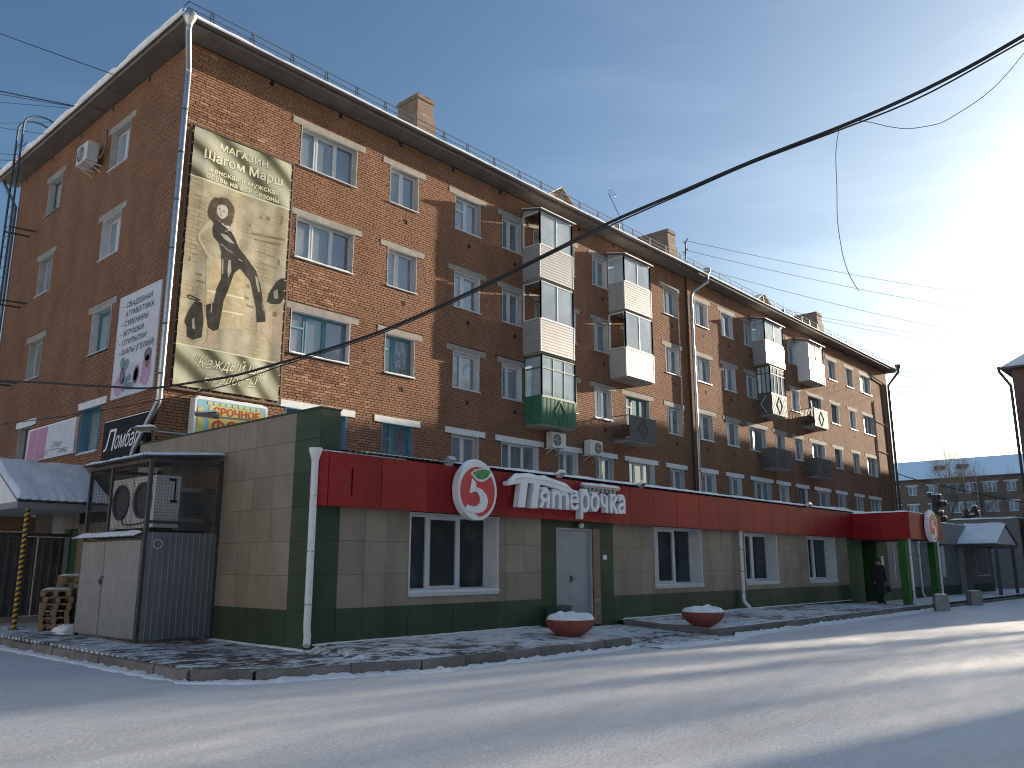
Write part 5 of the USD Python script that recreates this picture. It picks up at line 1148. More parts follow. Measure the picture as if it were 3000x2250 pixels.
obj('bell_plate', pbox(FP, 8.16, 8.30, 0.002, 0.03, 1.72, 1.83), 'sign_white', shop)
s_ = trimesh.creation.icosphere(2, 0.07); obj('door_lamp', (np.array(s_.vertices) + [7.2, FY - 0.09, 2.52], np.array(s_.faces)), 'lamp_lens', shop, smooth=True)

# red fascia
RZ0, RZ1, RY = 2.605, 3.56, FY - 0.22
red = obj('fascia', join(box(-0.38, 24.28, RY + 0.045, FY - 0.0, RZ0 + 0.02, RZ1 - 0.02)), 'dark_void', shop)
rx = [-0.23, 0.96, 2.11, 3.28, 4.43, 5.61, 6.78, 7.95, 9.1, 10.22, 11.4, 12.58, 13.72, 14.94, 16.09, 17.25, 18.43, 19.62, 20.8, 21.95, 23.14, 24.26]
for i in range(len(rx) - 1):
    a, b = rx[i] + 0.006, rx[i + 1] - 0.006
    d = rng.normal(0, 0.0015)
    if i == 0:
        for q in rect_cells(a, b, RZ0, RZ1, [(0.262, 0.302, 2.81, 3.3)]): obj('fascia_panel', box(q[0], q[1], RY + d, RY + 0.04, q[2], q[3]), 'red_panel', red)
        obj('slot', box(0.25, 0.31, RY + 0.034, RY + 0.039, 2.8, 3.31), 'dark_void', red)
    else: obj('fascia_panel', box(a, b, RY + d, RY + 0.04, RZ0, RZ1), 'red_panel', red)
e_ = [(-0.41, FY + 0.05), (-0.41, RY + 0.06), (-0.38, RY + 0.015), (-0.33, RY), (-0.24, RY), (-0.24, FY + 0.0)]
m_ = ext(e_, RZ1 - RZ0, RZ0); obj('fascia_end', (m_[0], m_[1]), 'red_panel', red)
obj('fascia_snow', snowcap(-0.4, 1.6, RY + 0.005, RY + 0.07, RZ1 + 0.002, 0.03, 41, 0.05, 0.006), 'snow', red, smooth=True)

# porch over the entrance
PXa, PXb, PYf = 24.3, 28.3, -9.45
po = obj('porch', join(box(PXa + 0.05, PXb - 0.05, PYf + 0.05, FY + 0.0, 2.58, 3.5)), 'red_panel', shop)
for (a, b) in ((PYf + 0.004, -8.4), (-8.392, RY - 0.01)): obj('porch_panel', box(PXa, PXa + 0.045, a, b, 2.54, 3.53), 'red_panel', po)
for a, b in zip(np.linspace(PXa + 0.0, PXb, 5)[:-1], np.linspace(PXa, PXb, 5)[1:]): obj('porch_panel', box(a + 0.004, b - 0.004, PYf, PYf + 0.045, 2.54, 3.53), 'red_panel', po)
obj('porch_panel', box(PXb - 0.045, PXb, PYf + 0.047, FY, 2.54, 3.53), 'red_panel', po)
obj('porch_snow', snowcap(PXa + 0.02, PXb - 0.02, PYf + 0.02, FY, 3.532, 0.07, 51, 0.2, 0.02), 'snow', po, smooth=True)
obj('upstand', join(box(23.2, 24.6, FY - 0.1, FY + 0.9, 3.5, 3.72)), 'white_pipe', po); obj('upstand_snow', snowcap(23.2, 24.6, FY - 0.12, FY + 0.9, 3.722, 0.06, 53, 0.15), 'snow', po, smooth=True)
for x in (24.42, 28.0): obj('porch_column', box(x, x + 0.27, -9.2, -8.93, 0.08, 2.58), 'bright_green', po)
for a, b, m_ in ((24.2, 25.7, 'entrance_green'), (27.4, 28.7, 'entrance_green')):
    for z0, z1 in ((0.1, 0.72), (0.726, 1.35), (1.356, 1.98), (1.986, 2.56)): obj('entrance_panel', pbox(FP, a + 0.004, b - 0.004, -0.018, 0.004, z0, z1), m_, shop)
obj('entrance_door', join(pbox(FP, 25.72, 27.38, -0.9, -0.85, 0.1, 2.5)), 'shop_door_glass' if False else 'dark_void', shop)
obj('door_jamb', join(pbox(FP, 25.7, 25.78, -0.85, -0.02, 0.1, 2.5), pbox(FP, 27.32, 27.4, -0.85, -0.02, 0.1, 2.5)), 'entrance_green', shop)
obj('notice_board', pbox(FP, 27.8, 28.1, 0.006, 0.02, 1.35, 1.95), 'sign_white', shop)
for i, (a, b) in enumerate(((28.7, 29.9), (29.9, 31.1), (31.1, 33.1))):
    obj('grey_cladding', pbox(FP, a + 0.004, b - 0.004, -0.018, 0.002, 0.62, 2.62), 'grey_cladding', shop); obj('plinth', pbox(FP, a + 0.004, b - 0.004, -0.018, 0.004, 0.05, 0.614), 'tile_green', shop)
obj('white_board', pbox(FP, 30.0, 30.95, 0.004, 0.03, 1.05, 2.5), 'grey_cladding', shop); obj('strip_lamp', pbox(FP, 29.4, 29.46, 0.004, 0.03, 1.0, 2.4), 'sign_white', shop)
def shop_pipe(x, y, z0, z1, label, r=0.055, kick=(0.12, -0.12)):
    t = thing('rain_pipe', label, 'downpipe')
    obj('pipe', tube([(x, y, z1), (x, y, z0 + 0.28), (x + 0.01, y - 0.01, z0 + 0.2), (x + kick[0], y + kick[1], z0 + 0.03)], r, 12), 'white_pipe', t, smooth=40)
    c = trimesh.creation.revolve(np.array([(r, 0), (r * 1.2, 0.06), (r * 1.9, 0.2), (r * 1.9, 0.24), (r * 1.6, 0.24)]), sections=14); obj('funnel', move((np.array(c.vertices), np.array(c.faces)), (x, y, z1 - 0.04)), 'white_pipe', t, smooth=40)
    for f in (0.22, 0.5, 0.8): obj('clamp', tube([(x, y, z0 + (z1 - z0) * f - 0.015), (x, y, z0 + (z1 - z0) * f + 0.015)], r + 0.006, 12), 'zinc', t)
    return t
shop_pipe(-0.47, FY - 0.14, 0.25, 3.4, 'white rain pipe at the near corner of the shop beside the red fascia end', 0.062, (-0.06, -0.1))
shop_pipe(15.25, FY - 0.1, 0.3, 2.5, 'white rain pipe on the tiled shop front between two windows')
shop_pipe(24.75, -9.24, 0.1, 2.45, 'white rain pipe on the left green porch column', 0.045, (0.25, -0.05))
shop_pipe(28.33, -9.24, 0.1, 2.45, 'white rain pipe on the right green porch column', 0.045, (0.2, -0.05))
shop_pipe(32.6, FY - 0.1, 0.1, 2.5, 'white rain pipe on the grey wall behind the porch columns', 0.045, (0.2, -0.05))

# ------------------------------------------------------------------ shop signs
def Q(px, py): return ((px - 392) / 367.0, (390 - py) / 529.0)
def emblem(cx, cz, y, label, w0=0.04):
    t = thing('emblem_sign', label, 'sign', None)
    sh = lambda p: affinity.translate(p, cx, cz)
    out = sh(affinity.scale(Point(0, 0).buffer(1, 48), 0.565, 0.6))
    obj('body', onF(ext(out, 0.17, w0), y), 'sign_white', t)
    five = Polygon([Q(*p) for p in [(325, 265), (368, 310), (365, 352), (430, 375), (480, 430), (497, 500), (480, 570), (440, 615), (390, 634), (330, 637), (265, 600), (265, 578), (276, 548), (330, 565), (380, 555), (408, 520), (412, 470), (395, 425), (360, 400), (298, 430), (305, 380)]]).buffer(0.012).buffer(-0.012)
    leafw = Polygon([Q(*p) for p in [(315, 212), (350, 178), (420, 150), (540, 150), (548, 190), (500, 252), (440, 290), (380, 280)]]).buffer(0.03).buffer(-0.02)
    leaf = Polygon([Q(*p) for p in [(350, 207), (400, 178), (460, 165), (517, 172), (490, 225), (440, 257), (395, 252)]]).buffer(0.02)
    tail = Polygon([Q(*p) for p in [(225, 560), (270, 575), (335, 632), (400, 655), (330, 690), (260, 640)]])
    redp = affinity.translate(affinity.scale(Point(0, 0).buffer(1, 48), 0.50, 0.505), 0.0, -0.02).difference(unary_union([five, leafw, tail]))
    obj('red_field', onF(ext(sh(redp), 0.008, w0 + 0.171), y), 'red_print', t)
    obj('digit', onF(ext(sh(five), 0.02, w0 + 0.171), y), 'sign_white', t)
    obj('leaf', onF(ext(sh(leaf), 0.015, w0 + 0.172), y), 'leaf_green', t)
    n = 40; an = np.linspace(math.radians(38), math.radians(145), n)
    cap = []
    for k, (rr_, ww) in enumerate(((0.999, 0.0), (1.03, 0.03), (1.085, 0.09), (1.04, 0.15), (0.999, 0.172))):
        nz = meshkit.fbm(np.stack([an * 5, an * 0, an * 0 + cx], 1), 3, 3)
        f = np.clip(np.minimum(an - an[0], an[-1] - an) * 4, 0, 1)
        R = 1 + (rr_ - 1) * f * (0.6 + 0.9 * nz) + (0.0005 if k in (0, 4) else 0)
        cap.append(np.stack([cx + 0.565 * R * np.cos(an), y - w0 - ww + 0 * an, cz + 0.6 * R * np.sin(an)], 1))
    V = np.vstack(cap); F = []
    for k in range(4):
        for i in range(n - 1): a = k * n + i; F += [[a, a + 1, a + n + 1], [a, a + n + 1, a + n]]
    obj('snow_cap', (V, np.array(F)), 'snow', t, smooth=True)
    return t
emblem(3.30, 3.08, RY - 0.0, 'round white and red apple emblem with a five above the first shop window')
emblem(26.5, 3.05, PYf, 'round apple emblem with a five on the front of the entrance porch')
let = thing('shop_lettering', 'big white raised letters with snow on them on the red fascia above the grey door', 'sign')
LD, LW0 = 0.15, 0.07
def U_(px): return 4.15 + (px - 690) * 0.00343
def fit(t, u0, u1, v0, v1, shear=0.0):
    m = meshkit.text_mesh(t, 1.0, 1.0, True); v = np.array(m.vertices)
    lo, hi = v.min(0), v.max(0)
    v[:, 0] = u0 + (v[:, 0] - lo[0]) / (hi[0] - lo[0]) * (u1 - u0); v[:, 1] = v0 + (v[:, 1] - lo[1]) / (hi[1] - lo[1]) * (v1 - v0)
    v[:, 0] += (v[:, 1] - v0) * shear
    v[:, 2] = LW0 + v[:, 2] * LD
    return v, np.array(m.faces)
VB = 2.83
leg = lambda a, b: Polygon([(U_(a), VB - 0.02), (U_(b), VB - 0.02), (U_(b) + 0.10, VB + 0.52), (U_(a) + 0.10, VB + 0.52)])
arc = LineString(smoothpts([(U_(720), VB + 0.47, 0), (U_(800), VB + 0.53, 0), (U_(900), VB + 0.565, 0), (U_(1040), VB + 0.56, 0), (U_(1180), VB + 0.51, 0), (U_(1300), VB + 0.455, 0), (U_(1370), VB + 0.415, 0)], 6)[:, :2])
P_ = unary_union([arc.buffer(0.05), leg(800, 868), leg(925, 985)])
obj('letter', onF(ext(P_, LD, LW0), RY), 'sign_white', let)
lets = [('я', 1012, 1112, 0, .40), ('m', 1135, 1312, 0, .40), ('е', 1328, 1428, 0, .41), ('р', 1442, 1545, -.19, .47), ('о', 1556, 1660, 0, .44), ('ч', 1678, 1758, 0, .42), ('к', 1790, 1882, 0, .42), ('а', 1888, 1978, 0, .44)]
for t, a, b, lo, hi in lets:
    obj('letter', onF(fit(t, U_(a), U_(b), VB + lo, VB + hi, 0.05), RY), 'sign_white', let)
    sc = snowcap(U_(a) + 0.02, U_(b) - 0.01, RY - LW0 - LD + 0.005, RY - LW0 - 0.01, VB + hi - (0.012 if t != 'я' else 0.0), 0.11, ord(t[0]) % 50, 0.035, 0.01)
    obj('letter_snow', (sc[0] + [(hi) * 0.05, 0, 0], sc[1]), 'snow', let, smooth=True)
n = 60; tt = np.linspace(0, 1, n); ap = np.array([arc.interpolate(q, True).coords[0] for q in tt])
rows_ = []
for k, (hh_, ww) in enumerate(((0.045, 0.005), (0.09, 0.03), (0.125, 0.08), (0.10, 0.13), (0.045, 0.145))):
    nz = meshkit.fbm(np.stack([tt * 9, tt * 0 + k * .7, tt * 0], 1), 3, 9); f = np.clip(np.minimum(tt, 1 - tt) * 9, 0.2, 1)
    rows_.append(np.stack([ap[:, 0], RY - LW0 - ww + 0 * tt, ap[:, 1] + 0.04 + (hh_ - 0.03) * f * (1.0 + 0.75 * nz)], 1))
V = np.vstack(rows_); F = []
for k in range(4):
    for i in range(n - 1): a = k * n + i; F += [[a, a + 1, a + n + 1], [a, a + n + 1, a + n]]
obj('letter_snow', (V, np.array(F)), 'snow', let, smooth=True)
obj('small_line', join(box(6.95, 8.42, RY - 0.16, RY - 0.05, 3.40, 3.46), *[box(7.02 + k * 0.17, 7.09 + k * 0.17, RY - 0.14, RY - 0.06, 3.30 + (k % 3) * 0.012, 3.4) for k in range(8)]), 'plaster', let)
obj('letter_snow', snowcap(6.9, 8.46, RY - 0.19, RY - 0.04, 3.455, 0.10, 77, 0.05, 0.015), 'snow', let, smooth=True)
obj('stay', join(*[box(u, u + 0.02, RY - LW0 + 0.001, RY - 0.002, VB + 0.2, VB + 0.22) for u in np.arange(4.5, 8.6, 0.4)]), 'dark_steel', let)
def flood(x, z, label, grp=None):
    t = thing('floodlight', label, 'lamp')
    obj('arm', bar((x, RY + 0.05, z), (x, RY - 0.22, z + 0.05), 0.025), 'dark_steel', t)
    a = np.array([x, RY - 0.24, z + 0.04])
    obj('head', bar(a + [0, -0.04, 0.05], a + [0, 0.10, -0.05], 0.2, 0.09, (0, 0.4, 1)), 'zinc', t)
    obj('lens', bar(a + [0, 0.072, -0.062], a + [0, 0.078, -0.066], 0.16, 0.06, (0, 0.4, 1)), 'lamp_lens', t)
flood(2.5, 3.58, 'small grey floodlight on the fascia edge left of the apple emblem'); flood(6.0, 3.6, 'small grey floodlight above the white shop letters'); flood(9.36, 3.6, 'small grey floodlight on the fascia right of the white shop letters'); flood(19.83, 3.6, 'small grey floodlight on the fascia near the porch')

# lamps on long arms from the parapet
def arm_lamp(base, head, label):
    t = thing('arm_lamp', label, 'lamp')
    base, head = np.array(base), np.array(head); d = head - base; d /= np.linalg.norm(d)
    obj('arm', tube([base, head], 0.018, 8), 'zinc', t)
    m = bar(head - d * 0.08, head + d * 0.42, 0.16, 0.06); v = m[0].copy(); v[4:8, 2] += 0.03; v[2:4] -= d * 0.03
    obj('head', (v, m[1]), 'dark_steel', t)
    obj('lens', bar(head - d * 0.02 + [0, 0, -0.034], head + d * 0.34 + [0, 0, -0.034], 0.12, 0.01), 'lamp_lens', t)
    c = head + d * 0.17; s = snowcap(-0.25, 0.25, -0.09, 0.09, 0, 0.05, int(abs(base[1]) * 7), 0.05, 0.01); ang = math.degrees(math.atan2(d[1], d[0]))
    obj('snow_cap', move(rotz(s, ang), c + [0, 0, 0.032 + 0.03]), 'snow', t, smooth=True)
arm_lamp((SX, -4.75, 4.40), (-0.66, -3.95, 4.52), 'dark lamp on a thin arm over the shop parapet, in front of the photo sign')
arm_lamp((SX, -2.1, 4.40), (-0.72, -1.35, 4.5), 'dark lamp on a thin arm in front of the pawnshop board')
# ------------------------------------------------------------------ metal shed with the caged cooling unit on top
shed = thing('metal_shed', 'grey corrugated shed with double doors and a mesh cage above', 'shed')
HX, HY0, HY1 = -1.81, -3.86, -1.05
LP, RP = ('G', HX), ('F', HY0)
ms = []
for y in (HY0 + 0.035, HY1 - 0.035): ms.append(box(HX, HX + 0.07, y - 0.035, y + 0.035, 0.2, 3.58))
ms += [box(SX - 0.075, SX - 0.005, HY0, HY0 + 0.07, 0.2, 3.66), box(SX - 0.075, SX - 0.005, HY1 - 0.07, HY1, 0.2, 3.66), box(HX + 0.01, HX + 0.06, -2.16, -2.10, 2.2, 3.56)]
for z in (2.16, 3.56): ms += [box(HX + 0.003, HX + 0.067, HY0 + 0.07, HY1 - 0.07, z - 0.035, z + 0.035), box(HX + 0.07, SX - 0.075, HY0 + 0.003, HY0 + 0.067, z - 0.035, z + 0.035), box(HX + 0.07, SX - 0.075, HY1 - 0.067, HY1 - 0.003, z - 0.035, z + 0.035)]
ms += [box(HX + 0.07, SX - 0.075, HY0 + 0.01, HY0 + 0.06, 2.36, 2.42), box(HX + 0.004, HX + 0.06, HY0 + 0.07, HY1 - 0.07, 2.06, 2.1)]
obj('frame', join(*ms), 'dark_steel', shed)
obj('side_sheet', sheet(RP, HX + 0.06, SX - 0.06, 0.004, 0.24, 2.2, 0.118, 0.014, cuts=(0.0, 0.72, 0.78, 0.94)), 'grey_sheet', shed)
for a, b in ((HY0 + 0.09, -2.215), (-2.185, HY1 - 0.04)):
    d = obj('door', sheet(LP, a, b, 0.006, 0.26, 2.05, 0.115, 0.014, cuts=(0.0, 0.5, 0.62, 0.9)), 'pale_sheet', shed)
    if a < -3: obj('padlock', join(pbox(LP, -2.30, -2.2, 0.02, 0.04, 1.35, 1.38), pbox(LP, -2.23, -2.17, 0.03, 0.06, 1.22, 1.33)), 'dark_steel', d)
q = trimesh.creation.torus(0.085, 0.007, 24, 6); obj('hoop_mark', (np.stack([q.vertices[:, 0] - 1.55, HY0 - 0.022 + q.vertices[:, 2], 1.98 + q.vertices[:, 1]], 1), np.array(q.faces)), 'white_pipe', shed)
cg = []
for y in np.arange(HY0 + 0.1, HY1, 0.06): cg.append(box(HX + 0.03, HX + 0.034, y, y + 0.004, 2.2, 3.53))
for z in np.arange(2.24, 3.53, 0.06): cg.append(box(HX + 0.035, HX + 0.039, HY0 + 0.07, HY1 - 0.07, z, z + 0.004))
for x in np.arange(HX + 0.1, SX - 0.08, 0.06): cg.append(box(x, x + 0.004, HY0 + 0.03, HY0 + 0.034, 2.42, 3.53))
for z in np.arange(2.45, 3.53, 0.06): cg.append(box(HX + 0.07, SX - 0.07, HY0 + 0.035, HY0 + 0.039, z, z + 0.004))
for y in np.arange(HX + 0.1, SX - 0.08, 0.06): cg.append(box(y, y + 0.004, HY1 - 0.034, HY1 - 0.03, 2.2, 3.53))
for z in np.arange(2.24, 3.53, 0.06): cg.append(box(HX + 0.07, SX - 0.07, HY1 - 0.039, HY1 - 0.035, z, z + 0.004))
obj('cage_mesh', join(*cg), 'dark_steel', shed, 'wire mesh of the cage', kind='stuff')
def tilt_roof(y0, y1, xa, za, xb, zb, t):
    n = int((y1 - y0) / 0.02)
    def fn(U, V):
        Y = y0 + U * (y1 - y0); return np.stack([xa + V * (xb - xa), Y, za + V * (zb - za) + 0.015 * np.cos(Y / 0.12 * 2 * np.pi) + t], -1)
    return grid(np.linspace(0, 1, n), np.linspace(0, 1, 2), fn)
r_ = obj('cage_roof', join(tilt_roof(HY0 - 0.12, HY1 + 0.12, HX - 0.14, 3.62, SX - 0.03, 3.76, 0.0)), 'grey_sheet', shed)
def shsn(y0, y1, xa, za, xb, zb, h):
    def fn(U, V):
        X = xa + V * (xb - xa); Y = y0 + U * (y1 - y0); p = np.stack([X * 4, Y * 4, 0 * X], -1)
        e = np.minimum.reduce([U * 20, (1 - U) * 20, V * 12 + 0.15, 0 * U + 1]); e = np.clip(e, 0.0, 1)
        return np.stack([X - 0.015 * (V < .01), Y, za + V * (zb - za) + 0.015 * np.cos(Y / 0.12 * 2 * np.pi) * (1 - 0.6 * np.clip(V * 8, 0, 1)) + 0.006 + h * e * (0.5 + 0.9 * meshkit.fbm(p, 3, 6))], -1)
    return grid(np.linspace(0, 1, 130), np.r_[0, 0.02, 0.06, 0.15, 0.5, 0.9, 1], fn)
obj('roof_snow', shsn(HY0 - 0.13, HY1 + 0.11, HX - 0.14, 3.62, SX - 0.04, 3.76, 0.07), 'snow', r_, smooth=True)
r2_ = obj('door_hood', tilt_roof(HY0 + 0.1, HY1 + 0.12, HX - 0.18, 2.12, HX + 0.0, 2.2, 0.0), 'grey_sheet', shed); obj('hood_snow', shsn(HY0 + 0.1, HY1 + 0.11, HX - 0.18, 2.12, HX - 0.0, 2.2, 0.03), 'snow', r2_, smooth=True)
for y in (-3.3, -1.9): obj('bearer', box(HX + 0.08, SX - 0.02, y, y + 0.07, 2.2, 2.27), 'dark_steel', shed)
cu = thing('cooling_unit', 'big white two fan cooling unit standing inside the mesh cage on the shed', 'cooling unit')
UX0, UX1, UY0, UY1, UZ0, UZ1 = -1.58, -1.08, -3.66, -1.74, 2.30, 3.30
UP = ('G', UX0)
obj('casing', box(UX0, UX1, UY0, UY1, UZ0, UZ1), 'ac_white', cu)
for yc in (-2.22, -3.18):
    zc, r = 2.83, 0.33
    th = np.linspace(0, 2 * np.pi, 29)
    V = [(UX0 - 0.003, yc + r * math.cos(a), zc + r * math.sin(a)) for a in th[:-1]] + [(UX0 - 0.003, yc, zc)]
    f = obj('fan', (np.array(V), np.array([[(i + 1) % 28, i, 28] for i in range(28)])), 'grille_dark', cu)
    obj('fan_ring', tube([(UX0 - 0.03, yc + r * math.cos(a), zc + r * math.sin(a)) for a in th], 0.032, 8, False), 'grille_dark', f)
    obj('fan_grille', join(*[tube([(UX0 - 0.05, yc + r * k * math.cos(a), zc + r * k * math.sin(a)) for a in th], 0.005, 4, False) for k in (0.25, 0.45, 0.65, 0.85)]), 'dark_steel', f)
obj('pipework', join(tube(smoothpts([(UX0 - 0.05, -2.42, 2.55), (UX0 - 0.06, -2.45, 2.40), (UX0 - 0.06, -2.6, 2.37), (UX0 - 0.05, -3.5, 2.42)]), 0.014, 6)), 'black_cable', cu, smooth=True)
obj('handle_slot', join(box(-1.33, -1.18, UY0 - 0.004, UY0, 3.2, 3.25), box(-1.28, -1.13, UY0 - 0.004, UY0, 2.78, 2.83), box(-1.205, -1.185, UY0 - 0.02, UY0, 2.8, 3.25)), 'black_board', cu)
obj('cover_strip', join(box(UX0 + 0.1, UX0 + 0.104, UY0 - 0.003, UY0, UZ0, UZ1), box(UX0 - 0.003, UX0, -2.74, -2.66, UZ0 + .02, UZ1 - .02)), 'siding', cu)
obj('wall_tie', join(box(-1.2, SX, UY0 + 0.1, UY0 + 0.13, 3.02, 3.1), box(-1.2, SX, UY0 + 0.1, UY0 + 0.13, 2.42, 2.5)), 'zinc', cu)
obj('foot', join(box(UX0 + .02, UX1 - .02, -3.5, -3.42, 2.27, UZ0), box(UX0 + .02, UX1 - .02, -1.98, -1.9, 2.27, UZ0)), 'dark_steel', cu)

# ------------------------------------------------------------------ loading canopy, striped post, gates, pallets
cn = thing('loading_canopy', 'snow covered gabled canopy with white boarding at the far left beside the gable', 'canopy')
CX0, CX1, CYa, CYr, CYb, CZe, CZr = -2.42, -0.33, 1.22, 3.28, 5.34, 3.0, 4.02
def croof(s, t):
    y0 = CYa if s < 0 else CYb
    return hexa([(CX0, y0, CZe + t), (CX1, y0, CZe + t), (CX1, CYr, CZr + t), (CX0, CYr, CZr + t), (CX0, y0, CZe + t + 0.025), (CX1, y0, CZe + t + 0.025), (CX1, CYr, CZr + t + 0.025), (CX0, CYr, CZr + t + 0.025)])
for s in (-1, 1):
    rr_ = obj('roof_sheet', croof(s, 0), 'dark_sheet', cn)
    y0 = CYa if s < 0 else CYb
    def fn(U, V):
        X = CX0 - 0.01 + U * (CX1 - CX0 + 0.0); Y = y0 + V * (CYr - y0); p = np.stack([X * 2.2, Y * 2.2, 0 * X], -1)
        e = np.clip(np.minimum(V * 14 + 0.12, U * 14 + 0.12), 0, 1)
        J = (meshkit.fbm(p * 2.5, 3, 5) - .5) * 0.07
        return np.stack([X, Y + np.where(V < 1e-9, s * (0.03 + J), 0), CZe + V * (CZr - CZe) + 0.026 + e * 0.085 * (0.55 + 0.9 * meshkit.fbm(p, 3, 2)) + 0.008 * np.cos(X / 0.2 * 6.283) * (1 - np.clip(V * 6, 0, 1))], -1)
    g_ = grid(np.linspace(0, 1, 60), np.r_[0, 0.012, 0.04, 0.1, np.linspace(0.2, 1, 14)], fn)
    obj('roof_snow', (g_[0], g_[1] if s < 0 else g_[1][:, ::-1]), 'snow', rr_, smooth=True)
gt = Polygon([(-CYb + 0.12, CZe - 0.02), (-CYa - 0.12, CZe - 0.02), (-CYr, CZr - 0.08)])
for k in range(8):
    a, b = -CYb + k * (CYb - CYa) / 8, -CYb + (k + 1) * (CYb - CYa) / 8
    q = gt.intersection(sbox(a + 0.004, 0, b - 0.004, 9))
    if not q.is_empty: obj('gable_board', onG(ext(q, 0.02), CX0 + 0.06), 'sign_white', cn)
obj('soffit', box(CX0 + 0.07, CX1, CYa + 0.1, CYb - 0.1, CZe - 0.12, CZe - 0.02), 'white_plaster', cn)
obj('soffit_edge', join(box(CX0 + 0.02, CX1, CYa + 0.04, CYa + 0.1, CZe - 0.16, CZe - 0.015), box(CX0 + 0.02, CX0 + 0.07, CYa + 0.1, CYb, CZe - 0.16, CZe - 0.015)), 'grey_cladding', cn)
post = thing('striped_post', 'thin post with black and amber spiral stripes holding up the canopy', 'post')
SXp, SYp, r = -2.15, 1.33, 0.052
zz = 0.19; k = 0
an = np.linspace(0, 2 * np.pi, 13)[:-1]
amber, black = [], []
while zz < 2.82:
    h = 0.058
    lo = np.stack([SXp + r * np.cos(an), SYp + r * np.sin(an), zz + 0.022 * np.cos(an + 0.6)], 1); hi = lo + [0, 0, h]
    V = np.vstack([lo, hi]); F = []
    for i in range(12): j = (i + 1) % 12; F += [[i, j, 12 + j], [i, 12 + j, 12 + i]]
    (amber if k % 2 else black).append((V, np.array(F))); zz += h; k += 1
obj('amber_band', join(*amber), 'amber_band', post); obj('black_band', join(*black), 'black_band', post)
obj('foot', box(SXp - 0.08, SXp + 0.08, SYp - 0.08, SYp + 0.08, 0.15, 0.24), 'old_board', post)
gate = thing('metal_gates', 'dark shiny corrugated gates under the canopy at the far left', 'gate')
GY = ('F', 3.85)
obj('leaf', sheet(GY, -3.4, -1.03, 0.0, 0.36, 2.28, 0.2, 0.02, cuts=(0, 0.55, 0.6, 0.93)), 'dark_sheet', gate); obj('leaf', sheet(GY, -0.99, -0.36, 0.0, 0.36, 2.28, 0.2, 0.02, cuts=(0, 0.55, 0.6, 0.93)), 'dark_sheet', gate)
obj('top_beam', box(-3.4, -0.33, 3.72, 3.9, 2.3, 2.38), 'dark_steel', gate); obj('lock', pbox(GY, -1.05, -0.95, 0.02, 0.05, 1.25, 1.31), 'zinc', gate)
obj('beam_snow', snowcap(-3.4, -1.2, 3.72, 3.9, 2.382, 0.03, 9, 0.08), 'snow', gate, smooth=True); obj('threshold', box(-3.4, -0.33, 3.62, 3.9, 0.1, 0.34), 'concrete', gate)
aw = thing('shelf_roof', 'small dark lean-to with snow on it behind the gates', 'shelter')
obj('board', box(-3.4, -0.92, 4.4, 4.45, 2.38, 2.8), 'old_board', aw); obj('roof_snow', snowcap(-3.4, -1.0, 4.2, 4.45, 2.8, 0.07, 19, 0.1, 0.03), 'snow', aw, smooth=True); obj('side_panel', box(-0.92, -0.5, 4.41, 4.46, 2.38, 3.0), 'plaster', aw)
def make_pallet(label, grp):
    t = thing('pallet', label, 'pallet', grp)
    for i in range(5): obj('top_board', box(-0.4, 0.4, -0.3 + i * 0.125, -0.3 + i * 0.125 + 0.095, 0.122, 0.142), 'raw_wood', t)
    for i in range(3):
        y = (-0.3, -0.045, 0.205)[i]
        for x in (-0.4, -0.06, 0.28): obj('block', box(x, x + 0.12, y, y + 0.095, 0.022, 0.10), 'raw_wood', t)
        obj('bottom_board', box(-0.4, 0.4, y, y + 0.095, 0.0, 0.02), 'raw_wood', t)
    for x in (-0.4, -0.06, 0.28): obj('cross_board', box(x, x + 0.12, -0.3, 0.3, 0.101, 0.121), 'raw_wood', t)
    return t
p0 = None
G1, G2 = 'pallets of the shorter stack', 'pallets of the taller stack'
for st, (cx, cy, n, a0) in enumerate(((-1.5, 0.82, 6, 72), (-1.05, 1.25, 8, 80))):
    for i in range(n):
        last = i == n - 1
        lb = ('topmost wooden pallet of the shorter stack near the striped post' if st == 0 else 'topmost wooden pallet of the taller stack beside the shed') if last else ('lowest wooden pallet of the shorter stack near the striped post' if st == 0 else 'lowest wooden pallet of the taller stack beside the shed') if i == 0 else ('wooden pallet in the middle of the shorter stack near the striped post' if st == 0 else 'wooden pallet in the middle of the taller stack beside the shed')
        if not last and i: lb = 'wooden pallet %s from the bottom of the %s' % (['', 'second', 'third', 'fourth', 'fifth', 'sixth', 'seventh'][i], 'shorter stack near the striped post' if st == 0 else 'taller stack beside the shed')
        loc = (cx + rng.normal(0, 0.035), cy + rng.normal(0, 0.035), 0.2 + i * 0.1445)
        rz_ = a0 + rng.normal(0, 5)
        if p0 is None:
            p0 = make_pallet(lb, G1); x_ = UsdGeom.Xformable(p0); x_.AddTranslateOp().Set(Gf.Vec3d(*loc)); x_.AddRotateZOp().Set(rz_)
        else: dup(p0, loc, rz_, lb, G1 if st == 0 else G2)
        if last: obj('pallet_snow', move(rotz(snowcap(-0.38, 0.38, -0.28, 0.28, 0, 0.035, 60 + st, 0.08, 0.03), rz_), (loc[0], loc[1], loc[2] + 0.143)), 'snow', None, 'thin snow on the %s pallet stack' % ('shorter' if st == 0 else 'taller'), 'snow', None, 'stuff', smooth=True)
obj('snow_heap', join(snowcap(-1.75, -1.15, -0.35, 0.35, 0.19, 0.16, 63, 0.06, 0.05), snowcap(-2.0, -1.5, -0.9, -0.5, 0.19, 0.08, 64, 0.06, 0.05)), 'snow', None, 'small heap of snow in front of the pallets by the shed', 'snow', None, 'stuff', smooth=True)

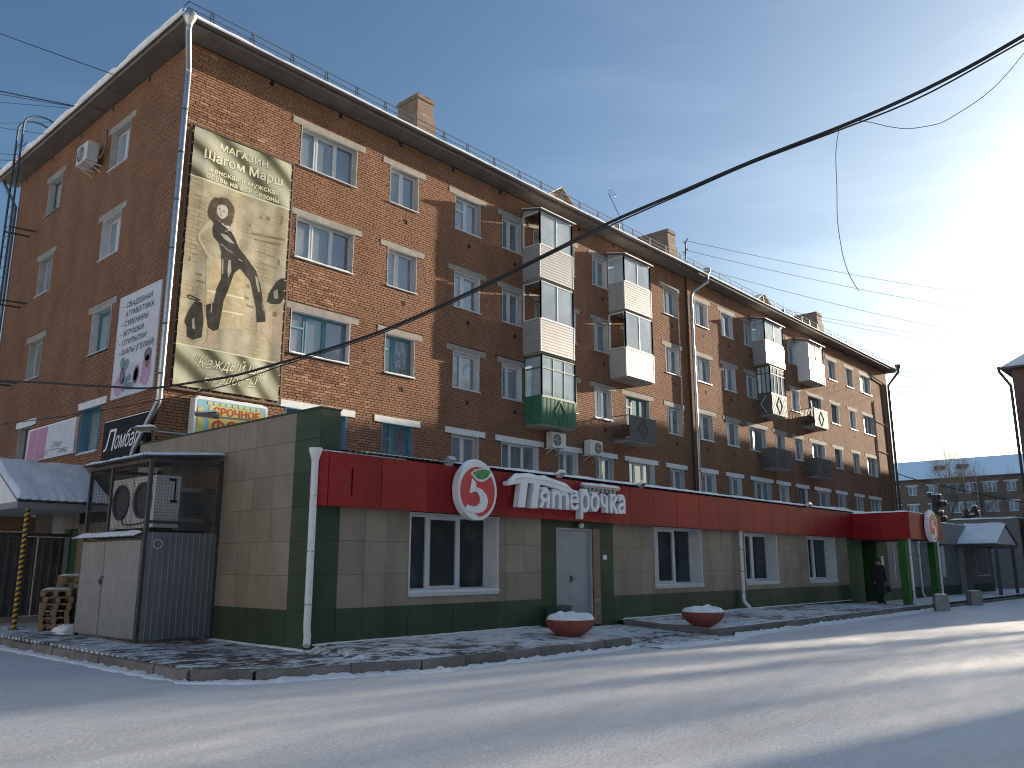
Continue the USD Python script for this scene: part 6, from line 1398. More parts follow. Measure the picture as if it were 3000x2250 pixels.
# ------------------------------------------------------------------ planters, bin, blocks
def planter(x, y, z, label, seed):
    t = thing('planter', label, 'planter', None, None, (x, y, z), seed * 40)
    prof = [(0.0, 0.0), (0.18, 0.0), (0.21, 0.02), (0.33, 0.09), (0.43, 0.19), (0.485, 0.29), (0.505, 0.38), (0.51, 0.40), (0.50, 0.415), (0.47, 0.41), (0.45, 0.36), (0.0, 0.33)]
    m = trimesh.creation.revolve(np.array(prof), sections=48); obj('bowl', (np.array(m.vertices) * [1, 1, 0.84], np.array(m.faces)), 'planter_red', t, smooth=35)
    def fn(U, V):
        R = V * 0.485; A = U * 2 * np.pi
        X, Y = R * np.cos(A), R * np.sin(A); p = np.stack([X * 5, Y * 5, 0 * X + seed], -1)
        h = 0.325 + (0.10 + 0.16 * (meshkit.fbm(p, 4, seed) - 0.3)) * np.sqrt(np.clip(1 - (V ** 4), 0, 1))
        R2 = R * (1 + 0.06 * (meshkit.fbm(p, 3, seed + 3)) * (V > 0.9))
        return np.stack([R2 * np.cos(A), R2 * np.sin(A), np.where(V > 0.999, 0.335, h)], -1)
    g = grid(np.linspace(0, 1, 49), np.linspace(0, 1, 14), fn); obj('snow_heap', (g[0], g[1][:, ::-1]), 'snow', t, smooth=True)
planter(4.95, -8.6, 0.165, 'red concrete bowl planter heaped with snow, in front of the grey door', 1)
planter(9.35, -9.15, 0.16, 'red concrete bowl planter heaped with snow, on the far pavement beyond the door', 2)
b_ = thing('litter_bin', 'dark teal bin against the wall behind the nearer planter', 'bin')
mat('teal_metal', (0.02, 0.06, 0.06), (0.03, 0.08, 0.08), 4, 0.5)
obj('tub', hexa([(5.93, -7.5, 0.25), (6.3, -7.5, 0.25), (6.3, -7.2, 0.25), (5.93, -7.2, 0.25), (5.88, -7.54, 0.68), (6.35, -7.54, 0.68), (6.35, -7.17, 0.68), (5.88, -7.17, 0.68)]), 'teal_metal', b_); obj('rim', join(box(5.86, 6.37, -7.56, -7.535, 0.66, 0.7), box(5.86, 5.885, -7.535, -7.15, 0.66, 0.7), box(6.345, 6.37, -7.535, -7.15, 0.66, 0.7)), 'teal_metal', b_)
def block(x, y, rz_, label):
    t = thing('concrete_block', label, 'bollard', None, None, (x, y, -0.02), rz_)
    m = manifold3d.Manifold.batch_hull([manifold3d.Manifold.sphere(0.02, 8).translate((a, b, c)) for a in (-0.21, 0.21) for b in (-0.21, 0.21) for c in (0.02, 0.55)])
    mm = m.to_mesh(); obj('body', (np.array(mm.vert_properties[:, :3]), np.array(mm.tri_verts)), 'concrete', t, smooth=40)
    obj('snow', snowcap(-0.2, 0.16, -0.2, 0.2, 0.565, 0.03, int(x), 0.06, 0.03), 'snow', t, smooth=True)
block(24.2, -10.3, 25, 'grey concrete block standing on the snow in front of the porch'); block(29.8, -10.0, 40, 'grey concrete block farther along the kerb, beyond the porch')

# ------------------------------------------------------------------ far pavilion and its porch canopy
pv = thing('pavilion', 'grey clad low shop building with snowy roof beyond the porch', 'building')
for i in range(10):
    a, b = 33.2 + i * 1.3, 33.2 + (i + 1) * 1.3
    obj('cladding_panel', pbox(FP, a + 0.004, b - 0.004, -0.02, 0.0, 0.6, 2.6), 'dull_cladding', pv); obj('plinth_panel', pbox(FP, a + 0.004, b - 0.004, -0.02, 0.003, -0.05, 0.594), 'tile_green', pv)
    obj('fascia_board', pbox(FP, a + 0.004, b - 0.004, -0.02, 0.16, 2.6, 3.62), 'grey_cladding', pv)
obj('wall', join(box(33.2, 46.2, FY + 0.03, -0.2, -0.1, 3.5), box(28.35, 33.2, FY - 0.1, FY + 0.05, 2.62, 3.58), box(33.1, 33.2, FY - 0.16, FY, 2.6, 3.6)), 'grey_cladding', pv)
obj('roof_snow', snowcap(28.4, 46.2, FY - 0.16, -0.2, 3.6, 0.12, 81, 0.4, 0.04), 'snow', pv, smooth=True)
for a, b, z0, z1 in ((42.6, 45.3, 1.02, 2.48), (36.3, 36.85, 1.0, 2.5)):
    if b - a > 1: window(pv, FP, a, b, z0, z1, 'p3', 0.2, False, True, 'white_plastic', 'white_plaster', 0.02, curtain=('curtain_pale', [(0, 1, 0.2)]), fracs=[.34, .6])
    else: obj('white_panel', pbox(FP, a, b, 0.003, 0.02, z0, z1), 'white_plaster', pv)
for a in (39.4,): obj('wall_pier', pbox(FP, a, a + 0.85, 0.003, 0.06, 0.0, 2.6), 'concrete', pv)
obj('doorway', pbox(FP, 40.5, 41.7, 0.003, 0.02, 0.0, 2.3), 'dull_cladding', pv)
cp = thing('porch_canopy', 'small gabled porch canopy with snow on dark posts in front of the low grey building', 'canopy')
KX0, KX1, KY, KE, KR = 38.75, 43.4, -9.1, 2.6, 3.62
kx = (KX0 + KX1) / 2
for s in (-1, 1):
    xe = KX0 if s < 0 else KX1
    q = [(xe, KY), (kx, KY), (kx, FY + 0.1), (xe, FY + 0.1)]; z_ = [KE, KR, KR, KE]
    rs = obj('roof_sheet', hexa([(a, b, z) for (a, b), z in zip(q, z_)] + [(a, b, z + 0.03) for (a, b), z in zip(q, z_)]), 'dark_sheet', cp)
    def fn(U, V):
        X = xe + V * (kx - xe); Y = KY + U * (FY - KY); p = np.stack([X * 2, Y * 2, 0 * X], -1); e = np.clip(np.minimum(V * 8, U * 8) + 0.2, 0, 1)
        return np.stack([X, Y, KE + V * (KR - KE) + 0.032 + e * 0.10 * (0.5 + meshkit.fbm(p, 3, 4))], -1)
    g = grid(np.linspace(0, 1, 20), np.linspace(0, 1, 20), fn); obj('roof_snow', (g[0], g[1][:, ::-1] if s < 0 else g[1]), 'snow', rs, smooth=True)
obj('gable_board', onF(ext([(KX0 + 0.2, KE + 0.02), (KX1 - 0.2, KE + 0.02), (kx, KR - 0.06)], 0.03), KY + 0.1), 'white_plaster', cp)
obj('beam', join(box(KX0 + 0.1, KX1 - 0.1, KY + 0.05, KY + 0.14, KE - 0.14, KE), box(KX0 + 0.1, KX0 + 0.2, KY + 0.14, FY, KE - 0.14, KE), box(KX1 - 0.2, KX1 - 0.1, KY + 0.14, FY, KE - 0.14, KE)), 'dark_steel', cp)
for x in (KX0 + 0.05, 42.35): obj('post', box(x, x + 0.14, KY + 0.04, KY + 0.18, 0.0, KE - 0.14), 'dark_steel', cp)
lo = thing('back_annex', 'flat roofed pale building end showing above the porch canopy', 'building')
obj('wall', box(58.0, 66, -6.4, -1.9, 0, 4.75), 'grey_cladding', lo); obj('roof_snow', snowcap(57.9, 66.1, -6.5, -1.8, 4.752, 0.12, 83, 0.4), 'snow', lo, smooth=True)

# ------------------------------------------------------------------ other blocks of the street
def simple_block(name, label, x0, x1, y0, y1, eave, rise, m, ridge='y', wins_left=(), floors=5, street=None):
    t = thing(name, label, 'building')
    obj('wall', box(x0, x1, y0, y1, -0.2, eave), m, t)
    o = 0.6
    X0, X1, Y0, Y1 = x0 - o, x1 + o, y0 - o, y1 + o
    obj('eave_slab', box(X0, X1, Y0, Y1, eave + 0.001, eave + 0.13), 'soffit_concrete', t)
    z = eave + 0.14
    if ridge == 'y':
        xm = (X0 + X1) / 2; V = [(X0, Y0, z), (X1, Y0, z), (X1, Y1, z), (X0, Y1, z), (xm, Y0, z + rise), (xm, Y1, z + rise)]
        F = [[0, 5, 3], [0, 4, 5], [1, 2, 5], [1, 5, 4], [0, 1, 4], [3, 5, 2], [0, 3, 2], [0, 2, 1]]
    else:
        ym_ = (Y0 + Y1) / 2; V = [(X0, Y0, z), (X1, Y0, z), (X1, Y1, z), (X0, Y1, z), (X0, ym_, z + rise), (X1, ym_, z + rise)]
        F = [[0, 1, 5], [0, 5, 4], [2, 3, 4], [2, 4, 5], [0, 4, 3], [1, 2, 5], [0, 3, 2], [0, 2, 1]]
    r_ = obj('roof', (np.array(V, float), np.array(F)), 'snow', t)
    return t, r_
bk, bkroof = simple_block('distant_block', 'long brick block with blue white snowy roof closing the far end of the street', 127.4, 140.0, -45.0, 34.0, 14.1, 3.5, 'far_brick_dark')
BP = ('G', 127.4)
ycols = [(30.3, 29.0, 2), (27.6, 25.6, 3), (24.2, 23.0, 2), (21.55, 20.4, 2), (18.6, 17.4, 2), (15.9, 14.1, 3), (13.6, 12.45, 2)] + [(11.25, 9.5, 3), (8.2, 7.05, 2), (5.6, 4.4, 2), (2.6, 0.8, 3)] + [(-1.0 - k * 3.1, -2.3 - k * 3.1, 2) for k in range(6)]
for f in range(1, 6):
    zt = 13.2 - 2.8 * (5 - f)
    for (ya, yb, n) in ycols:
        wn = obj('window', pbox(BP, yb, ya, -0.001, 0.02, zt - 1.36, zt), 'white_plastic', bk)
        for i in range(n):
            a, b = yb + (ya - yb) * i / n + 0.08, yb + (ya - yb) * (i + 1) / n - 0.08
            obj('pane', pbox(BP, a, b, 0.021, 0.026, zt - 1.26, zt - 0.1), 'far_pane', wn) if True else None
        obj('lintel', pbox(BP, yb - 0.35, ya + 0.35, 0.0, 0.12, zt + 0.06, zt + 0.24), 'painted_lintel', wn)
for y in (17.5, 14.4, 0.5): 
    d = obj('dormer', hexa([(129.6, y - 0.7, 14.6), (132.5, y - 0.7, 14.6), (132.5, y + 0.7, 14.6), (129.6, y + 0.7, 14.6), (129.6, y - 0.7, 16.4), (132.5, y - 0.7, 16.4), (132.5, y + 0.7, 16.4), (129.6, y + 0.7, 16.4)]), 'far_brick_dark', bkroof)
obj('downpipe', tube([(127.2, 12.0, 14.1), (127.2, 12.0, 0.5)], 0.09, 6), 'white_pipe', bk)

rb, rroof = simple_block('right_block', 'dark brick block with a snowy roof at the right edge, its gable towards us', 56.8, 112.0, -20.9, -7.35, 14.95, 3.4, 'far_brick_dark', 'x')
RPg, RPf = ('G', 56.8), ('F', -20.9)
for f in range(1, 6):
    zt = 14.5 - 2.8 * (5 - f)
    for (a, b) in ((-11.2, -10.0), (-15.6, -14.4)):
        wn = obj('window', pbox(RPg, a, b, -0.001, 0.02, zt - 1.3, zt), 'white_plastic', rb); obj('pane', pbox(RPg, a + 0.08, b - 0.08, 0.021, 0.026, zt - 1.2, zt - 0.1), 'far_pane', wn)
obj('downpipe', tube([(56.1, -6.7, 15.1), (56.1, -6.7, 14.8), (56.7, -7.2, 13.8), (56.7, -7.2, 0.4)], 0.09, 8), 'dark_steel', rb, smooth=40)
ob, _ = simple_block('opposite_block', 'brick block on the opposite side of the street, behind the viewer on the right', 30.0, 57.0, -42.5, -27.75, 15.2, 3.4, 'far_brick', 'x')
for f in range(1, 6):
    zt = 14.5 - 2.8 * (5 - f)
    for k in range(6):
        x = 32 + k * 4.1
        wn = obj('window', box(x, x + 1.3, -27.75, -27.72, zt - 1.3, zt), 'white_plastic', ob); obj('pane', box(x + 0.08, x + 1.22, -27.719, -27.714, zt - 1.2, zt - 0.1), 'far_pane', wn)

mat('pale_render', (0.36, 0.30, 0.22), (0.42, 0.35, 0.26), 1.2, 0.9)
gr = thing('garage_row', 'low row of brick garages between the blocks across the street', 'building')
obj('wall', box(59.0, 84, -38, -25.5, -0.1, 4.2), 'far_brick_dark', gr); obj('roof_snow', snowcap(58.8, 84.2, -38.2, -25.3, 4.2, 0.2, 91, 0.8), 'snow', gr, smooth=True)
lb_, _ = simple_block('left_block', 'pale sunlit block across the side street, left of the frame', -52.0, -38.0, -34.0, 30.0, 14.6, 3.0, 'pale_render', 'y')
for f in range(1, 6):
    zt = 13.8 - 2.8 * (5 - f)
    for k in range(14):
        y = -31 + k * 4.3
        wn = obj('window', box(-38.0, -37.97, y, y + 1.4, zt - 1.4, zt), 'white_plastic', lb_); obj('pane', box(-37.969, -37.964, y + 0.08, y + 1.32, zt - 1.3, zt - 0.1), 'far_pane', wn)

# ------------------------------------------------------------------ trees without leaves
def bare_tree(name, label, x, y, h, spread, seed, depth=5, r0=0.16, trunk=0.3, m='bark', group=None, up=0.35, twig=1.0, kids=(3, 4)):
    r = np.random.default_rng(seed); T, C = [], []
    def seg(p, q, ra, rb, n, out):
        d = q - p; L = np.linalg.norm(d); d = d / L
        s = np.cross(d, [0, 0, 1.0] if abs(d[2]) < 0.95 else [1.0, 0, 0]); s /= np.linalg.norm(s); b = np.cross(s, d)
        a = np.linspace(0, 2 * np.pi, n, endpoint=False); ring = np.outer(np.cos(a), s) + np.outer(np.sin(a), b)
        V = np.vstack([p + ra * ring, q + rb * ring]); F = []
        for i in range(n): j = (i + 1) % n; F += [[i, n + j, j], [i, n + i, n + j]]
        out.append((V, np.array(F)))
    def grow(p, d, L, ra, lev):
        n = 7 if lev == 0 else 5 if lev == 1 else 3
        k = 3 if lev < 3 else 2
        for i in range(k):
            d2 = d + r.normal(0, 0.10 + 0.03 * lev, 3) + [0, 0, 0.04]; d2 /= np.linalg.norm(d2)
            q = p + d2 * L / k; rb = ra * (0.82 if lev < 3 else 0.75)
            seg(p, q, ra, rb, n, C if lev else T); 
            if lev < depth and (i > 0 or lev > 0):
                for _ in range(r.integers(kids[0] - (lev > 2), kids[1])):
                    az = r.uniform(0, 2 * np.pi); el = r.uniform(0.45, 0.95)
                    u = np.cross(d2, [math.cos(az), math.sin(az), 0.3]); u /= np.linalg.norm(u)
                    nd = d2 * math.cos(el) + u * math.sin(el) + [0, 0, up * r.uniform(0.3, 1)]; nd /= np.linalg.norm(nd); nd *= 1
                    grow(p + (q - p) * r.uniform(0.4, 1.0), nd, L * r.uniform(0.42, 0.66) * spread, max(rb * 0.55, 0.007 * twig), lev + 1)
            p, d, ra = q, d2, rb
    p0_ = np.array([x, y, -0.1]); top = np.array([x + r.normal(0, .15), y + r.normal(0, .15), h * trunk])
    seg(p0_, top, r0 * 1.25, r0, 9, T)
    grow(top, np.array([0, 0, 1.0]), h * (1 - trunk) * 0.82, r0, 0)
    t = thing(name, label, 'tree', group)
    obj('trunk', join(*T), m, t, smooth=True); obj('crown', join(*C), m, t)
    return t
bare_tree('bare_tree', 'pale bare tree with a haze of fine twigs in front of the far brick block', 104.0, 11.2, 12.0, 1.0, 3, 4, 0.16, 0.2, 'pale_bark', up=0.5)
bare_tree('bare_tree', 'thin bare tree right of the pale one before the far brick block', 108.0, 7.5, 10.0, 1.0, 4, 4, 0.16, 0.22, 'pale_bark', up=0.5)
def pollard(x, y, h, label, seed, r0=0.35):
    r = np.random.default_rng(seed); t = thing('pollard_tree', label, 'tree')
    tr, cr_, sn = [], [], []
    tr.append(tube([(x, y, -0.1), (x + 0.05, y, h * 0.5), (x - 0.05, y + 0.05, h)], [r0 * 1.2, r0, r0 * 0.85], 10))
    for i in range(9):
        z = h * r.uniform(0.55, 1.0); a = r.uniform(0, 6.28); L = r.uniform(0.4, 0.9); e = np.array([x + L * math.cos(a), y + L * math.sin(a), z + r.uniform(0.1, 0.5)])
        cr_.append(tube([(x, y, z - 0.2), e], [r0 * 0.5, r0 * 0.42], 7))
        s = trimesh.creation.icosphere(1, 0.3); s.vertices *= r.uniform(0.7, 1.1, 3); cr_.append((np.array(s.vertices) + e, np.array(s.faces)))
        sn.append(snowcap(e[0] - .2, e[0] + .2, e[1] - .25, e[1] + .25, e[2] + 0.24, 0.12, i, 0.08))
        for k in range(6):
            d = r.normal(0, 1, 3); d[2] = abs(d[2]) + 0.4; d /= np.linalg.norm(d); cr_.append(tube([e, e + d * r.uniform(.3, .9)], [0.02, 0.008], 3, False))
    obj('trunk', join(*tr), 'bark', t, smooth=True); obj('crown', join(*cr_), 'bark', t); obj('snow', join(*sn), 'snow', t)
pollard(75, 3.5, 7.9, 'tallest knobbly pollard tree with snow behind the porch', 1)
pollard(76, 1.2, 6.5, 'middle height knobbly pollard tree with snow above the grey shop roof', 2, 0.3)
pollard(77, -0.8, 5.5, 'shortest snowy pollard tree at the end of the grey shop roof', 3, 0.28)
# street trees on the other side, right of the frame: their branches comb the sunlight on the snow and show in the panes
for i, (x, y, h, s) in enumerate(((70, -26.0, 20, 12), (76, -28.4, 21, 13), (83, -31.2, 22, 15), (30.0, -26.0, 14, 16), (20.0, -27.5, 13, 17))):
    bare_tree('street_tree', ['bare tree at the near end of the row across the street', 'second bare tree of the row across the street', 'last bare tree of the row across the street', 'bare tree opposite the shop door, right of the frame', 'bare tree opposite the first shop windows, right of the frame'][i], x, y, h, 1.0, s, 4, 0.2, 0.2, 'bark', 'bare trees across the street', up=0.45, twig=1.6)

# ------------------------------------------------------------------ parked cars in the gap
def car(x, y, rz_, label, paint):
    t = thing('parked_car', label, 'car', None, None, (x, y, 0.0), rz_)
    prof = [(-2.1, 0.35), (-2.12, 0.7), (-2.0, 0.86), (-1.25, 0.95), (-0.75, 1.42), (-0.3, 1.5), (0.9, 1.5), (1.6, 1.42), (1.95, 1.0), (2.1, 0.9), (2.12, 0.4), (1.9, 0.3), (-1.9, 0.3)]
    low = Polygon(prof).difference(unary_union([Point(-1.3, 0.3).buffer(0.37), Point(1.3, 0.3).buffer(0.37)]))
    b = ext(low, 1.6, -0.8); v = b[0].copy(); k = np.clip((v[:, 1] - 0.9) / 0.6, 0, 1); v[:, 2] *= 1 - 0.16 * k
    body = obj('body', (np.stack([v[:, 0], v[:, 2], v[:, 1]], 1), b[1][:, ::-1]), paint, t)
    for s in (-1, 1):
        for q in ([(-1.08, 0.98), (-0.68, 1.38), (0.25, 1.43), (0.25, 0.98)], [(0.33, 0.98), (0.33, 1.43), (1.45, 1.37), (1.68, 1.0)]):
            V = []
            for w_ in (0.0, 0.012):
                for a, z in q: V.append((a, s * (0.8 * (1 - 0.16 * np.clip((z - 0.9) / 0.6, 0, 1)) + 0.004 + w_), z))
            V = np.array(V); obj('side_window', (V[[0, 1, 2, 3, 4, 5, 6, 7]], BF), 'car_glass', t)
        for xx in (-1.3, 1.3):
            w_ = obj('wheel', tube([(xx, s * 0.62, 0.31), (xx, s * 0.8, 0.31)], 0.31, 18), 'rubber', t); obj('rim', tube([(xx, s * 0.79, 0.31), (xx, s * 0.812, 0.31)], 0.19, 12), 'zinc', w_)
    obj('windscreen', hexa([(-1.19, -0.66, 0.99), (-1.19, 0.66, 0.99), (-1.15, 0.66, 0.96), (-1.15, -0.66, 0.96), (-0.8, -0.58, 1.41), (-0.8, 0.58, 1.41), (-0.74, 0.58, 1.40), (-0.74, -0.58, 1.40)]), 'car_glass', t)
    for s in (-1, 1): obj('headlight', box(-2.135, -2.08, s * 0.62 - 0.14, s * 0.62 + 0.14, 0.66, 0.8), 'lamp_lens', t)
    obj('bumper', box(-2.18, -2.06, -0.78, 0.78, 0.38, 0.56), 'rubber', t)
    obj('roof_snow', snowcap(-0.6, 1.4, -0.6, 0.6, 1.5, 0.07, 5, 0.15), 'snow', t, smooth=True); obj('bonnet_snow', snowcap(-1.95, -1.3, -0.65, 0.65, 0.93, 0.05, 6, 0.15), 'snow', t, smooth=True)
car(88.0, 0.6, 78, 'beige car with snow on its roof parked beyond the porch canopy posts', 'car_paint')
car(92.0, -1.6, 80, 'dark blue car half hidden behind the right canopy post', 'car_blue')

# ------------------------------------------------------------------ woman leaving the shop
ps = thing('person', 'person in a long black coat and fur hat walking out under the porch', 'person', None, None, (25.1, -7.9, 0.14), -38)
J = {'hl': ((-0.09, 0, 0.86), 0.105), 'hr': ((0.09, 0, 0.86), 0.105), 'kl': ((-0.10, -0.03, 0.46), 0.065), 'kr': ((0.11, 0.03, 0.46), 0.065), 'al': ((-0.10, 0.03, 0.08), 0.042), 'ar': ((0.12, 0.12, 0.09), 0.042),
     'tl': ((-0.11, -0.13, 0.035), 0.035), 'tr': ((0.13, -0.03, 0.035), 0.035), 'w': ((0, 0, 1.02), 0.13), 'c': ((0, 0.0, 1.25), 0.135), 'sl': ((-0.17, 0, 1.36), 0.06), 'sr': ((0.17, 0, 1.36), 0.06),
     'n': ((0, -0.01, 1.43), 0.055), 'hd': ((0, -0.025, 1.545), 0.088), 'ch': ((0, -0.06, 1.49), 0.05), 'no': ((0, -0.115, 1.535), 0.014),
     'el': ((-0.235, 0.02, 1.11), 0.042), 'er': ((0.235, 0.03, 1.11), 0.042), 'wl': ((-0.24, -0.07, 0.88), 0.03), 'wr': ((0.255, -0.03, 0.87), 0.03), 'pl': ((-0.24, -0.09, 0.81), 0.034), 'pr': ((0.26, -0.045, 0.80), 0.034)}
B_ = [('hl', 'hr'), ('hl', 'kl'), ('kl', 'al'), ('al', 'tl'), ('hr', 'kr'), ('kr', 'ar'), ('ar', 'tr'), ('hl', 'w'), ('hr', 'w'), ('w', 'c'), ('c', 'sl'), ('c', 'sr'), ('c', 'n'), ('n', 'hd'), ('hd', 'ch'), ('hd', 'no'), ('sl', 'el'), ('el', 'wl'), ('wl', 'pl'), ('sr', 'er'), ('er', 'wr'), ('wr', 'pr')]
for s, px_ in (('l', (-0.24, -0.09, 0.81)), ('r', (0.26, -0.045, 0.80))):
    for i in range(4):
        o = (i - 1.5) * 0.018
        J['f%s%d' % (s, i)] = ((px_[0], px_[1] + o, px_[2] - 0.03), 0.0095); J['g%s%d' % (s, i)] = ((px_[0] + (0.012 if s == 'l' else -0.012), px_[1] + o, px_[2] - 0.075 + abs(i - 1.5) * 0.008), 0.008)
        B_ += [('p' + s, 'f%s%d' % (s, i)), ('f%s%d' % (s, i), 'g%s%d' % (s, i))]
    J['t' + s + 'h'] = ((px_[0], px_[1] - 0.045, px_[2] - 0.02), 0.0095); B_.append(('p' + s, 't' + s + 'h'))
body = obj('body', hullbones(J, B_, 0.02, 6), 'skin', ps, smooth=True)
CJ = {k: (J[k][0], J[k][1] + 0.035) for k in ('w', 'c', 'sl', 'sr', 'el', 'er', 'wl', 'wr', 'n')}
CJ['n'] = (J['n'][0], 0.085)
for i, a in enumerate(np.linspace(0, 2 * np.pi, 9)[:-1]): CJ['h%d' % i] = ((0.25 * math.cos(a), 0.20 * math.sin(a), 0.40), 0.035)
cb = [('w', 'c'), ('c', 'sl'), ('c', 'sr'), ('c', 'n'), ('sl', 'el'), ('el', 'wl'), ('sr', 'er'), ('er', 'wr')]
sk = [manifold3d.Manifold.sphere(CJ[k][1], 16).translate(CJ[k][0]) for k in CJ if k[0] == 'h'] + [manifold3d.Manifold.sphere(0.18, 16).translate((0, 0, 1.0))]
parts_ = [manifold3d.Manifold.batch_hull(sk)] + [manifold3d.Manifold.batch_hull([manifold3d.Manifold.sphere(CJ[k][1], 16).translate(tuple(CJ[k][0])) for k in ab]) for ab in cb]
mm = manifold3d.Manifold.batch_boolean(parts_, manifold3d.OpType.Add).refine_to_length(0.03).to_mesh()
tt_ = trimesh.Trimesh(mm.vert_properties[:, :3], mm.tri_verts); trimesh.smoothing.filter_taubin(tt_, iterations=5)
obj('coat', (np.array(tt_.vertices), np.array(tt_.faces)), 'coat_black', body, smooth=True)
for s, a, b, c_ in (('l', 'kl', 'al', 'tl'), ('r', 'kr', 'ar', 'tr')):
    obj('boot', hullbones({k: (J[k][0], J[k][1] + 0.014) for k in (a, b, c_)}, [(a, b), (b, c_)], 0.02, 4), 'coat_black', body, smooth=True)
s = trimesh.creation.icosphere(3, 1.0); v = np.array(s.vertices) * [0.125, 0.13, 0.105]; v *= (1 + 0.08 * (meshkit.fbm(v * 40, 2, 3) - 0.5))[:, None]; v[:, 2] = np.maximum(v[:, 2], -0.03); obj('fur_hat', (v + [0, 0.0, 1.60], np.array(s.faces)), 'fur_grey', body, smooth=True)
q = trimesh.creation.torus(0.095, 0.045, 24, 10); obj('fur_collar', (np.array(q.vertices) * [1, 0.95, 0.8] + [0, 0.01, 1.43], np.array(q.faces)), 'fur_grey', body, smooth=True)
for s in (-1, 1):
    e = trimesh.creation.icosphere(1, 0.011); obj('eye', (np.array(e.vertices) + [s * 0.032, -0.107, 1.555], np.array(e.faces)), 'coat_black', body, smooth=True)
obj('mouth', box(-0.02, 0.02, -0.112, -0.104, 1.497, 1.503), 'ink_pink', body)
hb = thing('handbag', 'dark handbag hanging from the hand of the person in the black coat', 'bag', None, None, (25.35, -8.05, 0.14), -38)
obj('bag', hexa([(-0.17, -0.06, 0.42), (0.17, -0.06, 0.42), (0.17, 0.06, 0.42), (-0.17, 0.06, 0.42), (-0.13, -0.035, 0.64), (0.13, -0.035, 0.64), (0.13, 0.035, 0.64), (-0.13, 0.035, 0.64)]), 'coat_black', hb)
obj('handle', tube(smoothpts([(-0.09, 0, 0.63), (-0.06, 0, 0.74), (0.0, 0, 0.785), (0.06, 0, 0.74), (0.09, 0, 0.63)]), 0.009, 6), 'coat_black', hb, smooth=True)

# ------------------------------------------------------------------ cables
def wire(label, pts, r, m='black_cable', n=6, smooth_=True, grp=None, name='cable'):
    p = smoothpts(pts, n) if smooth_ else np.array(pts, float)
    return obj(name, tube(p, r, 6), m, None, label, 'cable', grp, smooth=True)
CB = [(3.4, -19.5, 9.15), (3.06, -17.99, 8.56), (2.9, -17.29, 8.29), (2.73, -16.51, 8.06), (2.57, -15.79, 7.90), (2.26, -14.37, 7.65), (2.04, -13.34, 7.43), (1.77, -12.15, 7.17), (1.54, -11.08, 6.87), (1.14, -9.25, 6.36), (0.68, -7.2, 5.90), (0.18, -4.91, 5.63), (-0.18, -3.27, 5.5), (-0.58, -1.46, 5.50), (-1.06, 0.72, 5.75), (-1.5, 2.75, 6.05), (-2.0, 5.01, 6.37), (-2.5, 7.2, 6.7)]
wire('thick black cable crossing the whole street diagonally in front of the block', CB, 0.026)
CT = [(3.4, -19.5, 9.05), (3.06, -17.98, 8.49), (2.73, -16.51, 7.98), (2.53, -15.6, 7.82), (2.26, -14.37, 7.62), (2.04, -13.34, 7.39), (1.77, -12.15, 7.11), (1.54, -11.08, 6.83), (1.14, -9.25, 6.31), (0.68, -7.2, 5.85), (0.18, -4.92, 5.56), (-0.17, -3.29, 5.32), (-0.52, -1.71, 5.23), (-0.85, -0.23, 5.18), (-1.32, 1.9, 5.15), (-1.94, 4.73, 5.16), (-2.4, 7, 5.2)]
wire('thinner black cable slung just below the thick diagonal one', CT, 0.012)
wire('loose wire end hanging straight down from the diagonal cable', [(2.54, -15.64, 7.86), (2.52, -15.56, 7.41), (2.52, -15.54, 6.98), (2.51, -15.51, 6.41), (2.52, -15.53, 5.98), (2.53, -15.58, 5.67), (2.55, -15.7, 5.35)], 0.005)
wire('thin wire sagging in a loop below the diagonal cable at the upper right', [(2.58, -15.84, 7.93), (2.63, -16.04, 7.84), (2.69, -16.32, 7.68), (2.74, -16.56, 7.59), (2.81, -16.86, 7.57), (2.87, -17.16, 7.67), (2.96, -17.53, 7.88), (3.01, -17.78, 8.1), (3.05, -17.96, 8.3), (3.2, -18.6, 8.8)], 0.005)
def sag(a, b, s, n=14):
    t = np.linspace(0, 1, n)[:, None]; p = np.array(a) * (1 - t) + np.array(b) * t; p[:, 2] -= 4 * s * (t * (1 - t))[:, 0]; return p
G_ = 'thin wires running from the gable eave to the left'
LB = (-32, 33)
for i, (y, z, e, s, r) in enumerate(((3.2, 15.25, (-28, 14.0, 21.5), 0.5, 0.012), (6.05, 15.4, (-28, 22.0, 19.6), 0.6, 0.018), (6.1, 15.4, (-28, 22.4, 19.0), 0.7, 0.010), (6.35, 15.45, (-28, 27.0, 15.5), 0.1, 0.008), (8.35, 15.3, (-28, 26.0, 17.4), 0.3, 0.008), (7.7, 15.5, (-28, 30.0, 12.8), 0.3, 0.006), (10.7, 15.4, (-28, 31.0, 14.9), 0.3, 0.010), (10.75, 15.2, (-28, 31.0, 14.2), 0.3, 0.010))):
    lab = ['highest single wire meeting the gable eave', 'thickest wire of the pair meeting the gable eave midway', 'thinner wire of the pair meeting the gable eave midway', 'almost level wire meeting the gable eave midway', 'wire sloping down to the gable eave above the left window', 'faint wire rising behind the ladder hoop', 'upper wire behind the ladder stiles', 'lower wire behind the ladder stiles'][i]
    wire(lab, sag((-0.6, y, z), e, s), r, 'rail_steel', 3, True, G_)
mast = thing('roof_mast', 'small steel mast with insulators on the roof near the second chimney', 'mast')
MX, MY = 29.0, 2.0
obj('pole', tube([(MX - 0.35, MY, 16.0), (MX, MY, 18.75)], 0.035, 8), 'dark_steel', mast)
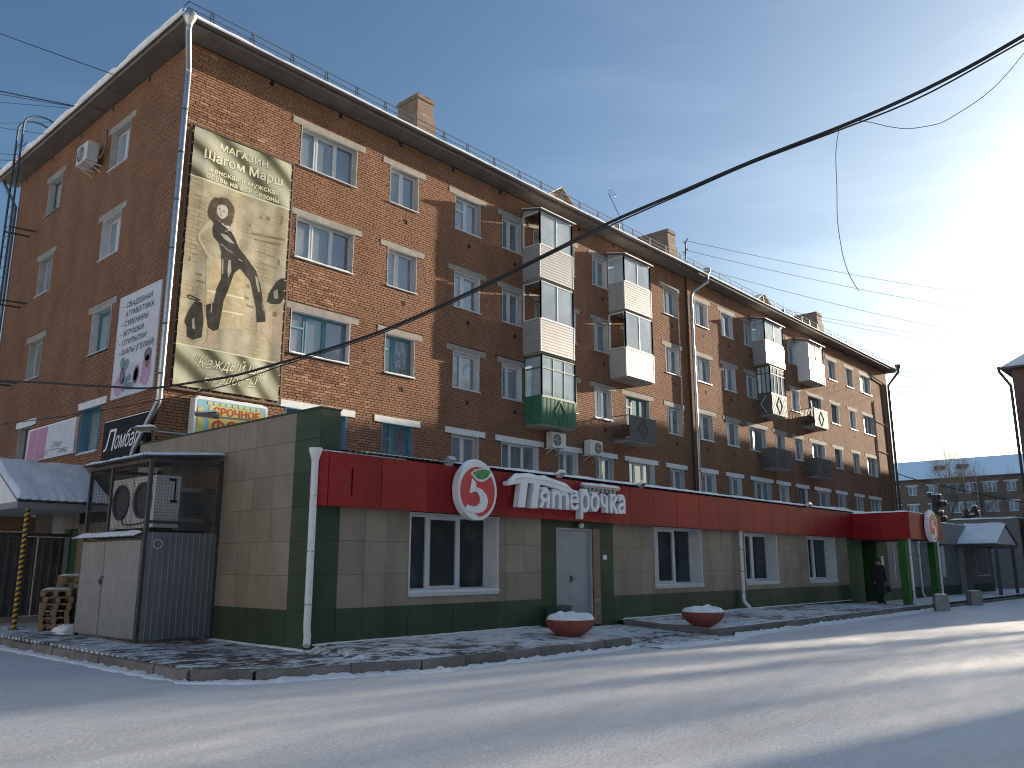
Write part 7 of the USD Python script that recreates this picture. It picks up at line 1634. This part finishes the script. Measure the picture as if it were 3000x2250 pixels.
for z in (17.3, 18.1, 18.7): 
    obj('cross_arm', bar((MX - 0.45 + (z - 16) * 0.13 - 0.15, MY - 0.22, z), (MX - 0.3 + (z - 16) * 0.13 + 0.15, MY + 0.22, z), 0.04), 'dark_steel', mast)
    for s in (-1, 1): obj('insulator', tube([(MX - 0.37 + (z - 16) * 0.13 + s * 0.13, MY + s * 0.2, z), (MX - 0.37 + (z - 16) * 0.13 + s * 0.13, MY + s * 0.2, z + 0.12)], 0.035, 6), 'plaster', mast)
for i, (z, e, s) in enumerate(((18.75, (110, -18, 30), 1.6), (18.2, (110, -18, 27.5), 1.6), (17.4, (110, -17, 24.5), 1.8))):
    wire(['upper', 'middle', 'lower'][i] + ' of the faint wires leaving the roof mast to the right', sag((MX, MY, z), e, s), 0.012, 'rail_steel', 3, True, 'faint wires from the roof mast')
for i, (z, e) in enumerate(((18.35, (110, -12, 25.8)), (18.2, (110, -12, 24.3)))):
    wire(['upper', 'lower'][i] + ' wire leaving the flue near the second dormer to the right', sag((43.3, 3.0, z), e, 1.0), 0.012, 'rail_steel', 3, True, 'wires from the flue')
for i, (a, b, s) in enumerate((((LEN + 0.5, -0.6, 15.35), (56.1, -6.8, 15.0), 0.25), ((LEN + 0.4, -0.7, 15.0), (56.7, -7.4, 14.5), 0.35), ((LEN + 0.1, -0.2, 14.2), (56.7, -7.4, 14.3), 0.25), ((LEN + 0.1, -0.2, 13.8), (56.7, -7.4, 14.0), 0.45))):
    wire(['topmost', 'second', 'third', 'lowest'][i] + ' of the sagging wires between the two far roof corners', sag(a, b, s), 0.012, 'rail_steel', 3, True, 'wires between the far roof corners')
wire('dark cable with a drip loop leaving the far building corner low over the street', [(LEN + 0.02, -0.2, 7.9), (54.2, -0.9, 7.55), (58, -2.6, 7.0), (64, -6.5, 6.0), (72, -11, 5.6)], 0.03)
ant = thing('roof_antenna', 'thin bent aerial pole with a wire ring on the roof above the second balcony column', 'antenna')
obj('pole', tube([(24.74, 3.0, 17.2), (24.4, 3.0, 18.7), (23.3, 3.0, 19.85)], 0.022, 6), 'rail_steel', ant)
obj('ring', tube([(23.3 + 0.3 + 0.28 * math.cos(a), 3.0 + 0.15 * math.sin(a), 20.0 + 0.25 * math.sin(a)) for a in np.linspace(0, 6.28, 17)], 0.01, 4, False), 'rail_steel', ant)
